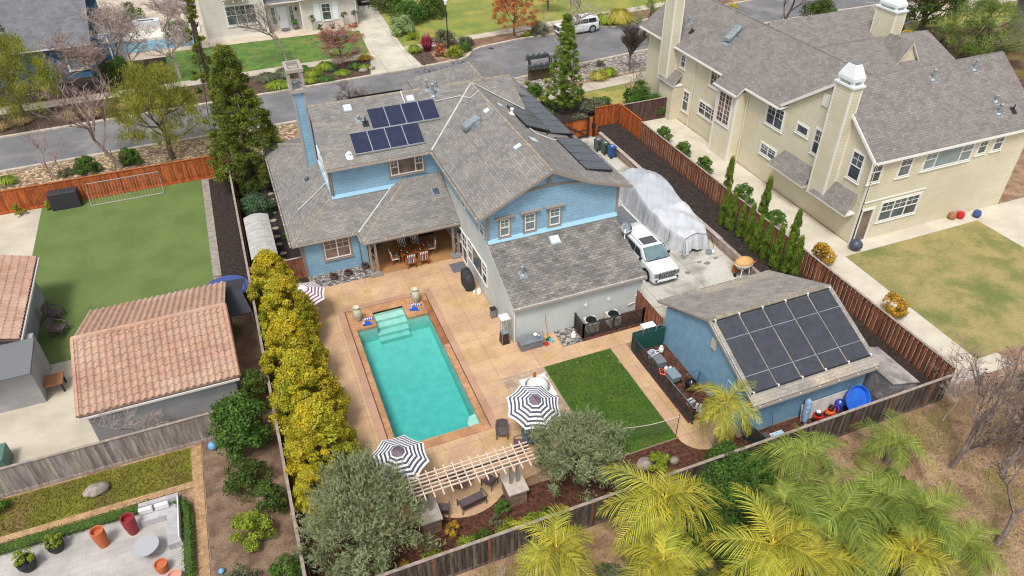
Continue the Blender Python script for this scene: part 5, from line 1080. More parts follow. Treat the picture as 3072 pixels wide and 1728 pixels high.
T = thing('snow_shovel', 'pole with an orange D-shaped handle leaning along the picket screen', 'shovel', (16.9, 21.3, .9)); MB().tube([(16.86, 21.95, 1.08), (16.98, 19.3, 1.02)], .016, 6).build('pole', GALV, T); MB().tube([(16.84, 21.95, 1.09), (16.66, 22.1, 1.1), (16.78, 22.42, 1.12), (17.0, 22.3, 1.1), (16.84, 21.95, 1.09)], .028, 7).build('handle', mat('orange_red_plastic', lin('dc5336'), .4), T)
T = thing('kettle_grill', 'black kettle grill with a domed lid beside the shed wall', 'grill', (17.95, 21.2, .03)); x, y = 17.95, 21.2
MB().lathe([(.05, .45), (.26, .55), (.31, .7), (.29, .74)], (x, y, 0), 20).build('bowl', mat('black_enamel', lin('17191c'), .2), T, smooth=True); MB().lathe([(.3, .74), (.27, .88), (.15, 1.0), (.03, 1.04), (.03, 1.08), (.001, 1.08)], (x, y, 0), 20).build('lid', MATS['black_enamel'], T, smooth=True)
for k in range(3): a = k*2.09; MB().tube([(x+.2*math.cos(a), y+.2*math.sin(a), .5), (x+.3*math.cos(a), y+.3*math.sin(a), .03)], .015, 6).build('leg', BLK, T)
T = thing('tool_rack', 'dark blue metal pipe frame standing at the shed wall', 'frame', (18.4, 20.4, .03)); MB().tube([(17.9, 21.65, .95), (18.55, 21.55, 1.15), (18.6, 20.1, 1.0), (18.6, 20.1, .05)], .03, 7).tube([(18.6, 21.5, .05), (18.6, 21.5, 1.1)], .03, 7).build('frame', mat('dark_blue_metal', lin('3f5f7c'), .4), T)
bx0 = thing('carton', 'x', 'carton', (0, 0, 0), 'cartons at the end of the shed pen'); MB().obox((0, 0, .14), (.34, .3, .28), .2).build('body', mat('pale_card', lin('c9c4bd'), .9, lin('8f8b88'), 6), bx0, False); MB().obox((0, 0, .285), (.3, .05, .01), .2).build('tape', BLK, bx0, False)
for i, (x, y, l) in enumerate(((17.6, 20.55, 'pale carton at the foot of the kettle grill'), (17.75, 20.1, 'pale carton second along from the kettle grill'), (17.7, 19.7, 'pale carton nearest the feather-leaved palm'))):
    if i == 0: bx0.location = (x, y, .03); bx0['label'] = l
    else: dup(bx0, (x, y, .03), .5*i, l)
# behind the shed, along the fence
T = thing('wrapped_bundle', 'tall bundle wrapped in blue plastic leaning on the back shed wall', 'bundle', (22.1, 17.55, .02)); m = MB(); ks = 14
m.tube([(22.0+.1*z, 17.35+.2*z, z) for z in [.15+i*.1 for i in range(ks)]], [.13+.05*math.sin(math.pi*i/ks)+.012*math.cos(i*2.1) for i in range(ks-1)]+[.03], 10); m.build('wrapping', mat('blue_plastic_wrap', lin('6a8cb0'), .3, lin('9fb4c9'), 9, fine=.2, fsc=15), T, smooth=True)
m = MB(); [m.tube([(21.93+.035*k, 17.25, .02), (21.96+.03*k, 17.37, .3)], .014, 5) for k in range(5)]; m.build('poles', mat('pale_pole', lin('b9a896'), .8), T)
T = thing('white_board', 'long white board leaning against the back shed wall', 'board', (23.4, 17.75, 0)); MB().obox((23.4, 17.66, .48), (2.9, .05, .95), 0, 0, None, Matrix.Rotation(-.2, 3, 'X')).build('board', mat('dirty_white_board', lin('cfcac4'), .7, lin('b9b2ab'), 2), T)
def engine(loc, col, label, name, rz):
    T = thing(name, label, name.replace('_', ' '), loc, None, rz); MB().obox((0, 0, .2), (.5, .42, .16)).build('deck', col, T, False, bevel=.04); MB().lathe([(.14, .28), (.15, .42), (.11, .46), (.001, .47)], (.02, 0, 0), 14).build('engine', BLK, T, False)
    MB().obox((0.05, .02, .5), (.2, .16, .05)).build('engine_cover', WHITE if 'mower' in name else BLK, T, False)
    for sx in (-1, 1):
        for sy in (-1, 1): MB().tube([(sx*.24, sy*.19, .1), (sx*.24, sy*.25, .1)], .1, 12).build('wheel', BLKR, T, False)
    MB().tube([(-.2, -.2, .25), (-.75, -.2, .85), (-.8, 0, .9), (-.75, .2, .85), (-.2, .2, .25)], .018, 6).build('handlebar', col, T, False); return T
engine((22.85, 17.4, .01), mat('mower_red', lin('a3231f'), .4), 'red lawn mower with a white engine cover behind the shed', 'lawn_mower', 2.6); engine((23.6, 17.42, .01), mat('tiller_orange', lin('e0662b'), .4), 'orange garden tiller with a black engine behind the shed', 'tiller', .7)
T = thing('barrel', 'dark blue plastic barrel between the tiller and the round tub', 'barrel', (24.15, 17.5, .01)); MB().lathe([(.2, .02), (.23, .1), (.23, .55), (.18, .62), (.001, .62)], (24.15, 17.5, 0), 18).build('body', mat('cobalt_plastic', lin('1f3fa0'), .4), T, smooth=True); MB().lathe([(.05, .62), (.05, .66), (.001, .66)], (24.1, 17.45, 0), 10).build('cap', WHITE, T)
T = thing('round_tub', 'large round bright blue tub propped against the back shed wall', 'tub', (24.95, 17.15, .1)); q = Matrix.Rotation(.95, 3, 'X')
MB().lathe([(.001, 0), (.62, .0), (.68, .2), (.72, .22), (.74, .2), (.7, .18), (.64, -.03), (.001, -.03)], (24.85, 17.25, .72), 36, mx=q).build('shell', mat('bright_blue_plastic', lin('2f6fd6'), .45, lin('2a62c4'), 2), T)
T = thing('side_table', 'dark brown square side table behind the fence near the shed corner', 'table', (19.3, 16.95, .02)); MB().obox((19.3, 16.95, .6), (.55, .5, .04), .15).build('tabletop', mat('dark_brown_top', lin('574b4b'), .5), T)
for sx in (-1, 1):
    for sy in (-1, 1): MB().box(19.3+sx*.22-.02, 19.3+sx*.22+.02, 16.95+sy*.2-.02, 16.95+sy*.2+.02, .01, .58).build('leg', BLK, T)
T = thing('clear_bin', 'clear plastic bin with pale blue bags beside the side table', 'bin', (20.1, 17.0, .02)); MB().box(19.8, 20.5, 16.8, 17.25, .02, .35).build('bin', mat('cloudy_plastic', lin('c3ccd0'), .3), T); m = MB(); [m.sph((19.95+.2*k, 17.02, .38), (.14, .16, .1), 8) for k in range(3)]; m.build('bags', mat('pale_blue_bag', lin('9cc9e0'), .4), T)
tag(MB().tube([(19.75, 17.8, .05), (20.2, 17.55, .5), (20.15, 17.8, 1.2)], .02, 5).build('bent_pipe', MATS['dark_blue_metal']), 'thin bent blue pipe at the back shed wall', 'pipe')

# ================================================================ VEHICLES
PAINT = mat('white_car_paint', lin('e3e6e9'), .3, spec=.5, coat=.4); CGL = mat('car_glass', lin('2b3338'), .08, spec=.7); WSH = mat('windscreen_glass', lin('5d7478'), .08, lin('6c8286'), 1.5, spec=.7); CHR = mat('chrome', lin('c3c6c9'), .2, metal=.8)
def suv(loc, rz, label):
    """local: front towards -y, length 4.5"""
    T = thing('parked_car', label, 'car', loc, 'white sport utility vehicles', rz)
    def ring(y, zb, zt, wb, wt, r=.12, n=5):            # rounded section in the xz plane
        P = [(wb*.93, zb), (wb, zb+.12)]; 
        for k in range(n+1):
            a = math.pi/2*k/n; P.append((wt-r+r*math.cos(a), zt-r+r*math.sin(a)))
        return [(x, y, z) for x, z in P]+[(-x, y, z) for x, z in P[::-1]]
    def loft(mb, R_s, m=0):
        for P, Q in zip(R_s, R_s[1:]):
            k = len(P)
            for i in range(k): mb.face([P[i], P[(i+1) % k], Q[(i+1) % k], Q[i]][::-1], m)
        mb.face(R_s[0], m); mb.face(R_s[-1][::-1], m)
    b = MB(); loft(b, [ring(-2.24, .3, .8, .7, .68), ring(-2.2, .24, .93, .8, .76), ring(-2.05, .2, .98, .86, .83), ring(-1.6, .2, 1.02, .875, .84), ring(-.95, .2, 1.06, .875, .86), ring(0, .2, 1.04, .875, .87), ring(1.2, .2, 1.04, .875, .87), ring(2.0, .22, 1.04, .86, .86), ring(2.22, .3, 1.02, .82, .82), ring(2.26, .4, .95, .78, .78)])
    bo = b.build('body', PAINT, T, False, smooth=True)
    c = MB(); loft(c, [[(x, y, z) for x, y, z in ring(-1.15, 1.0, 1.03, .8, .78, .02)], ring(-.45, 1.0, 1.58, .84, .74, .1), ring(.2, 1.0, 1.62, .85, .76, .1), ring(1.4, 1.0, 1.61, .85, .76, .1), ring(2.0, 1.0, 1.57, .84, .74, .1), ring(2.2, 1.0, 1.1, .8, .76, .05)])
    c.build('roof', PAINT, T, False, smooth=True)
    # windscreen and side glass sit just outside the shell
    w_ = MB(); w_.face([(-.74, -1.17, 1.075), (.74, -1.17, 1.075), (.66, -.475, 1.565), (-.66, -.475, 1.565)]); w_.build('windscreen', WSH, T, False)
    for s_ in (-1, 1):
        g_ = MB()
        for y0, y1 in ((-.78, -.02), (.03, .85), (.9, 1.85)):
            t0 = min(1, max(.12, (y0+1.05)/.62)) if y0 < -.3 else 1; P = [(s_*.868, y0, 1.1), (s_*.868, y1, 1.1), (s_*.80, y1-(.1 if y1 > 1.5 else 0), 1.5), (s_*.80, y0+.33 if y0 < -.3 else y0, 1.5)]
            g_.face(P if s_ > 0 else P[::-1])
        g_.build('side_window', CGL, T, False); MB().obox((s_*.95, -.8, 1.12), (.18, .1, .15)).build('mirror', BLK, T, False, bevel=.03)
        for y in (-1.42, 1.4):
            q = MB().tube([(s_*.74, y, .37), (s_*.9, y, .37)], .37, 24).build('wheel', BLKR, T, False, smooth=False); r_ = MB(); r_.lathe([(.001, .03), (.06, .03), (.07, .0), (.25, .0), (.27, .02)], (0, 0, 0), 20)
            for k in range(6): a = k*1.047; r_.obox((.15*math.cos(a), .15*math.sin(a), .025), (.2, .05, .03), a)
            mxr = Matrix.Rotation(s_*math.pi/2, 3, 'Y'); r_.v = [tuple(mxr @ Vector(v)+Vector((s_*.9, y, .37))) for v in r_.v]; r_.build('rim', CHR, q, False)
            a_ = MB()
            for k in range(14):
                t0, t1 = math.pi*k/14, math.pi*(k+1)/14; a_.face([(s_*.879, y+.43*math.cos(t0), .37+.43*math.sin(t0)), (s_*.879, y+.43*math.cos(t1), .37+.43*math.sin(t1)), (s_*.879, y+.37*math.cos(t1), .37+.37*math.sin(t1)), (s_*.879, y+.37*math.cos(t0), .37+.37*math.sin(t0))][::s_])
            a_.build('wheel_arch', BLK, T, False)
        h = MB(); h.obox((s_*.67, -2.2, .78), (.26, .12, .26), s_*.25); h.build('headlight', mat('headlight_glass', lin('8f9499'), .1, lin('4d5054'), 12), T, False, bevel=.02)
        MB().obox((s_*.8, 2.2, .85), (.08, .14, .4)).build('tail_light', mat('tail_red', lin('8f1f22'), .2), T, False); MB().obox((s_*.66, -2.2, .44), (.16, .14, .14)).build('fog_light', BLK, T, False)
        MB().box(s_*.62-.015, s_*.62+.015, -.35, 1.8, 1.605, 1.65).build('roof_rail', GALV, T, False)
    g_ = MB().obox((0, -2.235, .74), (1.06, .08, .44)).build('grille', BLK, T, False, bevel=.03); m = MB()
    for k in range(7): m.obox((-.45+k*.15, -2.28, .74), (.02, .015, .38))
    for k in range(4): m.obox((0, -2.28, .6+k*.1), (1.0, .014, .02))
    m.obox((0, -2.275, .965), (1.08, .05, .03)); m.build('chrome_bars', CHR, g_, False)
    fc = bpy.data.curves.new('badge', 'FONT'); fc.body = 'GMC'; fc.size = .17; fc.extrude = .01; fc.align_x = 'CENTER'; fo = bpy.data.objects.new('tmp', fc); COL.objects.link(fo)
    me = bpy.data.meshes.new_from_object(fo); bpy.data.objects.remove(fo); bd = bpy.data.objects.new('badge', me); COL.objects.link(bd); me.materials.clear(); me.materials.append(CHR); bd.parent = g_; bd.location = (0, -2.3, .7); bd.rotation_euler = (math.pi/2, 0, 0)
    MB().obox((0, -2.26, .4), (1.3, .06, .12)).build('bumper', PAINT, T, False, bevel=.02); MB().obox((0, -2.3, .42), (.3, .02, .12)).build('number_plate', WHITE, T, False); MB().obox((0, -2.22, .29), (1.2, .08, .07)).build('skid_plate', BLK, T, False)
    MB().slab([(-.46, -.28, 1.628), (.46, -.28, 1.628), (.46, .35, 1.645), (-.46, .35, 1.645)], .01).build('sunroof', mat('sunroof_glass', lin('4f5052'), .1), T, False, bevel=.004)
    MB().obox((0, -1.2, 1.09), (1.3, .02, .02), 0).obox((.25, -1.05, 1.15), (.75, .02, .02), .25).build('wiper', BLK, T, False)
    return T
s0 = suv((21.68, 32.12, .02), 0, 'white SUV with a sunroof parked beside the lean-to roof in the side yard'); s0.scale = (1.06, 1.11, 1.06); dup(s0, (37.05, 74.2, .015), R_(-90+4), 'white SUV parked across the street beside the ornamental grass')
T = thing('parked_car', 'black car just visible behind the gate in the white house driveway', 'car', (17.4, 95.5, 0)); MB().box(16.6, 18.3, 93.2, 97.4, .25, .9).build('body', mat('black_car_paint', lin('26292d'), .25), T, bevel=.15); MB().obox((17.45, 95.5, 1.1), (1.4, 2.4, .5), 0, 0, None, None, .8).build('cabin', CGL, T, bevel=.1)
MB().box(16.9, 18.0, 93.15, 93.2, .5, .7).build('grille', CHR, T)
for sx in (16.62, 18.28):
    for sy in (94, 96.6): MB().tube([(sx-.08, sy, .3), (sx+.08, sy, .3)], .3, 14).build('wheel', BLKR, T)
# low trailer with a ribbed dark deck
T = thing('trailer', 'low trailer with a dark ribbed deck behind the white SUV', 'trailer', (22.0, 36.2, 0)); MB().box(21.05, 22.85, 34.9, 37.6, .35, .95).build('bed', mat('trailer_grey', lin('8f9294'), .5), T); m = MB().box(21.1, 22.8, 34.95, 37.55, .951, .98)
for k in range(6): m.box(21.1, 22.8, 35.1+k*.42, 35.3+k*.42, .981, 1.0)
m.build('ribbed_cover', mat('cover_slate', lin('6d7075'), .6), T); MB().tube([(22.88, 34.9, 1.0), (22.88, 37.6, 1.0)], .04, 6).build('side_rail', WHITE, T)
for x in (21.0, 22.9): MB().tube([(x-.08, 36.2, .3), (x+.08, 36.2, .3)], .3, 14).build('wheel', BLKR, T)
# vehicle under silver tarpaulins
T = thing('covered_vehicle', 'large vehicle hidden under draped silver tarpaulins in the side yard', 'covered vehicle', (25.3, 36, .02))
PK = [(25.25, 32.5, 1.48), (24.55, 33.0, 1.4), (26.1, 33.2, 1.4), (25.5, 34.3, 1.62), (24.55, 35.3, 1.6), (26.3, 35.6, 1.62), (25.2, 37.4, 2.1), (25.6, 38.6, 2.42), (24.5, 38.3, 2.05), (26.25, 38.2, 2.0), (25.2, 40.4, 2.0)]
def tarp(name, y0, y1, wfun, seed, mt, nu=110, nv=110, ap=True, lift=0):
    """cloth hung over the peaks: taut between them, then falling in folds to the ground"""
    rs = np.random.default_rng(seed); ph = rs.uniform(0, 6.28, 9); mb = MB(); G_ = []
    def top(x, y):
        v = np.array([h-.44*math.hypot((x-a)*1.1, (y-b)*.8) for a, b, h in PK]); m_ = v.max(); return m_+.1*math.log(np.exp((v-m_)/.1).sum())-.05+lift
    for j in range(nv+1):
        y = y0+(y1-y0)*j/nv; c_, W = wfun(y); row = []
        for i in range(nu+1):
            u = i/nu*2-1; sg = 1 if u > 0 else -1; a = abs(u)
            if a < .5: x = c_+sg*W*a/.5; z = top(x, y); fo = 0
            else:
                zt = top(c_+sg*W, y); t = (a-.5)/.5; rr = min(1, t*5); z = zt*(1-t)-.06*math.sin(math.pi*rr)*0; fo = t
                x = c_+sg*(W+.05*math.sin(rr*math.pi/2)+.2*t+fo*(.12*math.sin(y*4.3+ph[0]+sg)+.07*math.sin(y*9.7+ph[1]+z)+.03*math.sin(y*17+ph[2]-z*2)))
            z += (1-min(1, fo*3))*(.016*math.sin((x-25)*5+y*4+ph[3])+.01*math.sin(x*13-y*8+ph[4])); row.append((x, y+fo*.03*math.sin(z*7+y*2), max(z, .04)))
        G_.append(row)
    for j in range(nv):
        for i in range(nu): mb.face([G_[j][i], G_[j][i+1], G_[j+1][i+1], G_[j+1][i]])
    for row, out in ((G_[0], -1), (G_[-1], 1)):
        prev = row
        for k in range(1, 13):
            f = k/12; cur = []
            for n_, (x, y, z) in enumerate(row):
                e = .32*max(0, 1-((x-25.15)/.75)**2) if out < 0 else 0; zz = z*(1-f)+e*f
                cur.append((x+f*.04*math.sin(z*9+x*5), y+out*(.28*math.sin(f*1.5)+f*(.09*math.sin(x*8+ph[5])+.05*math.sin(x*17+ph[6]))), max(.04, zz)))
            for i in range(nu): mb.face([prev[i], prev[i+1], cur[i+1], cur[i]][::(1 if out < 0 else -1)])
            prev = cur
    return mb.build(name, mt, T, smooth=True)
def wf(pl): return lambda y: (float(np.interp(y, [p[0] for p in pl], [p[1] for p in pl])), float(np.interp(y, [p[0] for p in pl], [p[2] for p in pl])))
TARP = mat('silver_tarpaulin', lin('c9ccd0'), .42, lin('c0c3c8'), 1.2, metal=.15, spec=.5, bump=.5, bsc=3); TARP2 = mat('grey_tarpaulin', lin('b5b9be'), .5, lin('aeb2b8'), 1.1, metal=.1, bump=.5, bsc=3)
tarp('rear_tarpaulin', 34.6, 40.6, wf([(34.6, 25.3, 1.2), (36, 25.3, 1.28), (38.5, 25.35, 1.28), (40.6, 25.3, 1.0)]), 4, TARP2)
tarp('front_tarpaulin', 32.15, 35.6, wf([(32.15, 25.3, .78), (32.8, 25.3, 1.1), (34, 25.35, 1.27), (35.6, 25.35, 1.31)]), 9, TARP, lift=.05)
m = MB(); 
for pts in ([(24.35, 31.86, 1.15), (24.3, 31.78, .7), (24.4, 31.75, .25)], [(26.2, 31.86, 1.15), (26.35, 31.78, .7), (26.5, 31.72, .2)], [(23.98, 33.2, 1.2), (23.92, 33.1, .7), (23.9, 33.4, .2)]): m.tube(pts, .014, 5)
m.build('tie_cord', BLK, T); MB().lathe([(.16, .02), (.2, .3), (.18, .3), (.15, .06), (.001, .06)], (25.95, 31.45, 0), 16).build('anchor_bucket', mat('grey_bucket', lin('8f979c'), .5), T)
MB().lathe([(.02, 0), (.14, .05), (.16, .14), (.1, .22), (.02, .24)], (26.25, 31.45, .02), 12).build('sandbag', mat('foil_white', lin('dfe2e6'), .3), T, smooth=True); MB().tube([(24.25, 31.9, .12), (24.3, 31.55, .12)], .1, 12).build('exhaust_end', CHR, T)
# wheelie bins
def bin_(loc, m, label):
    T = thing('wheelie_bin', label, 'wheelie bin', loc, 'wheelie bins lined up by the retaining wall', R_(12))
    b = MB(); b.obox((0, 0, .46), (.4, .46, .82), 0, 0, None, None, 1.22); b.build('body', m, T, False, bevel=.02); MB().obox((0, .0, .91), (.52, .6, .06)).obox((0, 0, .945), (.36, .4, .03)).build('lid', m, T, False, bevel=.02)
    for s_ in (-1, 1): MB().tube([(s_*.2, -.24, .1), (s_*.27, -.24, .1)], .1, 12).build('wheel', BLKR, T, False)
    MB().tube([(-.2, -.33, .88), (.2, -.33, .88)], .016, 6).build('handle', m, T, False); MB().obox((.0, .0, .963), (.2, .14, .004)).build('lid_label', mat('label_grey', lin('b9bfc6'), .5), T, False); return T
b0 = bin_((26.05, 47.35, .02), mat('bin_grey', lin('4e555a'), .5), 'dark grey wheelie bin nearest the driveway gate'); bin_((26.3, 46.6, .02), mat('bin_green', lin('3f5145'), .5), 'green wheelie bin in the middle of the three'); bin_((26.5, 45.85, .02), mat('bin_blue', lin('2f4d84'), .5), 'blue wheelie bin nearest the house eave')
# tan kettle cooker on a white cart
T = thing('smoker_cart', 'tan oval cooker on a white wheeled cart at the retaining wall', 'cooker', (26.45, 28.6, .02)); m = MB(); q = Matrix.Rotation(.25, 3, 'Z')
MB().sph((26.55, 28.75, 1.0), (.62, .46, .3), 22).build('lid', mat('tan_cover', lin('d0a468'), .6, lin('c0935a'), 2), T, smooth=True); MB().lathe([(.42, .0), (.6, .22), (.62, .3)], (26.5, 28.7, .68), 22, 0, 1, .74).build('bowl', mat('dirty_white_shell', lin('cfc9c1'), .6, lin('aaa29b'), 3), T, smooth=True)
for x, y in ((26.15, 28.35), (26.85, 28.4), (26.2, 29.0), (26.85, 29.0)): MB().tube([(26.5+(x-26.5)*.8, 28.7+(y-28.7)*.8, .8), (x, y, .03)], .028, 6).build('leg', WHITE, T)
MB().tube([(26.02, 28.75, .14), (26.08, 28.75, .14)], .13, 14).build('wheel', BLKR, T); MB().box(26.1, 26.55, 28.9, 29.2, .15, .6).build('box', TEAK, T); MB().tube([(26.95, 28.6, 1.0), (27.2, 28.5, 1.0)], .05, 8).build('handle', MATS['orange_red_plastic'], T)
tag(MB().sph((26.85, 28.1, .2), (.3, .28, .2), 12).build('rubbish_bag', mat('dark_bag', lin('3f3f49'), .4, lin('565662'), 6), None, smooth=True), 'dark rubbish bag under the tan cooker cart', 'bag')
# satellite dish on the lean-to
T = thing('satellite_dish', 'grey satellite dish on a white mount at the lean-to roof edge', 'satellite dish', (18.95, 30.6, 3.6)); q = Matrix.Rotation(.9, 3, 'X') @ Matrix.Rotation(.35, 3, 'Y')
MB().lathe([(.001, .0), (.2, .02), (.38, .08), (.39, .085), (.2, .035), (.001, .015)], (19.15, 30.8, 4.0), 24, 0, 1.15, 1, q).build('dish', GALV, T, smooth=True); MB().tube([(18.95, 30.5, 3.55), (18.98, 30.55, 3.9), (19.1, 30.75, 4.0)], .035, 7).tube([(19.1, 30.6, 3.85), (19.35, 30.3, 4.2)], .018, 5).build('mount', WHITE, T); MB().obox((19.37, 30.28, 4.24), (.14, .1, .1), .4).build('receiver', WHITE, T, bevel=.02)
# mailboxes
T = thing('mailbox_stand', 'two-tier wooden stand of black mailboxes at the kerb', 'mailboxes', (27.8, 63.1, .02)); WD = mat('old_stand_wood', lin('6b5448'), .9, lin('4f3e35'), 5, fine=.2)
for x in (26.75, 28.9): 
    for y in (62.95, 63.4): MB().box(x-.06, x+.06, y-.06, y+.06, 0, 2.0).build('post', WD, T)
for z, y in ((1.15, 62.9), (1.95, 63.4)): MB().box(26.4, 29.2, y-.14, y+.14, z, z+.07).build('shelf', WD, T)
MB().box(26.7, 28.95, 62.95, 63.35, .1, .9).build('lattice', mat('brown_lattice', lin('5e5138'), .9, lin('43391f'), 12), T)
for z, y in ((1.22, 62.9), (2.02, 63.4)):
    for k in range(4):
        x = 26.75+k*.6; q = MB(); P = [(-.2, 0), (.2, 0), (.2, .2)]+[(.2*math.cos(R_(a)), .2+.18*math.sin(R_(a))) for a in range(20, 180, 20)]+[(-.2, .2)]; q.prism([(x+a, z+b) for a, b in P][::-1], 'y', y-.3, y+.3); q.build('mailbox', mat('mailbox_black', lin('3a4045'), .4, lin('4c5358'), 2), T)
# lamp post and stakes
T = thing('street_lamp', 'slim black lamp post with a white lantern among shrubs across the road', 'street lamp', (22.15, 74.7, 0)); MB().tube([(22.15, 74.7, 0), (22.15, 74.7, 4.6)], [.07, .05], 8).lathe([(.14, 0), (.12, .4), (.07, .5)], (22.15, 74.7, 0), 10).build('post', BLK, T)
MB().lathe([(.12, 4.6), (.17, 4.95), (.13, 5.02)], (22.15, 74.7, 0), 10).build('lantern', mat('lantern_glass', lin('e8e8e4'), .3), T); MB().lathe([(.2, 5.02), (.05, 5.15), (.001, 5.22)], (22.15, 74.7, 0), 10).build('finial', WHITE, T)
tag(MB().obox((31.3, 75.9, .06), (1.6, .9, .06), .05).build('utility_cover', KERB), 'pale rectangular utility cover on the verge near the red maple', 'cover'); tag(MB().lathe([(.001, .012), (.3, .012), (.3, .009)], (26.4, 73.0, 0), 20).build('manhole_cover', BLK), 'dark round manhole cover near the far kerb', 'manhole cover')
# white pergola of the cream house
T = thing('pergola', 'white slatted pergola with double posts beside the cream house', 'pergola', (56.6, 49.5, 0)); n = 10
for k in range(11): y = 46.0+k*.62; MB().box(53.6, 58.6, y-.05, y+.05, 3.15, 3.28).build('rafter', WTRIM, T)
for k in range(9): x = 53.9+k*.52; MB().box(x-.03, x+.03, 45.7, 52.6, 3.29, 3.34).build('slat', WTRIM, T)
for x in (53.9, 58.0): MB().box(x-.08, x+.08, 45.8, 52.4, 2.9, 3.14).build('beam', WTRIM, T)
for x, y in ((54.0, 46.2), (58.0, 46.2), (58.0, 52.0)):
    for d in (-.14, .14): MB().box(x+d-.08, x+d+.08, y-.09, y+.09, 0, 2.9).build('post', WTRIM, T)
# ---------------------------------------------------------------- left neighbours' things
T = thing('trampoline', 'round trampoline with a blue rim behind the tiled garage', 'trampoline', (-3.3, 38.2, 0)); m = MB(); m.lathe([(1.0, .72), (1.32, .72), (1.32, .68), (1.0, .68)], (-3.25, 38.5, 0), 30).build('blue_rim', mat('denim_blue_pad', lin('3e4f86'), .8), T); MB().lathe([(.001, .7), (1.0, .7)], (-3.25, 38.5, 0), 30).build('mat', mat('trampoline_mat', lin('343338'), .8), T)
for k in range(5): a = k*1.256; MB().tube([(-3.25+1.25*math.cos(a), 38.5+1.25*math.sin(a), 0), (-3.25+1.25*math.cos(a), 38.5+1.25*math.sin(a), .7)], .03, 6).build('leg', GALV, T)
T = thing('canopy_tent', 'black canopy with pale poles squeezed between garage and hedge', 'canopy', (-2.6, 35.6, 0)); MB().slab([(-3.3, 34.0, 1.9), (-1.95, 34.0, 1.9), (-2.3, 35.8, 2.25), (-3.3, 35.8, 2.3)], .03).slab([(-3.3, 35.8, 2.3), (-2.3, 35.8, 2.25), (-2.05, 37.4, 1.9), (-3.3, 37.4, 1.95)], .03).build('canopy', mat('black_canopy', lin('34353b'), .7), T)
for x, y in ((-3.25, 34.05), (-2.0, 34.05), (-2.1, 37.3), (-3.25, 37.3)): MB().tube([(x, y, 0), (x, y, 1.9)], .02, 6).build('pole', GALV, T)
T = thing('soccer_goal', 'low pale goal frame against the orange fence', 'goal', (-9, 54, 0)); MB().tube([(-11.6, 53.4, .05), (-11.6, 54.2, 1.4), (-6.7, 54.2, 1.4), (-6.7, 53.4, .05)], .03, 6).tube([(-11.6, 53.4, .05), (-6.7, 53.4, .05)], .04, 6).build('frame', mat('goal_white', lin('9c9690'), .6), T); m = MB()
for k in range(1, 24): x = -11.6+4.9*k/24; m.tube([(x, 53.4, .05), (x, 54.2, 1.4)], .006, 3)
m.build('netting', mat('goal_net', lin('b9b0aa'), .8), T)
tag(MB().box(-14.1, -12.2, 53.6, 54.4, .02, 1.3).build('storage_bench', mat('charcoal_box', lin('35333a'), .6), None, bevel=.05), 'black storage box against the orange fence at the turf corner', 'storage box')
def cyl_pot(loc, m, label, h=.9, r=.26):
    T = thing('tall_planter', label, 'planter', loc, 'planters on the grey paver terrace'); MB().lathe([(r*.75, 0), (r, h*.5), (r*1.05, h), (r*.85, h), (r*.8, h*.8), (.001, h*.8)], (0, 0, 0), 16).build('pot', m, T, False); return T
cyl_pot((-9.5, 22.9, .02), mat('orange_terracotta', lin('b5643f'), .8), 'tall orange terracotta planter on the grey terrace', 1.0); cyl_pot((-8.35, 23.1, .02), mat('red_glaze', lin('8a2c33'), .5), 'tall dark red planter on the grey terrace', 1.0)
cyl_pot((-12.3, 22.9, .02), BLK, 'dark round pot holding a small yellow-green plant, left one', .5, .35); cyl_pot((-11.3, 23.4, .02), BLK, 'dark round pot holding a small yellow-green plant, right one', .45, .32)
cyl_pot((-7.2, 20.7, .02), mat('orange_terracotta', lin('b5643f')), 'short terracotta pot beside the round grey table', .5, .25); cyl_pot((-6.7, 19.9, .02), mat('pale_terracotta', lin('c58f7c'), .8), 'pale pink terracotta pot at the bottom of the grey terrace', .55, .28)
T = thing('round_table', 'round grey garden table on the grey terrace', 'table', (-7.7, 21.7, .02)); MB().lathe([(.5, .6), (.5, .64), (.001, .64)], (-7.7, 21.7, 0), 24).build('tabletop', mat('grey_table', lin('a5a5a8'), .5), T); MB().tube([(-7.7, 21.7, .02), (-7.7, 21.7, .6)], .06, 8).build('pedestal', GREYP, T)
T = thing('outdoor_sofa', 'pale grey L-shaped outdoor sofa at the corner of the grey terrace', 'sofa', (-7, 23.3, .02)); SF = mat('grey_cushion', lin('b3b0b3'), .9, lin('9d9a9d'), 2)
MB().box(-8.0, -6.45, 23.2, 23.75, .02, .35).box(-6.95, -6.45, 21.6, 23.2, .02, .35).build('seat', SF, T); MB().box(-8.0, -6.4, 23.75, 23.95, .02, .7).build('backrest', SF, T); MB().box(-6.45, -6.4, 21.6, 23.74, .02, .7).build('side_back', mat('white_cushion', lin('d3d0d0'), .9), T)
for x in (-7.75, -7.1): MB().box(x-.28, x+.28, 23.55, 23.74, .36, .66).build('cushion', mat('white_cushion', lin('d3d0d0')), T, bevel=.04)
tag(MB().box(-12.6, -11.1, 28.0, 28.5, .02, .55).build('covered_pile', mat('blue_sheet', lin('2c5a9c'), .5, lin('24426f'), 3), None, bevel=.12), 'pile under a blue sheet in front of the pale weathered fence', 'pile'); tag(MB().box(-14.4, -13.7, 28.7, 29.8, .02, .9).build('green_bin', mat('grey_green_bin', lin('54756a'), .5), None, bevel=.06), 'grey-green bin at the left picture edge beside the weathered fence', 'bin')
for (x, y, n_, l) in ((-12.7, 40.2, 0, 'dark garden chair nearest the turf lawn'), (-12.4, 38.6, 1, 'dark garden chair with a blue cushion beside the tiled house wall')):
    q = dup(w0, (x, y, .02), R_(70), l, 'dark garden chairs by the left tiled house', 1.3)
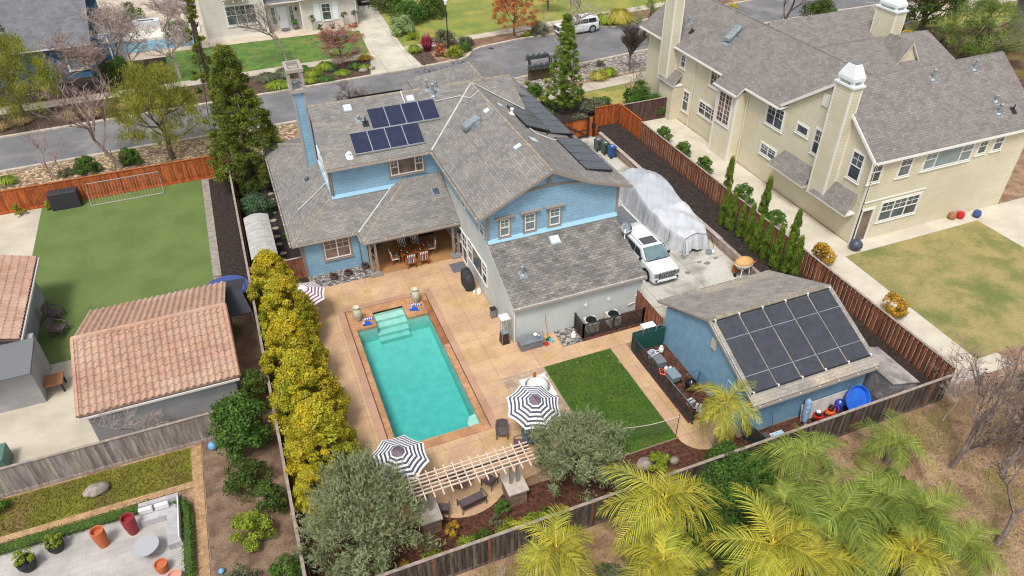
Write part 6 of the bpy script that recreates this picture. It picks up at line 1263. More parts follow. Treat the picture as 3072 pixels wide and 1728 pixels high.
T = thing('garden_table', 'brown wooden garden table outside the left tiled house', 'table', (-12.4, 33.9, .02)); MB().box(-13.0, -11.7, 33.4, 34.3, .6, .68).build('tabletop', mat('brown_table', lin('9a6a48'), .8), T)
for x in (-12.9, -11.8):
    for y in (33.5, 34.2): MB().box(x-.04, x+.04, y-.04, y+.04, .01, .6).build('leg', BLK, T)
sh0 = thing('stool', 'x', 'stool', (0, 0, 0), 'round white stools by the tiled garage'); MB().lathe([(.42, .45), (.42, .52), (.001, .54)], (0, 0, 0), 20).build('seat', WHITE, sh0, False); MB().tube([(0, 0, 0), (0, 0, .45)], .05, 8).build('leg', BLK, sh0, False)
sh0.location = (-10.75, 34.9, .02); sh0['label'] = 'round white stool nearer the turf lawn'; dup(sh0, (-10.7, 33.7, .02), None, 'round white stool nearer the tiled garage corner')
tag(MB().sph((-4.9, 26.6, .22), (.22, .22, .24), 12).build('blue_pot', mat('sky_blue_glaze', lin('6f9fc6'), .4), None, smooth=True), 'sky blue round pot at the top of the brick path', 'pot'); tag(MB().sph((-5.0, 19.7, .15), (.13, .13, .13), 10).build('blue_ball', mat('sky_blue_glaze', lin('6f9fc6')), None, smooth=True), 'small blue ball at the foot of the brick path', 'ball')
rk = mat('garden_rock', lin('a1968a'), .95, lin('7d746a'), 3, fine=.2, bump=.6)
def rock_(loc, s_, label, grp='boulders'):
    m = MB(); m.sph((0, 0, 0), s_, 10); rs = random.Random(int(loc[0]*100)); m.v = [(a*(1+rs.uniform(-.15, .15)), b*(1+rs.uniform(-.15, .15)), c*(1+rs.uniform(-.12, .12))) for a, b, c in m.v]; o = m.build('boulder', rk, None, smooth=True); o.location = loc; return tag(o, label, 'boulder', grp)
for loc, s_, l in (((13.5, 18.05, .15), (.45, .35, .3), 'grey boulder beside the small yellow shrub'), ((14.9, 17.7, .12), (.25, .2, .2), 'small grey boulder right of the yellow shrub'), ((27.4, 53.0, .2), (.45, .4, .35), 'pale boulder behind the solar-panelled roof edge'),
                   ((33.0, 64.4, .15), (.4, .3, .25), 'pale boulder on the gravel at the kerb'), ((12.3, 71.6, .15), (.5, .35, .25), 'pale boulder among the verge grasses near the driveway'), ((13.2, 71.9, .12), (.35, .3, .25), 'small pale boulder at the driveway edge'),
                   ((-9.9, 26.0, .15), (.6, .4, .2), 'pale flat rock in the olive grass strip')): rock_(loc, s_, l)
st_ = mat('flagstone_pale', lin('b5a48f', K), .9, lin('9a8a77', K), 3)
for i, (x, y) in enumerate(((-.4+1.0, 50.2), (.62, 49.3), (.55, 48.4), (.45, 47.4), (.35, 46.4), (.35, 45.3), (.3, 44.2), (.35, 43.2), (.4, 42.0), (.55, 40.9), (.7, 40.0))):
    a = [2*math.pi*k/7 for k in range(7)]; o = MB().prism([(x+random.uniform(.16, .27)*math.cos(t), y+random.uniform(.14, .24)*math.sin(t)) for t in a], 'z', .008, .05).build('stepping_stone', st_)
    tag(o, 'pale stepping stone number %s counting from the street end beside the eave' % ('first second third fourth fifth sixth seventh eighth ninth tenth eleventh'.split()[i]), 'stepping stone', 'stepping stones along the house side')
tag(MB().sph((.2, 39.3, .2), (.3, .22, .22), 10).build('bag', mat('white_sack', lin('c9cdd0'), .6, lin('8f959b'), 9), None, smooth=True), 'white sack behind the redwood side gate', 'sack'); tag(MB().obox((.9, 39.4, .3), (.5, .4, .5), .3).build('crate', mat('blue_grey_crate', lin('56708c'), .6, lin('9aa9b8'), 9)), 'blue-grey crate of odds and ends behind the side gate', 'crate')
T = thing('deck_chair', 'white and wood folding chair at the front of the resin shed', 'chair', (-.65, 39.0, 0)); MB().box(-.9, -.4, 38.95, 39.3, .9, .96).box(-.9, -.4, 38.9, 39.2, 1.2, 1.28).build('seat', WHITE, T); MB().box(-.95, -.9, 38.9, 39.3, 0, 1.5).build('frame', TEAK, T); MB().box(-.4, -.35, 38.9, 39.3, 0, 1.5).build('frame', TEAK, T)
# ================================================================ VEGETATION
def unit(v): return v/np.maximum(1e-6, np.linalg.norm(v, axis=-1, keepdims=True))
def leaves(cen, rad, n_per, size, asp=.5, up=.35, flat=.6, shell=.55, droop=0, tints=None, squash=.8, r_=None):
    """leaf quads around clump centres; cen (k,3), rad (k,)"""
    r_ = r_ or rng; k = len(cen); n = k*n_per; idx = np.repeat(np.arange(k), n_per)
    d = unit(r_.normal(size=(n, 3))+np.array([0, 0, up])); rr = rad[idx]*(shell+(1-shell)*r_.random(n))
    p = cen[idx]+d*rr[:, None]*np.array([1, 1, squash]); nrm = unit(d+r_.normal(size=(n, 3))*flat)
    a = unit(np.cross(nrm, r_.normal(size=(n, 3)))+np.array([0, 0, -droop])); b = unit(np.cross(nrm, a)); s = size*(.6+.8*r_.random(n))[:, None]
    A = a*s; B = b*s*asp; Q = np.stack([p-A*.5-B*.15, p-A*.0-B*.5, p+A*.5+B*.0, p+A*.0+B*.5], 1)
    ct = (tints if tints is not None else np.ones((k, 3))*r_.uniform(.78, 1.2, (k, 1)))[idx]; t = ct*r_.uniform(.84, 1.16, (n, 1))
    return Q, t
def trunk_mb(h, r, lean=(0, 0), z0=0, seg=6, wob=.08, m=None):
    pts = [(lean[0]*(i/seg)**1.3+random.uniform(-wob, wob)*(i > 0), lean[1]*(i/seg)**1.3+random.uniform(-wob, wob)*(i > 0), z0+h*i/seg) for i in range(seg+1)]
    return pts, [r*(1-.6*i/seg) for i in range(seg+1)]
def tree(name, label, cat, loc, m, cen, rad, n_per, size, h_tr, r_tr, bark=None, limbs=6, group=None, **k):
    T = thing(name, label, cat, loc, group); Q, t = leaves(np.array(cen, float), np.array(rad, float), n_per, size, **k); quads('crown', Q, m, t, T)
    if h_tr:
        b = MB(); P, Rr = trunk_mb(h_tr, r_tr); b.tube(P, Rr, 8); top = Vector(P[-1]); idx = list(range(len(cen))); random.shuffle(idx)
        for i in idx[:limbs]:
            s_ = Vector(P[random.randint(2, len(P)-1)]); e = Vector(cen[i]); mid = s_.lerp(e, .5)+Vector((0, 0, -.1*(e-s_).length)); b.tube([s_, mid, e], [r_tr*.4, r_tr*.25, r_tr*.08], 5)
        b.build('trunk', bark or BARK, T, False)
    return T
def blobs(n, R, h, z0=0, rc=(.3, .5), fill=.75, shape='dome', r_=random):
    """clump centres inside a crown"""
    C_ = []; rr = []
    for i in range(n):
        a = r_.uniform(0, 2*math.pi); u = r_.random()
        if shape == 'dome': zf = r_.random()**.8; Rz = math.sqrt(max(.02, 1-(zf*1.05-.12)**2)) if zf > .12 else .8+zf
        elif shape == 'ball': zf = r_.random(); Rz = math.sqrt(max(.03, 1-(2*zf-1)**2))
        elif shape == 'pear': zf = r_.random(); Rz = min(1, 1.25*(1-zf)**.62)*(.8+.2*min(1, zf*3))
        elif shape == 'cone': zf = r_.random()**1.15; Rz = (1-zf)**.8*(1 if zf > .1 else .6+zf*4)+.06
        else: zf = r_.random(); Rz = min(1, 1.15*(1-zf)**.35)*(.75+.25*min(1, zf*3))
        q = R*Rz*(fill+(1-fill)*r_.random() if r_.random() < .8 else r_.random()*fill); C_.append((q*math.cos(a), q*math.sin(a), z0+h*zf)); rr.append(R*r_.uniform(*rc))
    return C_, rr
LGOLD = leafmat('foliage_golden_green', lin('9aa032', .95), lin('b5a22a', .95), .55)
LDARK = leafmat('foliage_dark_green', lin('47602a', .95), lin('5b7030', .95), 1)
LCON = leafmat('foliage_conifer', lin('5d702c', .95), lin('7a8838', .95), .8)
LCON2 = leafmat('foliage_bright_conifer', lin('5f8030', .95), lin('7d993a', .95), .8)
LOLV = leafmat('foliage_olive', lin('929a74', .95), lin('76825c', .95), .9)
LPALM = leafmat('palm_leaflets', lin('cfc24a', .98), lin('a9ad48', .98), .9, .3)
LPALG = leafmat('palm_leaflets_green', lin('a9b255', .98), lin('7f9546', .98), .9, .3)
LFEA = leafmat('foliage_feathery', lin('a0a046', .95), lin('838c3a', .95), .5)
LGRN = leafmat('foliage_mid_green', lin('5d8236', .95), lin('496b30', .95), 1.2)
LBRT = leafmat('foliage_lime', lin('98a838', .95), lin('7a9134', .95), 1.2)
LBLU = leafmat('foliage_juniper', lin('5d7a58', .95), lin('4a664a', .95), 1.2)
LRED = leafmat('foliage_rust', lin('c07a52', .95), lin('a8613f', .95), .8)
LORN = leafmat('foliage_orange_yellow', lin('c39a35', .95), lin('a5913a', .95), 1)
LGLD = leafmat('foliage_gold_grass', lin('b9a94c', .95), lin('9a9a42', .95), 1)
LGRY = leafmat('foliage_grey_green', lin('7b8265', .95), lin('646b50', .95), 1.5)
LSTR = leafmat('foliage_straw', lin('bda57a', .95), lin('9d8a5e', .95), 1)
LPNK = leafmat('foliage_crimson', lin('b0455c', .95), lin('8b3449', .95), 1)
def tn(k, lo=.75, hi=1.2, warm=0, r_=rng):
    v = r_.uniform(lo, hi, (k, 1)); w_ = r_.random((k, 1)); return v*np.hstack([1+warm*w_, 1+warm*.25*w_, 1-warm*.5*w_])
# --- golden hedge trees along the left fence
vars_ = []
for v in range(2):
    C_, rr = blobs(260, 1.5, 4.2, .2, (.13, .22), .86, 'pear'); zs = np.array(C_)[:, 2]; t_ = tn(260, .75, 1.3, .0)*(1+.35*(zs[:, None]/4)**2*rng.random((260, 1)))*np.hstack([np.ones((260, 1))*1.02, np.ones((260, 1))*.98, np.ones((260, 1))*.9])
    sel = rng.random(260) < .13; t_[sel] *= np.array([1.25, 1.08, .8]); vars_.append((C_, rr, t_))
LB = ['golden-green hedge tree at the far end of the row beside the resin shed', 'golden-green hedge tree second from the far end beside the maroon umbrella', 'golden-green hedge tree in the middle of the row left of the pool',
      'golden-green hedge tree with the deepest yellow top beside the lower pool', 'golden-green hedge tree at the near end of the row above the big olive', 'small golden-green hedge tree filling the foot of the row']
hs_ = []
for i, (x, y, s, rz) in enumerate(((-.6, 35.8, .98, 0), (-.2, 32.7, 1.04, 1.2), (-.4, 29.2, 1.08, 0), (-.25, 25.9, 1.14, 2.4), (-.15, 22.9, 1.08, 4), (-.8, 20.9, .7, 1))):
    v = i % 2
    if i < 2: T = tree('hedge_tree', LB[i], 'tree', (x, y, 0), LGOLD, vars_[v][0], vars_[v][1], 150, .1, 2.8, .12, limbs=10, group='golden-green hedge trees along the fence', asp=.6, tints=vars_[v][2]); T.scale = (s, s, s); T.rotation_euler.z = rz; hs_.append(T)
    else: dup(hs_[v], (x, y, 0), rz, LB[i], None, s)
# --- conifers
def conifer(name, label, loc, R, h, n, m, per=100, size=.16, group=None, z0=.6, **k):
    C_, rr = blobs(n, R, h-z0, z0, (.09, .2), .74, 'cone'); return tree(name, label, 'tree', loc, m, C_, rr, per, size, h*.96, .16, limbs=14, group=group, asp=.32, up=-.1, shell=.35, flat=.9, squash=.62, tints=tn(n, .6, 1.25, .25), **k)
conifer('conifer', 'big dense olive-green conifer behind the left corner of the blue house', (-.25, 52.6, 0), 2.9, 10.2, 520, LCON, 130, .18)
conifer('conifer', 'thin spindly conifer rising behind the big dense one', (-1.7, 56.6, 0), 1.6, 13.3, 95, LCON, 90, .2)
conifer('conifer', 'slim bright green conifer between the mailboxes and the driveway gate', (26.9, 55.6, 0), 1.75, 8.3, 420, LCON2, 80, .15)
# --- olives
def olive(label, loc, R, h, n, seed):
    r_ = random.Random(seed); C_, rr = blobs(n, R, h, .9, (.12, .24), .6, 'dome', r_); C_ = [(x*(1+.15*math.sin(3*math.atan2(y, x)+seed)), y, z) for x, y, z in C_]
    T = tree('olive_tree', label, 'tree', loc, LOLV, C_, rr, 150, .17, 1.6, .16, limbs=16, group='olive trees at the garden foot', asp=.2, flat=1.0, shell=.2, tints=tn(n, .62, 1.3, .12), squash=.9)
    w_ = []; 
    for c, q in zip(C_, rr):
        for _ in range(9):                                  # upright wisps
            b = np.array(c)+np.array([r_.gauss(0, q*.5), r_.gauss(0, q*.5), q*.3]); d = unit(np.array([c[0]/R*.7+r_.gauss(0, .3), c[1]/R*.7+r_.gauss(0, .3), 1.0])); L_ = r_.uniform(.25, .6)
            for k in range(9):
                p = b+d*L_*k/9; s_ = unit(np.cross(d, np.array([r_.gauss(0, 1), r_.gauss(0, 1), r_.gauss(0, 1)]))); e = p+(s_*.8+d*.7)*.085; u = np.cross(d, s_)*.016; w_.append([p-u, p+u, e+u*.4, e-u*.4])
    quads('wisps', np.array(w_), LOLV, rng.uniform(.8, 1.45, len(w_)), T); return T
olive('large grey-green olive tree at the lower left foot of the garden', (.85, 18.65, 0), 2.7, 3.1, 160, 3)
olive('grey-green olive tree between the pergola and the turquoise chair', (10.2, 18.4, 0), 2.2, 2.4, 125, 8)
# --- palms
def frond_mesh(L_, seed, m, droop=1.0):
    """an arching frond: curved rachis with separate drooping leaflets"""
    r_ = random.Random(seed); Q = []; T_ = []; n = 36; pts = []; bend = r_.uniform(-.3, .3)
    for i in range(n+1):
        t = i/n; pts.append(np.array([L_*(t-.2*t*t*droop), L_*bend*t*t, L_*(.6*t-.95*droop*t*t)]))
    lum = r_.uniform(.78, 1.15)
    for i in range(3, n+1):
        t = i/n; p = pts[i]; d = unit(pts[i]-pts[i-1]); side = unit(np.cross(d, np.array([0, 0, 1]))); up = np.cross(side, d); ll = L_*.36*(math.sin(math.pi*min(1, .1+t*.86))**.7+.05)*r_.uniform(.8, 1.15)
        for s_ in (-1, 1):
            a = unit(side*s_+d*(.5+.8*t)+up*r_.uniform(.0, .55)); dr = r_.uniform(.5, 1.3); q0 = p; w_ = .021; tt = lum*r_.uniform(.6, 1.3); g_ = r_.random()
            dirs = [a, unit(a+np.array([0, 0, -.55*dr])), unit(a*.7+np.array([0, 0, -1.1*dr]))]
            for k, (dd, fr) in enumerate(zip(dirs, (.36, .34, .34))):
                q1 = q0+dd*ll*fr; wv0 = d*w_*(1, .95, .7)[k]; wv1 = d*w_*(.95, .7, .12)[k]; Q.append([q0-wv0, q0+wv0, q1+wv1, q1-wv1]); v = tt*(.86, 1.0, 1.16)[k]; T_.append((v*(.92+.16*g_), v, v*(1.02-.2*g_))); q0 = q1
    for i in range(0, n, 2):
        p, q = pts[i], pts[min(n, i+2)]; w_ = np.array([0, .02*(1-i/n)+.007, 0]); Q.append([p-w_, p+w_, q+w_*.9, q-w_*.9]); T_.append((1.3, 1.15, .95))
    return np.array(Q), np.array(T_)
def palm_proto(m, tag_, L_=2.5):
    fs = []
    for k in range(5):
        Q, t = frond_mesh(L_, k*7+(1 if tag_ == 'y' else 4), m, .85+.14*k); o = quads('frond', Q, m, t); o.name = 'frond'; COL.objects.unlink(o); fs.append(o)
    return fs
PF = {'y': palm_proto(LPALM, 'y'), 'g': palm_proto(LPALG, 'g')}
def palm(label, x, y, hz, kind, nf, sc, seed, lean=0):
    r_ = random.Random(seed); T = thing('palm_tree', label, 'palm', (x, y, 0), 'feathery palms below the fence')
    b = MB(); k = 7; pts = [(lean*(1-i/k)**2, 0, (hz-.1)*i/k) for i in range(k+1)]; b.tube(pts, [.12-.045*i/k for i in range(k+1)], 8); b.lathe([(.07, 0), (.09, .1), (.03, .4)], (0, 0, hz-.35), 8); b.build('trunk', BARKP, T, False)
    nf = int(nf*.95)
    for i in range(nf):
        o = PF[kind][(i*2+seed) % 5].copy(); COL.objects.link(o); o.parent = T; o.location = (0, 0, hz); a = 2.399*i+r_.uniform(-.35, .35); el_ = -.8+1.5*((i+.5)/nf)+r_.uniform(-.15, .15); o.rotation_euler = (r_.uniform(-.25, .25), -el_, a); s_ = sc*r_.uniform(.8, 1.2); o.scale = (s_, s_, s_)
    return T
PAL = [('yellow-green palm beside the blue shed wall', 17.15, 17.75, 2.9, 'y', 16, .8, 1), ('bright yellow palm overhanging the fence above the dry slope', 12.1, 14.5, 2.7, 'y', 20, 1.02, 2), ('yellow palm leaning over the fence left of the bright one', 7.35, 14.4, 2.2, 'y', 17, .85, 3),
       ('yellow-green palm at the bottom picture edge near the middle', 10.9, 12.5, 2.0, 'y', 18, .92, 4), ('green palm against the fence below the side table', 18.8, 14.3, 2.5, 'g', 16, .85, 5), ('green palm left of the flowering slope gap', 16.9, 13.0, 1.9, 'g', 15, .8, 6),
       ('large palm with broad fronds at the bottom centre right', 14.9, 11.3, 2.5, 'y', 17, 1.1, 7), ('palm with drooping yellow fronds and a bare pale trunk', 16.2, 10.3, 2.2, 'y', 12, .9, 8), ('wide green palm over the tan slope', 18.6, 11.7, 2.1, 'g', 18, 1.05, 9),
       ('green palm second from the right in the grove', 20.4, 11.5, 2.2, 'g', 17, 1.0, 10), ('rightmost green palm of the grove beside the bare trunk', 21.9, 10.6, 1.9, 'g', 17, 1.0, 11), ('yellow-green palm at the bottom edge right of centre', 20.0, 9.3, 1.9, 'y', 15, .95, 12),
       ('dark green young palm under the bare tree by the fence', 23.9, 14.0, 1.4, 'g', 13, .75, 13), ('low palm cut by the bottom edge left of the grove', 6.9, 12.6, 1.6, 'y', 14, .85, 14), ('small green palm cut by the bottom edge below the tan slope', 17.9, 9.0, 1.1, 'g', 12, .8, 15), ('low yellow palm beneath the broad-frond one', 13.2, 9.9, 1.3, 'y', 13, .8, 16), ('small palm at the grove right foot', 22.6, 9.0, 1.2, 'g', 12, .8, 17)]
for a in PAL: palm(*a)
# --- bushes
def bush(label, x, y, R, h, m, n=30, per=90, size=.1, name='shrub', z=0, shape='dome', group=None, **k):
    C_, rr = blobs(n, R*.85, h*.8, h*.1, (.25, .42), .6, shape); kw = dict(asp=.55, tints=tn(n, .72, 1.22, .15)); kw.update(k)
    return tree(name, label, kw.pop('cat', 'shrub'), (x, y, z), m, C_, rr, per, size, h*.4, .05, limbs=5, group=group, **kw)
def grass(label, x, y, R, h, m, n=420, name='grass_clump', z=0, group=None, spiky=0):
    a = rng.uniform(0, 2*np.pi, n); b0 = np.column_stack([np.cos(a), np.sin(a), np.zeros(n)])*(R*.3*rng.random(n))[:, None]; out = np.column_stack([np.cos(a), np.sin(a), np.zeros(n)]); f = rng.uniform(.15, 1, n)[:, None]
    mid = b0+out*f*R*.45+np.array([0, 0, 1])*h*(1-.25*f*f)*rng.uniform(.7, 1.1, (n, 1))*.75; tip = b0+out*f*R*(.75 if spiky else 1.0)+np.array([0, 0, 1])*h*(1.15 if spiky else .62)*(1-.55*f)*rng.uniform(.6, 1.2, (n, 1)); s_ = np.column_stack([-np.sin(a), np.cos(a), np.zeros(n)])*.018*max(1, R*1.2)
    Q = np.concatenate([np.stack([b0-s_, b0+s_, mid+s_, mid-s_], 1), np.stack([mid-s_, mid+s_, tip+s_*.2, tip-s_*.2], 1)]); t = rng.uniform(.7, 1.25, n); o = quads(name, Q, m, np.concatenate([t*.95, t*1.1])); o.location = (x, y, z); return tag(o, label, 'grass', group)
# big glossy shrub mass beside the palms: separate bushes
for a in (('glossy green bush at the foot of the shed-side palm', 16.4, 16.0, 1.35, 2.0, LGRN), ('large glossy bush between the bright palm and the fence corner', 15.2, 14.6, 1.7, 2.4, LGRN), ('dark green bush below the glossy ones with red berries', 13.9, 12.6, 1.6, 1.7, LDARK),
          ('glossy green bush nearest the left green palm', 17.4, 15.2, 1.1, 1.9, LGRN), ('dark bush beneath the bright yellow palm', 13.2, 14.2, 1.2, 1.3, LDARK), ('dark low bush right of the broad-frond palm', 15.5, 12.6, 1.3, 1.4, LDARK)):
    bush(*a, n=60, per=130, size=.14, asp=.3, group='glossy bushes outside the fence')
for a in (('green bush between the bottom-edge palms', 12.0, 11.6, 1.0, 1.0, LGRN), ('green bush in the heart of the palm grove', 17.4, 12.3, 1.1, 1.1, LDARK), ('lime bush under the wide green palm', 19.3, 12.8, .8, .7, LBRT), ('dark bush at the right side of the palm grove', 21.2, 12.4, 1.0, 1.0, LDARK), ('dark bush at the bottom edge under the yellow-green palm', 19.2, 9.8, 1.0, .9, LDARK), ('grey bush left of the bottom middle palm', 9.3, 13.4, .8, .7, LGRY)): bush(*a, n=46, per=100, size=.14, asp=.3, group='bushes among the palms')
for a in (('dark undergrowth below the broad-frond palm', 14.6, 10.6, 1.3, .8, LDARK), ('dark undergrowth left of the bottom middle palm', 11.0, 10.9, 1.0, .6, LDARK), ('dark undergrowth below the second palm from the right', 20.6, 10.6, 1.2, .8, LDARK), ('green undergrowth between the two left palms', 9.6, 12.3, .9, .5, LGRN), ('grey undergrowth at the grove edge by the tan slope', 22.6, 11.5, .8, .5, LGRY), ('green undergrowth along the fence beneath the palms', 17.9, 13.6, .9, .6, LGRN)): bush(*a, n=40, per=100, size=.14, asp=.3, group='undergrowth in the palm grove')
bush('sparse dusty bush outside the fence below the bright palm', 10.9, 14.2, .9, .8, LGRY, 24, 60, .09); bush('low green bush under the young dark palm', 23.2, 13.0, .8, .7, LDARK, 20, 80, .12)
tag(MB().tube([(13.6, 11.3, .8), (13.65, 11.3, .95)], .07, 6).build('berry_cluster', mat('berry_red', lin('c8402c'), .5)), 'small cluster of red berries in the dark bush', 'berries')
# inside the front fence
for a in (('lime shrub at the left end of the fence bed', 3.2, 16.75, .75, .6, LBRT), ('lime shrub second along the fence bed', 4.5, 16.8, .7, .75, LBRT), ('lime shrub third along the fence bed near the pillar', 6.35, 16.85, .8, .8, LBRT), ('lime shrub fourth along the fence bed beneath the yellow palm', 7.6, 16.9, .75, .7, LBRT)):
    bush(*a, n=26, per=90, size=.08, group='lime shrubs inside the front fence')
bush('dark green shrub between lime shrubs in the fence bed', 5.4, 17.1, .55, .5, LDARK, 20, 90, .07); bush('low dark shrub right of the stone pillar', 8.2, 17.2, .45, .4, LDARK, 16, 80, .07); bush('flame-tipped shrub at the left stone pillar', 4.25, 17.95, .4, .75, LORN, 20, 60, .07); bush('glossy green shrub at the right stone pillar', 6.55, 18.1, .45, .75, LGRN, 22, 70, .07)
bush('thin brownish-green shrub on the mulch below the bench', 6.1, 17.75, .4, .35, LGRY, 14, 50, .06); bush('bright yellow-green leafy shrub beside the grey boulder', 14.05, 17.75, .6, .75, LBRT, 26, 70, .1); bush('lime plants at the left fence foot below the big olive', 2.0, 17.0, .5, .4, LORN, 14, 60, .07)
# along the right bed: columnar cypresses
C_, rr = blobs(70, .27, 2.5, .12, (.45, .7), .5, 'pear'); CY = ['first slim cypress, farthest from the shed', 'second slim cypress, almost touching the first', 'third slim cypress from the far end', 'fourth slim cypress from the far end', 'fifth slim cypress from the far end', 'sixth slim cypress from the far end', 'seventh slim cypress, behind the tan cooker', 'eighth slim cypress, one of the close pair by the shed roof', 'ninth slim cypress, last of the row at the shed roof']
LCYP = leafmat('foliage_cypress', lin('5c7a2c', .95), lin('7e9238', .95), 1.2)
for i, (x, y) in enumerate(((28.3, 33.5), (28.35, 32.8), (28.4, 31.8), (28.4, 30.95), (28.35, 30.05), (28.35, 29.15), (28.3, 28.1), (28.6, 27.45), (28.85, 27.0))):
    if i == 0: c0 = tree('cypress', CY[0], 'tree', (x, y, .5), LCYP, C_, rr, 90, .17, 1.2, .03, limbs=2, group='slim cypresses in the raised bed', asp=.2, flat=.3, droop=-3, tints=tn(70, .7, 1.25, .15), squash=1.6, shell=.6)
    else: dup(c0, (x, y, .5), i*1.3, CY[i], None, (1+.1*math.sin(i*2), 1+.1*math.cos(i), random.uniform(.88, 1.1)))
# neighbour's bed beyond the right fence
for a in (('round green bush behind the stained fence near the dark fence', 31.7, 46.7, .8, 1.3, LGRN), ('round green bush second along behind the stained fence', 31.6, 43.6, .85, 1.4, LGRN), ('round green bush third along behind the stained fence', 31.7, 40.9, .85, 1.3, LGRN), ('yellow-green bush behind the fence opposite the shed ridge', 31.9, 27.9, .95, 1.4, LORN), ('golden bush behind the fence near the patchy lawn corner', 32.0, 22.2, .9, 1.5, LORN), ('leafy bush at the foot of the tall dark cypress', 31.6, 35.8, .9, 1.6, LGRN), ('leafy bush beneath the second tall cypress', 31.5, 32.2, .9, 1.5, LGRN)): bush(*a, n=30, per=90, size=.12, group='bushes beyond the right fence')
for i, (x, y, s, l) in enumerate(((31.5, 37.5, 1.2, 'tall dark cypress before the cream wall, farthest'), (31.5, 33.4, 1.4, 'tallest dark cypress before the cream wall'), (31.6, 30.3, 1.1, 'shorter dark cypress nearest the yellow-green bush'))): dup(c0, (x, y, 0), i, l, 'tall cypresses beyond the right fence', (1.0, 1.0, s*.9))
tag(MB().lathe([(.2, 0), (.42, .3), (.4, .5), (.2, .72), (.001, .75)], (35.0, 28.3, .02), 16).build('kettle_grill', mat('dark_slate_enamel', lin('444a58'), .4), None, smooth=True), 'dark kettle grill at the cream house back door', 'grill')
for x, y, m, l in ((44.4, 28.6, 'bright_red_plastic', 'red toy by the cream wall'), (45.6, 28.3, 'denim_blue_pad', 'blue-grey toy by the cream wall corner'), (43.8, 28.75, 'brown_table', 'brown pot by the cream wall')): tag(MB().lathe([(.2, 0), (.28, .2), (.22, .45), (.001, .5)], (x, y, .02), 12).build('toy' if 'toy' in l else 'pot', MATS[m]), l, 'toy' if 'toy' in l else 'pot')
# --- left side of the house
bush('blue-green juniper filling the corner by the resin shed', -.55, 47.6, 1.35, 1.5, LBLU, 60, 110, .12, squash=.6); bush('small green shrub beside the stepping stones', .95, 43.3, .4, .9, LGRN, 18, 80, .09); bush('dark green shrub under the big conifer', -.9, 50.6, .9, 1.0, LDARK, 30, 90, .12)
# pebble verge by the road
bush('bright green shrub on the pebbles beside the staked bare tree', -9.0, 59.2, .95, 1.4, LGRN, 34, 100, .13); bush('wide yellow-green shrub on the pebbles', -12.1, 59.2, 1.15, 1.2, LGRN, 34, 100, .13); grass('bright yellow-green grass clump on the pebbles at the left edge', -17.6, 59.5, .8, .8, LBRT); bush('low dark shrub on the pebbles', -13.6, 59.2, .7, .4, LGRY, 16, 70, .1)
# far verge across the road
for i, (x, y, R, h, m, l) in enumerate(((-13.9, 70.3, 1.1, 1.3, LSTR, 'straw-coloured round shrub on the far verge, left one'), (-12.3, 70.3, 1.0, 1.1, LSTR, 'straw-coloured round shrub on the far verge, middle one'), (-9.7, 71.0, .9, .9, LSTR, 'pale straw clump on the far verge behind the feathery tree'), (-19.3, 70.6, .9, .8, LSTR, 'straw clump on the far verge at the left edge'), (-17.9, 71.2, .9, .8, LSTR, 'straw clump on the far verge beside the leaning trunk'), (-7.6, 71.2, .9, .8, LSTR, 'straw clump on the far verge right of the feathery tree'))): grass(l, x, y, R, h, m, 500, group='straw clumps on the far verge')
VG = [(8.9, 73.6, 1.15, 1.0, LBRT, 'large lime grass mound right of the chimney'), (7.4, 72.4, 1.0, .8, LBRT, 'lime grass mound beside the chimney crown'), (11.7, 72.8, .8, .8, LGRN, 'green grass clump left of the driveway, upper'), (10.2, 71.6, .9, .6, LBRT, 'low lime clump at the kerb, middle'), (12.5, 72.3, .7, .6, LBRT, 'lime clump nearest the driveway'), (6.8, 73.9, .7, .8, LGRN, 'green clump just right of the chimney top'),
      (13.2, 74.9, .9, .6, LORN, 'yellowish clump at the driveway sidewalk corner'), (3.9, 70.7, 1.3, .8, LBRT, 'wide lime clump at the kerb left of the chimney'), (6.9, 70.9, .8, .6, LBRT, 'lime clump at the kerb below the chimney crown'), (8.4, 70.7, .9, .6, LGRN, 'green kerbside clump between two lime ones'), (3.1, 73.0, 1.3, .9, LGRY, 'grey-green mound left of the chimney'), (4.8, 73.4, 1.2, 1.0, LGRY, 'grey-green mound touching the chimney'), (5.2, 71.2, .7, .5, LORN, 'yellow clump at the kerb behind the chimney'), (9.4, 73.0, .6, .6, LBLU, 'blue-green tuft beside the sparse bare tree')]
for x, y, R, h, m, l in VG: grass(l, x, y, R, h, m, 480, z=.03, group='grass mounds on the far verge')
grass('crimson spiky plant beside the street lamp bed', 19.9, 74.9, 1.15, 1.7, LPNK, 420, 'cordyline', .03, spiky=1); grass('yellow spiky clump left of the crimson plant', 18.5, 75.1, .95, .9, LBRT, z=.03); bush('rust-orange upright shrub in the lamp bed', 20.7, 72.9, .65, 1.3, LRED, 22, 80, .12); bush('large brownish-green dome shrub behind the lamp post', 22.3, 76.1, 1.5, 1.4, LGRY, 40, 90, .14)
bush('green mound shrub at the kerb bulb', 22.0, 72.3, 1.2, 1.0, LBRT, 36, 90, .13); bush('grey-green low shrub right of the lamp post', 24.2, 75.2, 1.1, .7, LGRY, 30, 80, .12); bush('olive shrub at the kerb right of the lamp post', 23.6, 73.4, .9, .8, LGRN, 26, 80, .12)
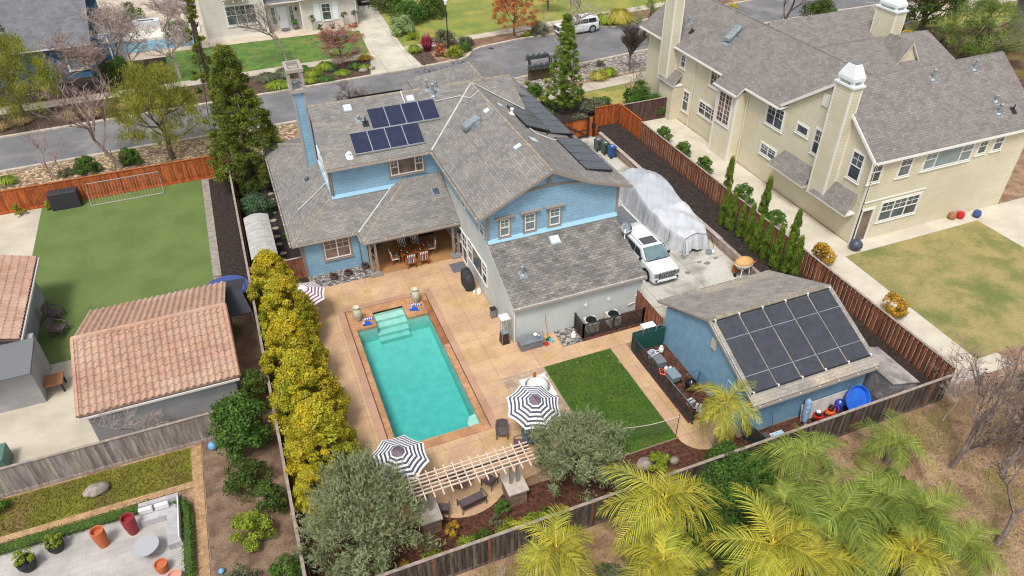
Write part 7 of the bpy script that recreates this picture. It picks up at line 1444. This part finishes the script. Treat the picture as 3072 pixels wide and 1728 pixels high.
bush('variegated pale hedge beside the driveway', 18.9, 81.3, 1.7, 1.9, leafmat('foliage_variegated', lin('a3b585', .95), lin('83a060', .95), 1.5), 50, 100, .16); bush('tall dark green hedge behind the variegated one', 20.6, 84.6, 2.2, 2.4, LGRN, 60, 100, .17); bush('dark green hedge right of the driveway hedge', 23.6, 86.0, 2.2, 2.2, LDARK, 60, 100, .17); bush('dark green hedge at the top edge beside the lawn', 19.6, 90.0, 2.4, 3.0, LDARK, 60, 100, .18); bush('lime ground shrub below the variegated hedge', 19.5, 79.2, 1.0, .6, LBRT, 20, 80, .12)
bush('dark olive mounded shrub beside the red maple', 32.9, 75.3, 1.4, 1.2, LGRY, 40, 90, .14); bush('small yellowish shrub at the red maple trunk', 31.2, 75.0, .6, .5, LBRT, 14, 60, .1); grass('tall golden grass mound at the kerb bulb behind the parked SUV', 42.9, 75.0, 1.9, 2.0, LGLD, 1300, z=.03); grass('wide yellow-green grass mound beside the golden one', 41.3, 75.6, 1.6, 1.4, LBRT, 900, z=.03)
# white house planting
for x, y, l in ((9.8, 86.2, 'little ball-headed standard tree left of the shutters'), (13.4, 86.3, 'little standard tree right of the shutters'), (14.7, 86.2, 'little standard tree at the white house corner')): tree('standard_tree', l, 'tree', (x, y, 0), LGRY, *blobs(10, .38, .6, 1.1, (.4, .6), .5, 'ball'), 60, .1, 1.3, .03, limbs=2, group='little standard trees along the white house')
bush('conical little green shrub under the shutters', 10.6, 86.2, .4, .8, LGRN, 12, 70, .1); bush('grey tuft under the white shuttered window', 11.9, 86.2, .5, .5, LGRY, 10, 60, .1); bush('rusty plants at the white house corner bed', 14.3, 85.9, .8, .4, LRED, 14, 50, .1)
T = thing('potted_palm', 'small palm-like plant in a grey urn by the white front door', 'potted plant', (8.0, 87.6, 0)); MB().lathe([(.2, 0), (.32, .3), (.3, .6), (.001, .6)], (8.0, 87.6, .04), 14).build('urn', GREYP, T); g_ = grass('x', 0, 0, .6, .7, LGRN, 200); g_.name = 'leaves'; g_.parent = T; g_.location = (0, 0, .6); [g_.__delitem__(k) for k in ('label', 'category')]
tag(MB().lathe([(.001, .0), (.55, .0), (.55, .04), (.001, .05)], (6.9, 87.7, .04), 16).build('doormat', mat('brown_mat', lin('7b6a64'), .9, lin('54474a'), 6)), 'round brown doormat at the white front door', 'doormat')
# near gravel verge and front bed
bush('green spiky shrub left of the slim conifer', 25.6, 59.4, 1.05, 1.1, LGRN, 40, 90, .13); bush('lime round shrub right of the path near the house', 25.7, 57.4, .7, .8, LBRT, 22, 80, .11); grass('wide golden-green grass mound on the gravel, left half', 33.0, 60.9, 1.1, .95, LGLD, 700, group='golden grass mound on the gravel'); grass('wide golden-green grass mound on the gravel, right half', 34.4, 61.4, 1.0, .9, LBRT, 650, group='golden grass mound on the gravel')
bush('small grey shrub at the gravel kerb', 34.7, 63.8, .55, .6, LGRY, 16, 70, .09); bush('small dark shrub on the gravel near the cream chimney', 42.0, 65.2, .6, .5, LGRY, 14, 70, .09); bush('lime tuft at the mailbox stand foot', 26.1, 62.2, .4, .45, LBRT, 10, 60, .08); bush('lime tuft right of the mailbox stand foot', 28.0, 62.0, .4, .45, LBRT, 10, 60, .08)
bush('tall clipped box column on the dry lawn', 32.6, 54.5, .5, 1.7, LGRN, 30, 90, .09, shape='col'); bush('large round clipped shrub at the dark fence', 34.0, 51.7, 1.3, 1.7, LGRN, 56, 120, .1, shape='ball'); bush('dark clipped shrub behind the round one', 33.0, 52.9, 1.1, 2.3, LGRN, 40, 100, .1, shape='col'); bush('olive clipped shrub against the cream house', 33.9, 54.4, 1.1, 2.1, LGRN, 44, 100, .1, shape='col'); bush('green low shrub at the foot of the box column', 33.2, 53.2, .5, .6, LBRT, 14, 60, .09)
bush('wide grey lavender-like shrub in the front bed', 28.9, 53.6, 1.5, 1.3, LGRY, 46, 90, .13); bush('grey-brown low shrub right of the slim conifer', 27.0, 52.5, .9, .8, LGRY, 24, 80, .1); bush('green shrub at the solar roof edge', 24.6, 54.2, .8, .9, LGRN, 20, 80, .11); bush('leafy green shrub on the dark front bed', 30.2, 54.5, 1.0, 1.0, LGRN, 28, 80, .12)
# right of the cream house
for i, (x, y, l) in enumerate(((64.4, 61.6, 'clipped dark ball nearest the rear chimney, upper'), (64.8, 60.0, 'clipped dark ball nearest the white pergola'), (66.7, 61.0, 'clipped dark ball second in the upper row'), (67.1, 59.1, 'clipped dark ball second in the lower row'), (69.4, 60.0, 'clipped dark ball farthest right in the upper row'))):
    if i == 0: bb = bush(l, x, y, .95, 1.0, LDARK, 40, 110, .1, shape='ball', group='clipped balls on the garden mulch')
    else: dup(bb, (x, y, 0), i, l)
bush('yellow and orange autumn shrub in the mulch garden', 65.6, 54.9, 1.7, 2.2, LORN, 60, 90, .16); bush('clipped green shrub beside the dark tree', 69.3, 57.2, .9, 1.3, LGRN, 24, 90, .12, shape='col'); bush('grey-green round shrub under the pine', 69.6, 54.6, 1.2, 1.2, LGRY, 30, 90, .13); bush('sprawling green shrub behind the white pergola', 61.8, 53.8, 1.8, 1.6, LDARK, 50, 90, .15); bush('grey leafy shrub above the autumn one', 64.0, 57.2, 1.5, 1.2, LGRY, 34, 80, .14)
bush('green shrub below the white pergola posts', 60.6, 50.9, 1.5, 1.3, LGRN, 34, 90, .14); bush('small lime shrub on the grey gravel near the dark tree', 66.6, 66.6, .6, .6, LBRT, 12, 60, .1); bush('grey shrub on the grey gravel near the far sidewalk', 68.6, 66.3, .7, .5, LGRY, 12, 60, .1); bush('broad dark green tree-like shrub behind the rear chimney', 62.4, 64.6, 2.4, 3.2, LDARK, 70, 110, .17); bush('yellow-green grass-like shrub at the top edge over the cream roof', 56.5, 72.8, 1.7, 1.0, LGLD, 30, 80, .14)
tree('tree', 'dark broad-leaved tree beside the clipped balls', 'tree', (72.2, 59.4, 0), LDARK, *blobs(90, 3.6, 4.2, 1.7, (.16, .28), .7, 'dome'), 110, .24, 3.2, .35, limbs=14, asp=.6, tints=tn(90, .65, 1.15, .1))
LPIN = leafmat('foliage_pine', lin('6b8440', .95), lin('8a9a52', .95), .5); tree('pine_tree', 'large soft pale green pine at the upper right corner', 'tree', (70.5, 50.6, 0), LPIN, *blobs(150, 4.3, 4.6, .9, (.13, .26), .65, 'ball'), 130, .3, 4.6, .3, limbs=20, asp=.14, flat=1.2, tints=tn(150, .65, 1.25, .1), shell=.2)
tree('pine_tree', 'soft green pine just left of the cream house chimney', 'tree', (42.7, 67.9, 0), LPIN, *blobs(60, 2.0, 5.0, .5, (.2, .34), .6, 'dome'), 120, .2, 4.2, .12, limbs=10, asp=.14, flat=1.2, tints=tn(60, .6, 1.2, .1), shell=.2)
bush('dark bush cut by the right picture edge above the bare thicket', 34.6, 14.6, 1.4, 1.6, LDARK, 30, 90, .15)
# feathery street trees
def feather(label, loc, R, z0, h, seed):
    C_, rr = blobs(150, R, h, z0, (.14, .28), .6, 'dome', random.Random(seed)); return tree('feathery_tree', label, 'tree', loc, LFEA, C_, rr, 170, .26, z0+h*.7, .22, limbs=16, group='feathery yellow-green street trees', asp=.14, flat=1.1, droop=1.6, tints=tn(150, .65, 1.3, .12), shell=.15, squash=1.1)
feather('feathery yellow-green tree on the pebbles above the turf lawn', (-5.9, 59.0, 0), 3.5, 1.7, 5.4, 2); feather('feathery yellow-green tree at the left edge across the road', (-17.8, 71.5, 0), 3.9, 1.4, 5.6, 5)
# red maples
def maple(label, loc, R, z0, h, n=50): C_, rr = blobs(n, R, h, z0, (.12, .22), .6, 'dome'); return tree('maple_tree', label, 'tree', loc, LRED, C_, rr, 70, .13, z0+h*.8, .12, BARK, 22, 'rust-leaved maples', asp=.6, tints=tn(n, .75, 1.25, .15), shell=.1)
maple('rust-red maple on the verge across the road', (30.2, 75.9, 0), 2.7, 1.4, 3.6, 150); maple('small rust-red maple on the far lawn behind the bare tree', (37.2, 82.5, 0), 2.1, 1.3, 2.4, 70)
# --- bare trees
def bare(label, loc, h, r, spread, depth, m, seed, lean=(0, 0), leaf=None, group=None, stakes=False, first=.35, thin=1.0, kids=3, up=.25):
    T = thing('bare_tree', label, 'tree', loc, group); RM = .016 if loc[1] > 68 else .009 if loc[1] > 50 else .0065; k_ = 1.0
    def grow(p, d, L_, rad, k, mb):
        n = 3; pts = [p]; q = p; dd = d
        for i in range(n): dd = (dd+Vector((r_.gauss(0, .11), r_.gauss(0, .11), r_.gauss(0, .06)+up*.12))).normalized(); q = q+dd*L_/n; pts.append(q)
        mb.tube(pts, [rad*(1-.35*i/n) for i in range(n+1)], 7 if k == depth else (4 if k > 1 else 3), 0, False); tips = []
        if k == 0: return [q]
        nk = kids+(r_.random() < .4)
        for c in range(nk):
            s_ = pts[r_.choice([1, 2, 3, 3])]; a = r_.uniform(0, 6.283); side = Vector((math.cos(a), math.sin(a), r_.uniform(-.1, .5))); nd = (dd*(1-spread*.6)+side*spread).normalized()
            tips += grow(s_, nd, L_*r_.uniform(.58, .82), max(RM/k_, rad*.6), k-1, br)
        return tips
    for pas in range(2):                                    # first pass finds the scale, second keeps limb widths true
        r_ = random.Random(seed); tr_, br = MB(), MB(); tips = grow(Vector((0, 0, 0)), Vector((lean[0], lean[1], 1)).normalized(), h*first, r/k_, depth, tr_)
        f = h/max(v[2] for v in br.v); s3 = 1+(f-1)*.75; k_ = s3
    for b_ in (tr_, br): b_.v = [(x*s3, y*s3, z*f) for x, y, z in b_.v]
    tr_.build('trunk', m, T, False); br.build('branches', m, T, False)
    if leaf: C_ = np.array([[t[0]*s3, t[1]*s3, t[2]*f] for t in tips]); sel = C_[rng.random(len(C_)) < leaf[1]]; Q, t = leaves(sel, np.full(len(sel), .22), leaf[2], .1, tints=tn(len(sel), .8, 1.2, .1)); quads('leaves', Q, leaf[0], t, T)
    if stakes:
        for dx in (-.4, .4): MB().tube([(dx, .05, 0), (dx*.9, .05, 1.6)], .03, 5).build('stake', BARK, T, False)
    return T
TWG = mat('grey_twigs', lin('9b8f87', K), .95, lin('7b7069', K), 5); TWN = mat('brown_grey_twigs', lin('85776f', K), .95, lin('695b55', K), 5); TWP = mat('pinkish_twigs', lin('a08c84', K), .95, lin('8a756d', K), 5)
bare('bare leaning tree with two stakes on the pebble verge', (-9.7, 58.9, 0), 7.6, .17, .62, 5, TWP, 11, (-.35, .1), stakes=True, group='bare street trees'); bare('thin young bare tree with stakes on the pebble verge', (-14.2, 58.7, 0), 4.2, .07, .5, 4, TWP, 12, (-.25, 0), stakes=True, group='bare street trees')
bare('large pale bare tree across the road behind the conifer', (-4.8, 76.8, 0), 8.8, .17, .75, 6, TWIG, 13, (0, .1), group='pale bare trees'); bare('pale bare tree leaning left of the large one', (-8.6, 78.0, 0), 8.2, .15, .8, 6, TWIG, 14, (-.3, 0), group='pale bare trees'); bare('pink-twigged bare thicket tree behind the straw shrubs', (-11.3, 76.6, 0), 6.0, .12, .85, 6, TWP, 15, (-.2, 0), group='pale bare trees'); bare('low pink-twigged bare thicket across the road at the left', (-14.8, 77.0, 0), 4.4, .1, .9, 5, TWP, 16, group='pale bare trees')
bare('bare thicket tree nearest the white house', (-3.0, 83.5, 0), 6.5, .12, .8, 6, TWIG, 17, group='pale bare trees')
bare('bare staked tree before the white house door', (5.6, 76.6, 0), 6.6, .12, .5, 5, TWG, 18, (-.25, .1), stakes=True, group='bare trees by the white house'); bare('spreading bare tree with a few rust leaves before the white house', (10.8, 74.8, 0), 4.6, .11, 1.05, 5, TWG, 19, (0, 0), (LRED, .3, 14), kids=4, up=-.1, group='bare trees by the white house')
bare('pale bare tree rising behind the slim conifer', (29.5, 62.6, 0), 9.6, .14, .66, 5, TWIG, 20, (-.05, 0), group='bare trees on the near verge'); bare('grey vase-shaped bare tree on the gravel verge', (36.8, 61.5, 0), 4.8, .09, .38, 6, TWIGD, 21, kids=4, up=.5, first=.25, group='bare trees on the near verge'); bare('dark rounded bare tree peeking over the house ridge', (16.4, 59.5, 0), 5.0, .1, .7, 5, TWIGD, 22, group='bare trees on the near verge'); bare('low dark bare tree behind the roof left of the ridge', (8.3, 60.0, 0), 4.4, .08, .7, 5, TWIGD, 23, group='bare trees on the near verge')
bare('bare dark street tree beyond the cream roof', (59.2, 66.4, 0), 6.6, .16, .62, 5, TWIGD, 24, stakes=True); bare('bare sapling on the dry lawn beside the clipped shrubs', (33.6, 55.0, 0), 3.4, .05, .4, 5, TWP, 25, up=.5)
bare('big bare tree with many upright limbs on the dry slope', (26.5, 12.7, 0), 6.4, .13, .42, 5, TWN, 26, (.1, 0), first=.2, kids=3, up=.35, leaf=(leafmat('seed_balls', lin('4f3b33'), lin('3e2e28'), 2), .25, 5), group='bare trees on the dry slope'); bare('bare tree with a thick leaning trunk at the bottom right', (25.0, 9.0, 0), 5.2, .13, .5, 5, TWN, 27, (.5, .2), first=.2, group='bare trees on the dry slope'); bare('bare tree right of the big one on the dry slope', (28.4, 11.6, 0), 4.8, .11, .62, 5, TWN, 28, (.3, 0), kids=4, group='bare trees on the dry slope')
for i, (x, y, h, l) in enumerate(((30.2, 16.2, 3.2, 'bare thicket at the fence corner'), (31.6, 15.4, 3.0, 'bare thicket second right of the fence corner'), (33.1, 14.4, 3.2, 'bare thicket at the right picture edge'), (28.4, 15.0, 2.6, 'bare thicket below the fence corner'), (30.6, 13.3, 3.0, 'bare thicket on the slope beneath the corner'))): bare(l, (x, y, 0), h, .045, .8, 5, TWIG if i % 2 else TWP, 40+i, (random.uniform(-.4, .4), 0), kids=3, first=.25, group='bare thickets at the fence corner')
bare('pink-budded bare sapling cut by the bottom edge near the front fence', (4.9, 14.6, 0), 2.0, .03, .3, 4, TWIG, 50, (.1, 0), up=.6); bare('pale bare shrub against the tiled garage eave', (-8.2, 27.9, 0), 3.6, .05, .7, 5, TWIG, 51); bare('small pale dead branchlet on the slope below the red mower', (21.2, 15.1, 0), 1.4, .02, .8, 4, TWIG, 52)
# --- left neighbours' planting
T = thing('hedge', 'low clipped green hedge curving round the grey paver terrace', 'hedge', (-10, 24, 0)); pts = [(-22+i*.28, 24.05+.02*i*0) for i in range(52)]+[(-7.2+1.0*math.sin(a), 23.1+.95*math.cos(a)) for a in [i*.2 for i in range(8)]]+[(-6.15, 23.0-i*.28) for i in range(12)]
Q, t = leaves(np.array([(x-T.location.x, y-T.location.y, .3) for x, y in pts]), np.full(len(pts), .33), 130, .08, tints=tn(len(pts), .8, 1.15, .1)); quads('foliage', Q, LGRN, t, T); MB().tube([(x, y, .28) for x, y in pts], .2, 6).build('inner_stems', LDARK, T)
bush('yellow-green round shrub between the brick path and the boundary fence', -3.6, 20.9, 1.0, 1.5, LBRT, 34, 90, .11); bush('tall green shrub beside the tiled garage corner', -3.4, 26.0, 1.5, 3.4, LGRN, 70, 110, .15); bush('grey-green shrub below the tall green one', -3.5, 23.6, 1.1, 1.5, LDARK, 34, 90, .12); bush('dark shrub against the boundary fence above the round lime one', -2.7, 21.9, .9, 1.9, LDARK, 34, 90, .12)
bush('grey sprawling shrub at the brick path foot', -4.3, 18.9, .8, .7, LGRY, 20, 70, .1); bush('green shrub against the boundary fence at the bottom', -2.6, 18.6, .8, 1.0, LGRN, 24, 80, .1); bush('dark climbing shrub on the boundary fence behind the hedge trees', -2.5, 28.4, .9, 2.6, LDARK, 46, 90, .12, shape='col')
bush('yellow-green potted shrub on the terrace, left one', -12.3, 22.9, .45, .7, LBRT, 14, 80, .07, z=.45); bush('yellow-green potted shrub on the terrace, right one', -11.3, 23.4, .4, .6, LBRT, 14, 80, .07, z=.4); bush('small green shrub by the weathered fence at the left edge', -13.9, 26.3, .7, .7, LGRN, 16, 70, .09); bush('yellow shrub against the orange fence, left', -16.2, 54.0, .5, .9, LBRT, 14, 70, .09); bush('small yellow shrub against the orange fence, right', -14.3, 54.1, .4, .7, LBRT, 10, 70, .09)
bush('large shrub beside the navy house window', -16.6, 79.6, 1.6, 1.6, LGRN, 34, 80, .15); bush('green shrub beside the far pool', -10.3, 81.4, 1.3, 1.4, LGRN, 28, 80, .14); bush('dark tangled shrub behind the straw shrubs', -11.0, 79.6, 1.8, 1.5, LDARK, 34, 80, .15); bush('green shrub at the far pool right end', -4.5, 88.8, 1.8, 2.2, LGRN, 30, 80, .16); bush('tall olive shrub at the top left behind the fire table', -9.5, 99.0, 2.0, 1.8, LDARK, 30, 80, .16)
# leaf and twig litter: short dry grass on the slope, leaf bits on the mulch
tag(blades('dry_grass', -2, 34, 4, 15.8, 30000, .13, leafmat('dry_grass_blade', lin('b39a6c', .95), lin('8d8a48', .95), .35), .0, 1.2, .02), kind='stuff')
tag(blades('verge_grass', -30, -6, 25, 27, 12000, .12, leafmat('olive_grass_blade', lin('8a8a34', .9), lin('77722f', .9), .6), .014, .8, .02), kind='stuff')
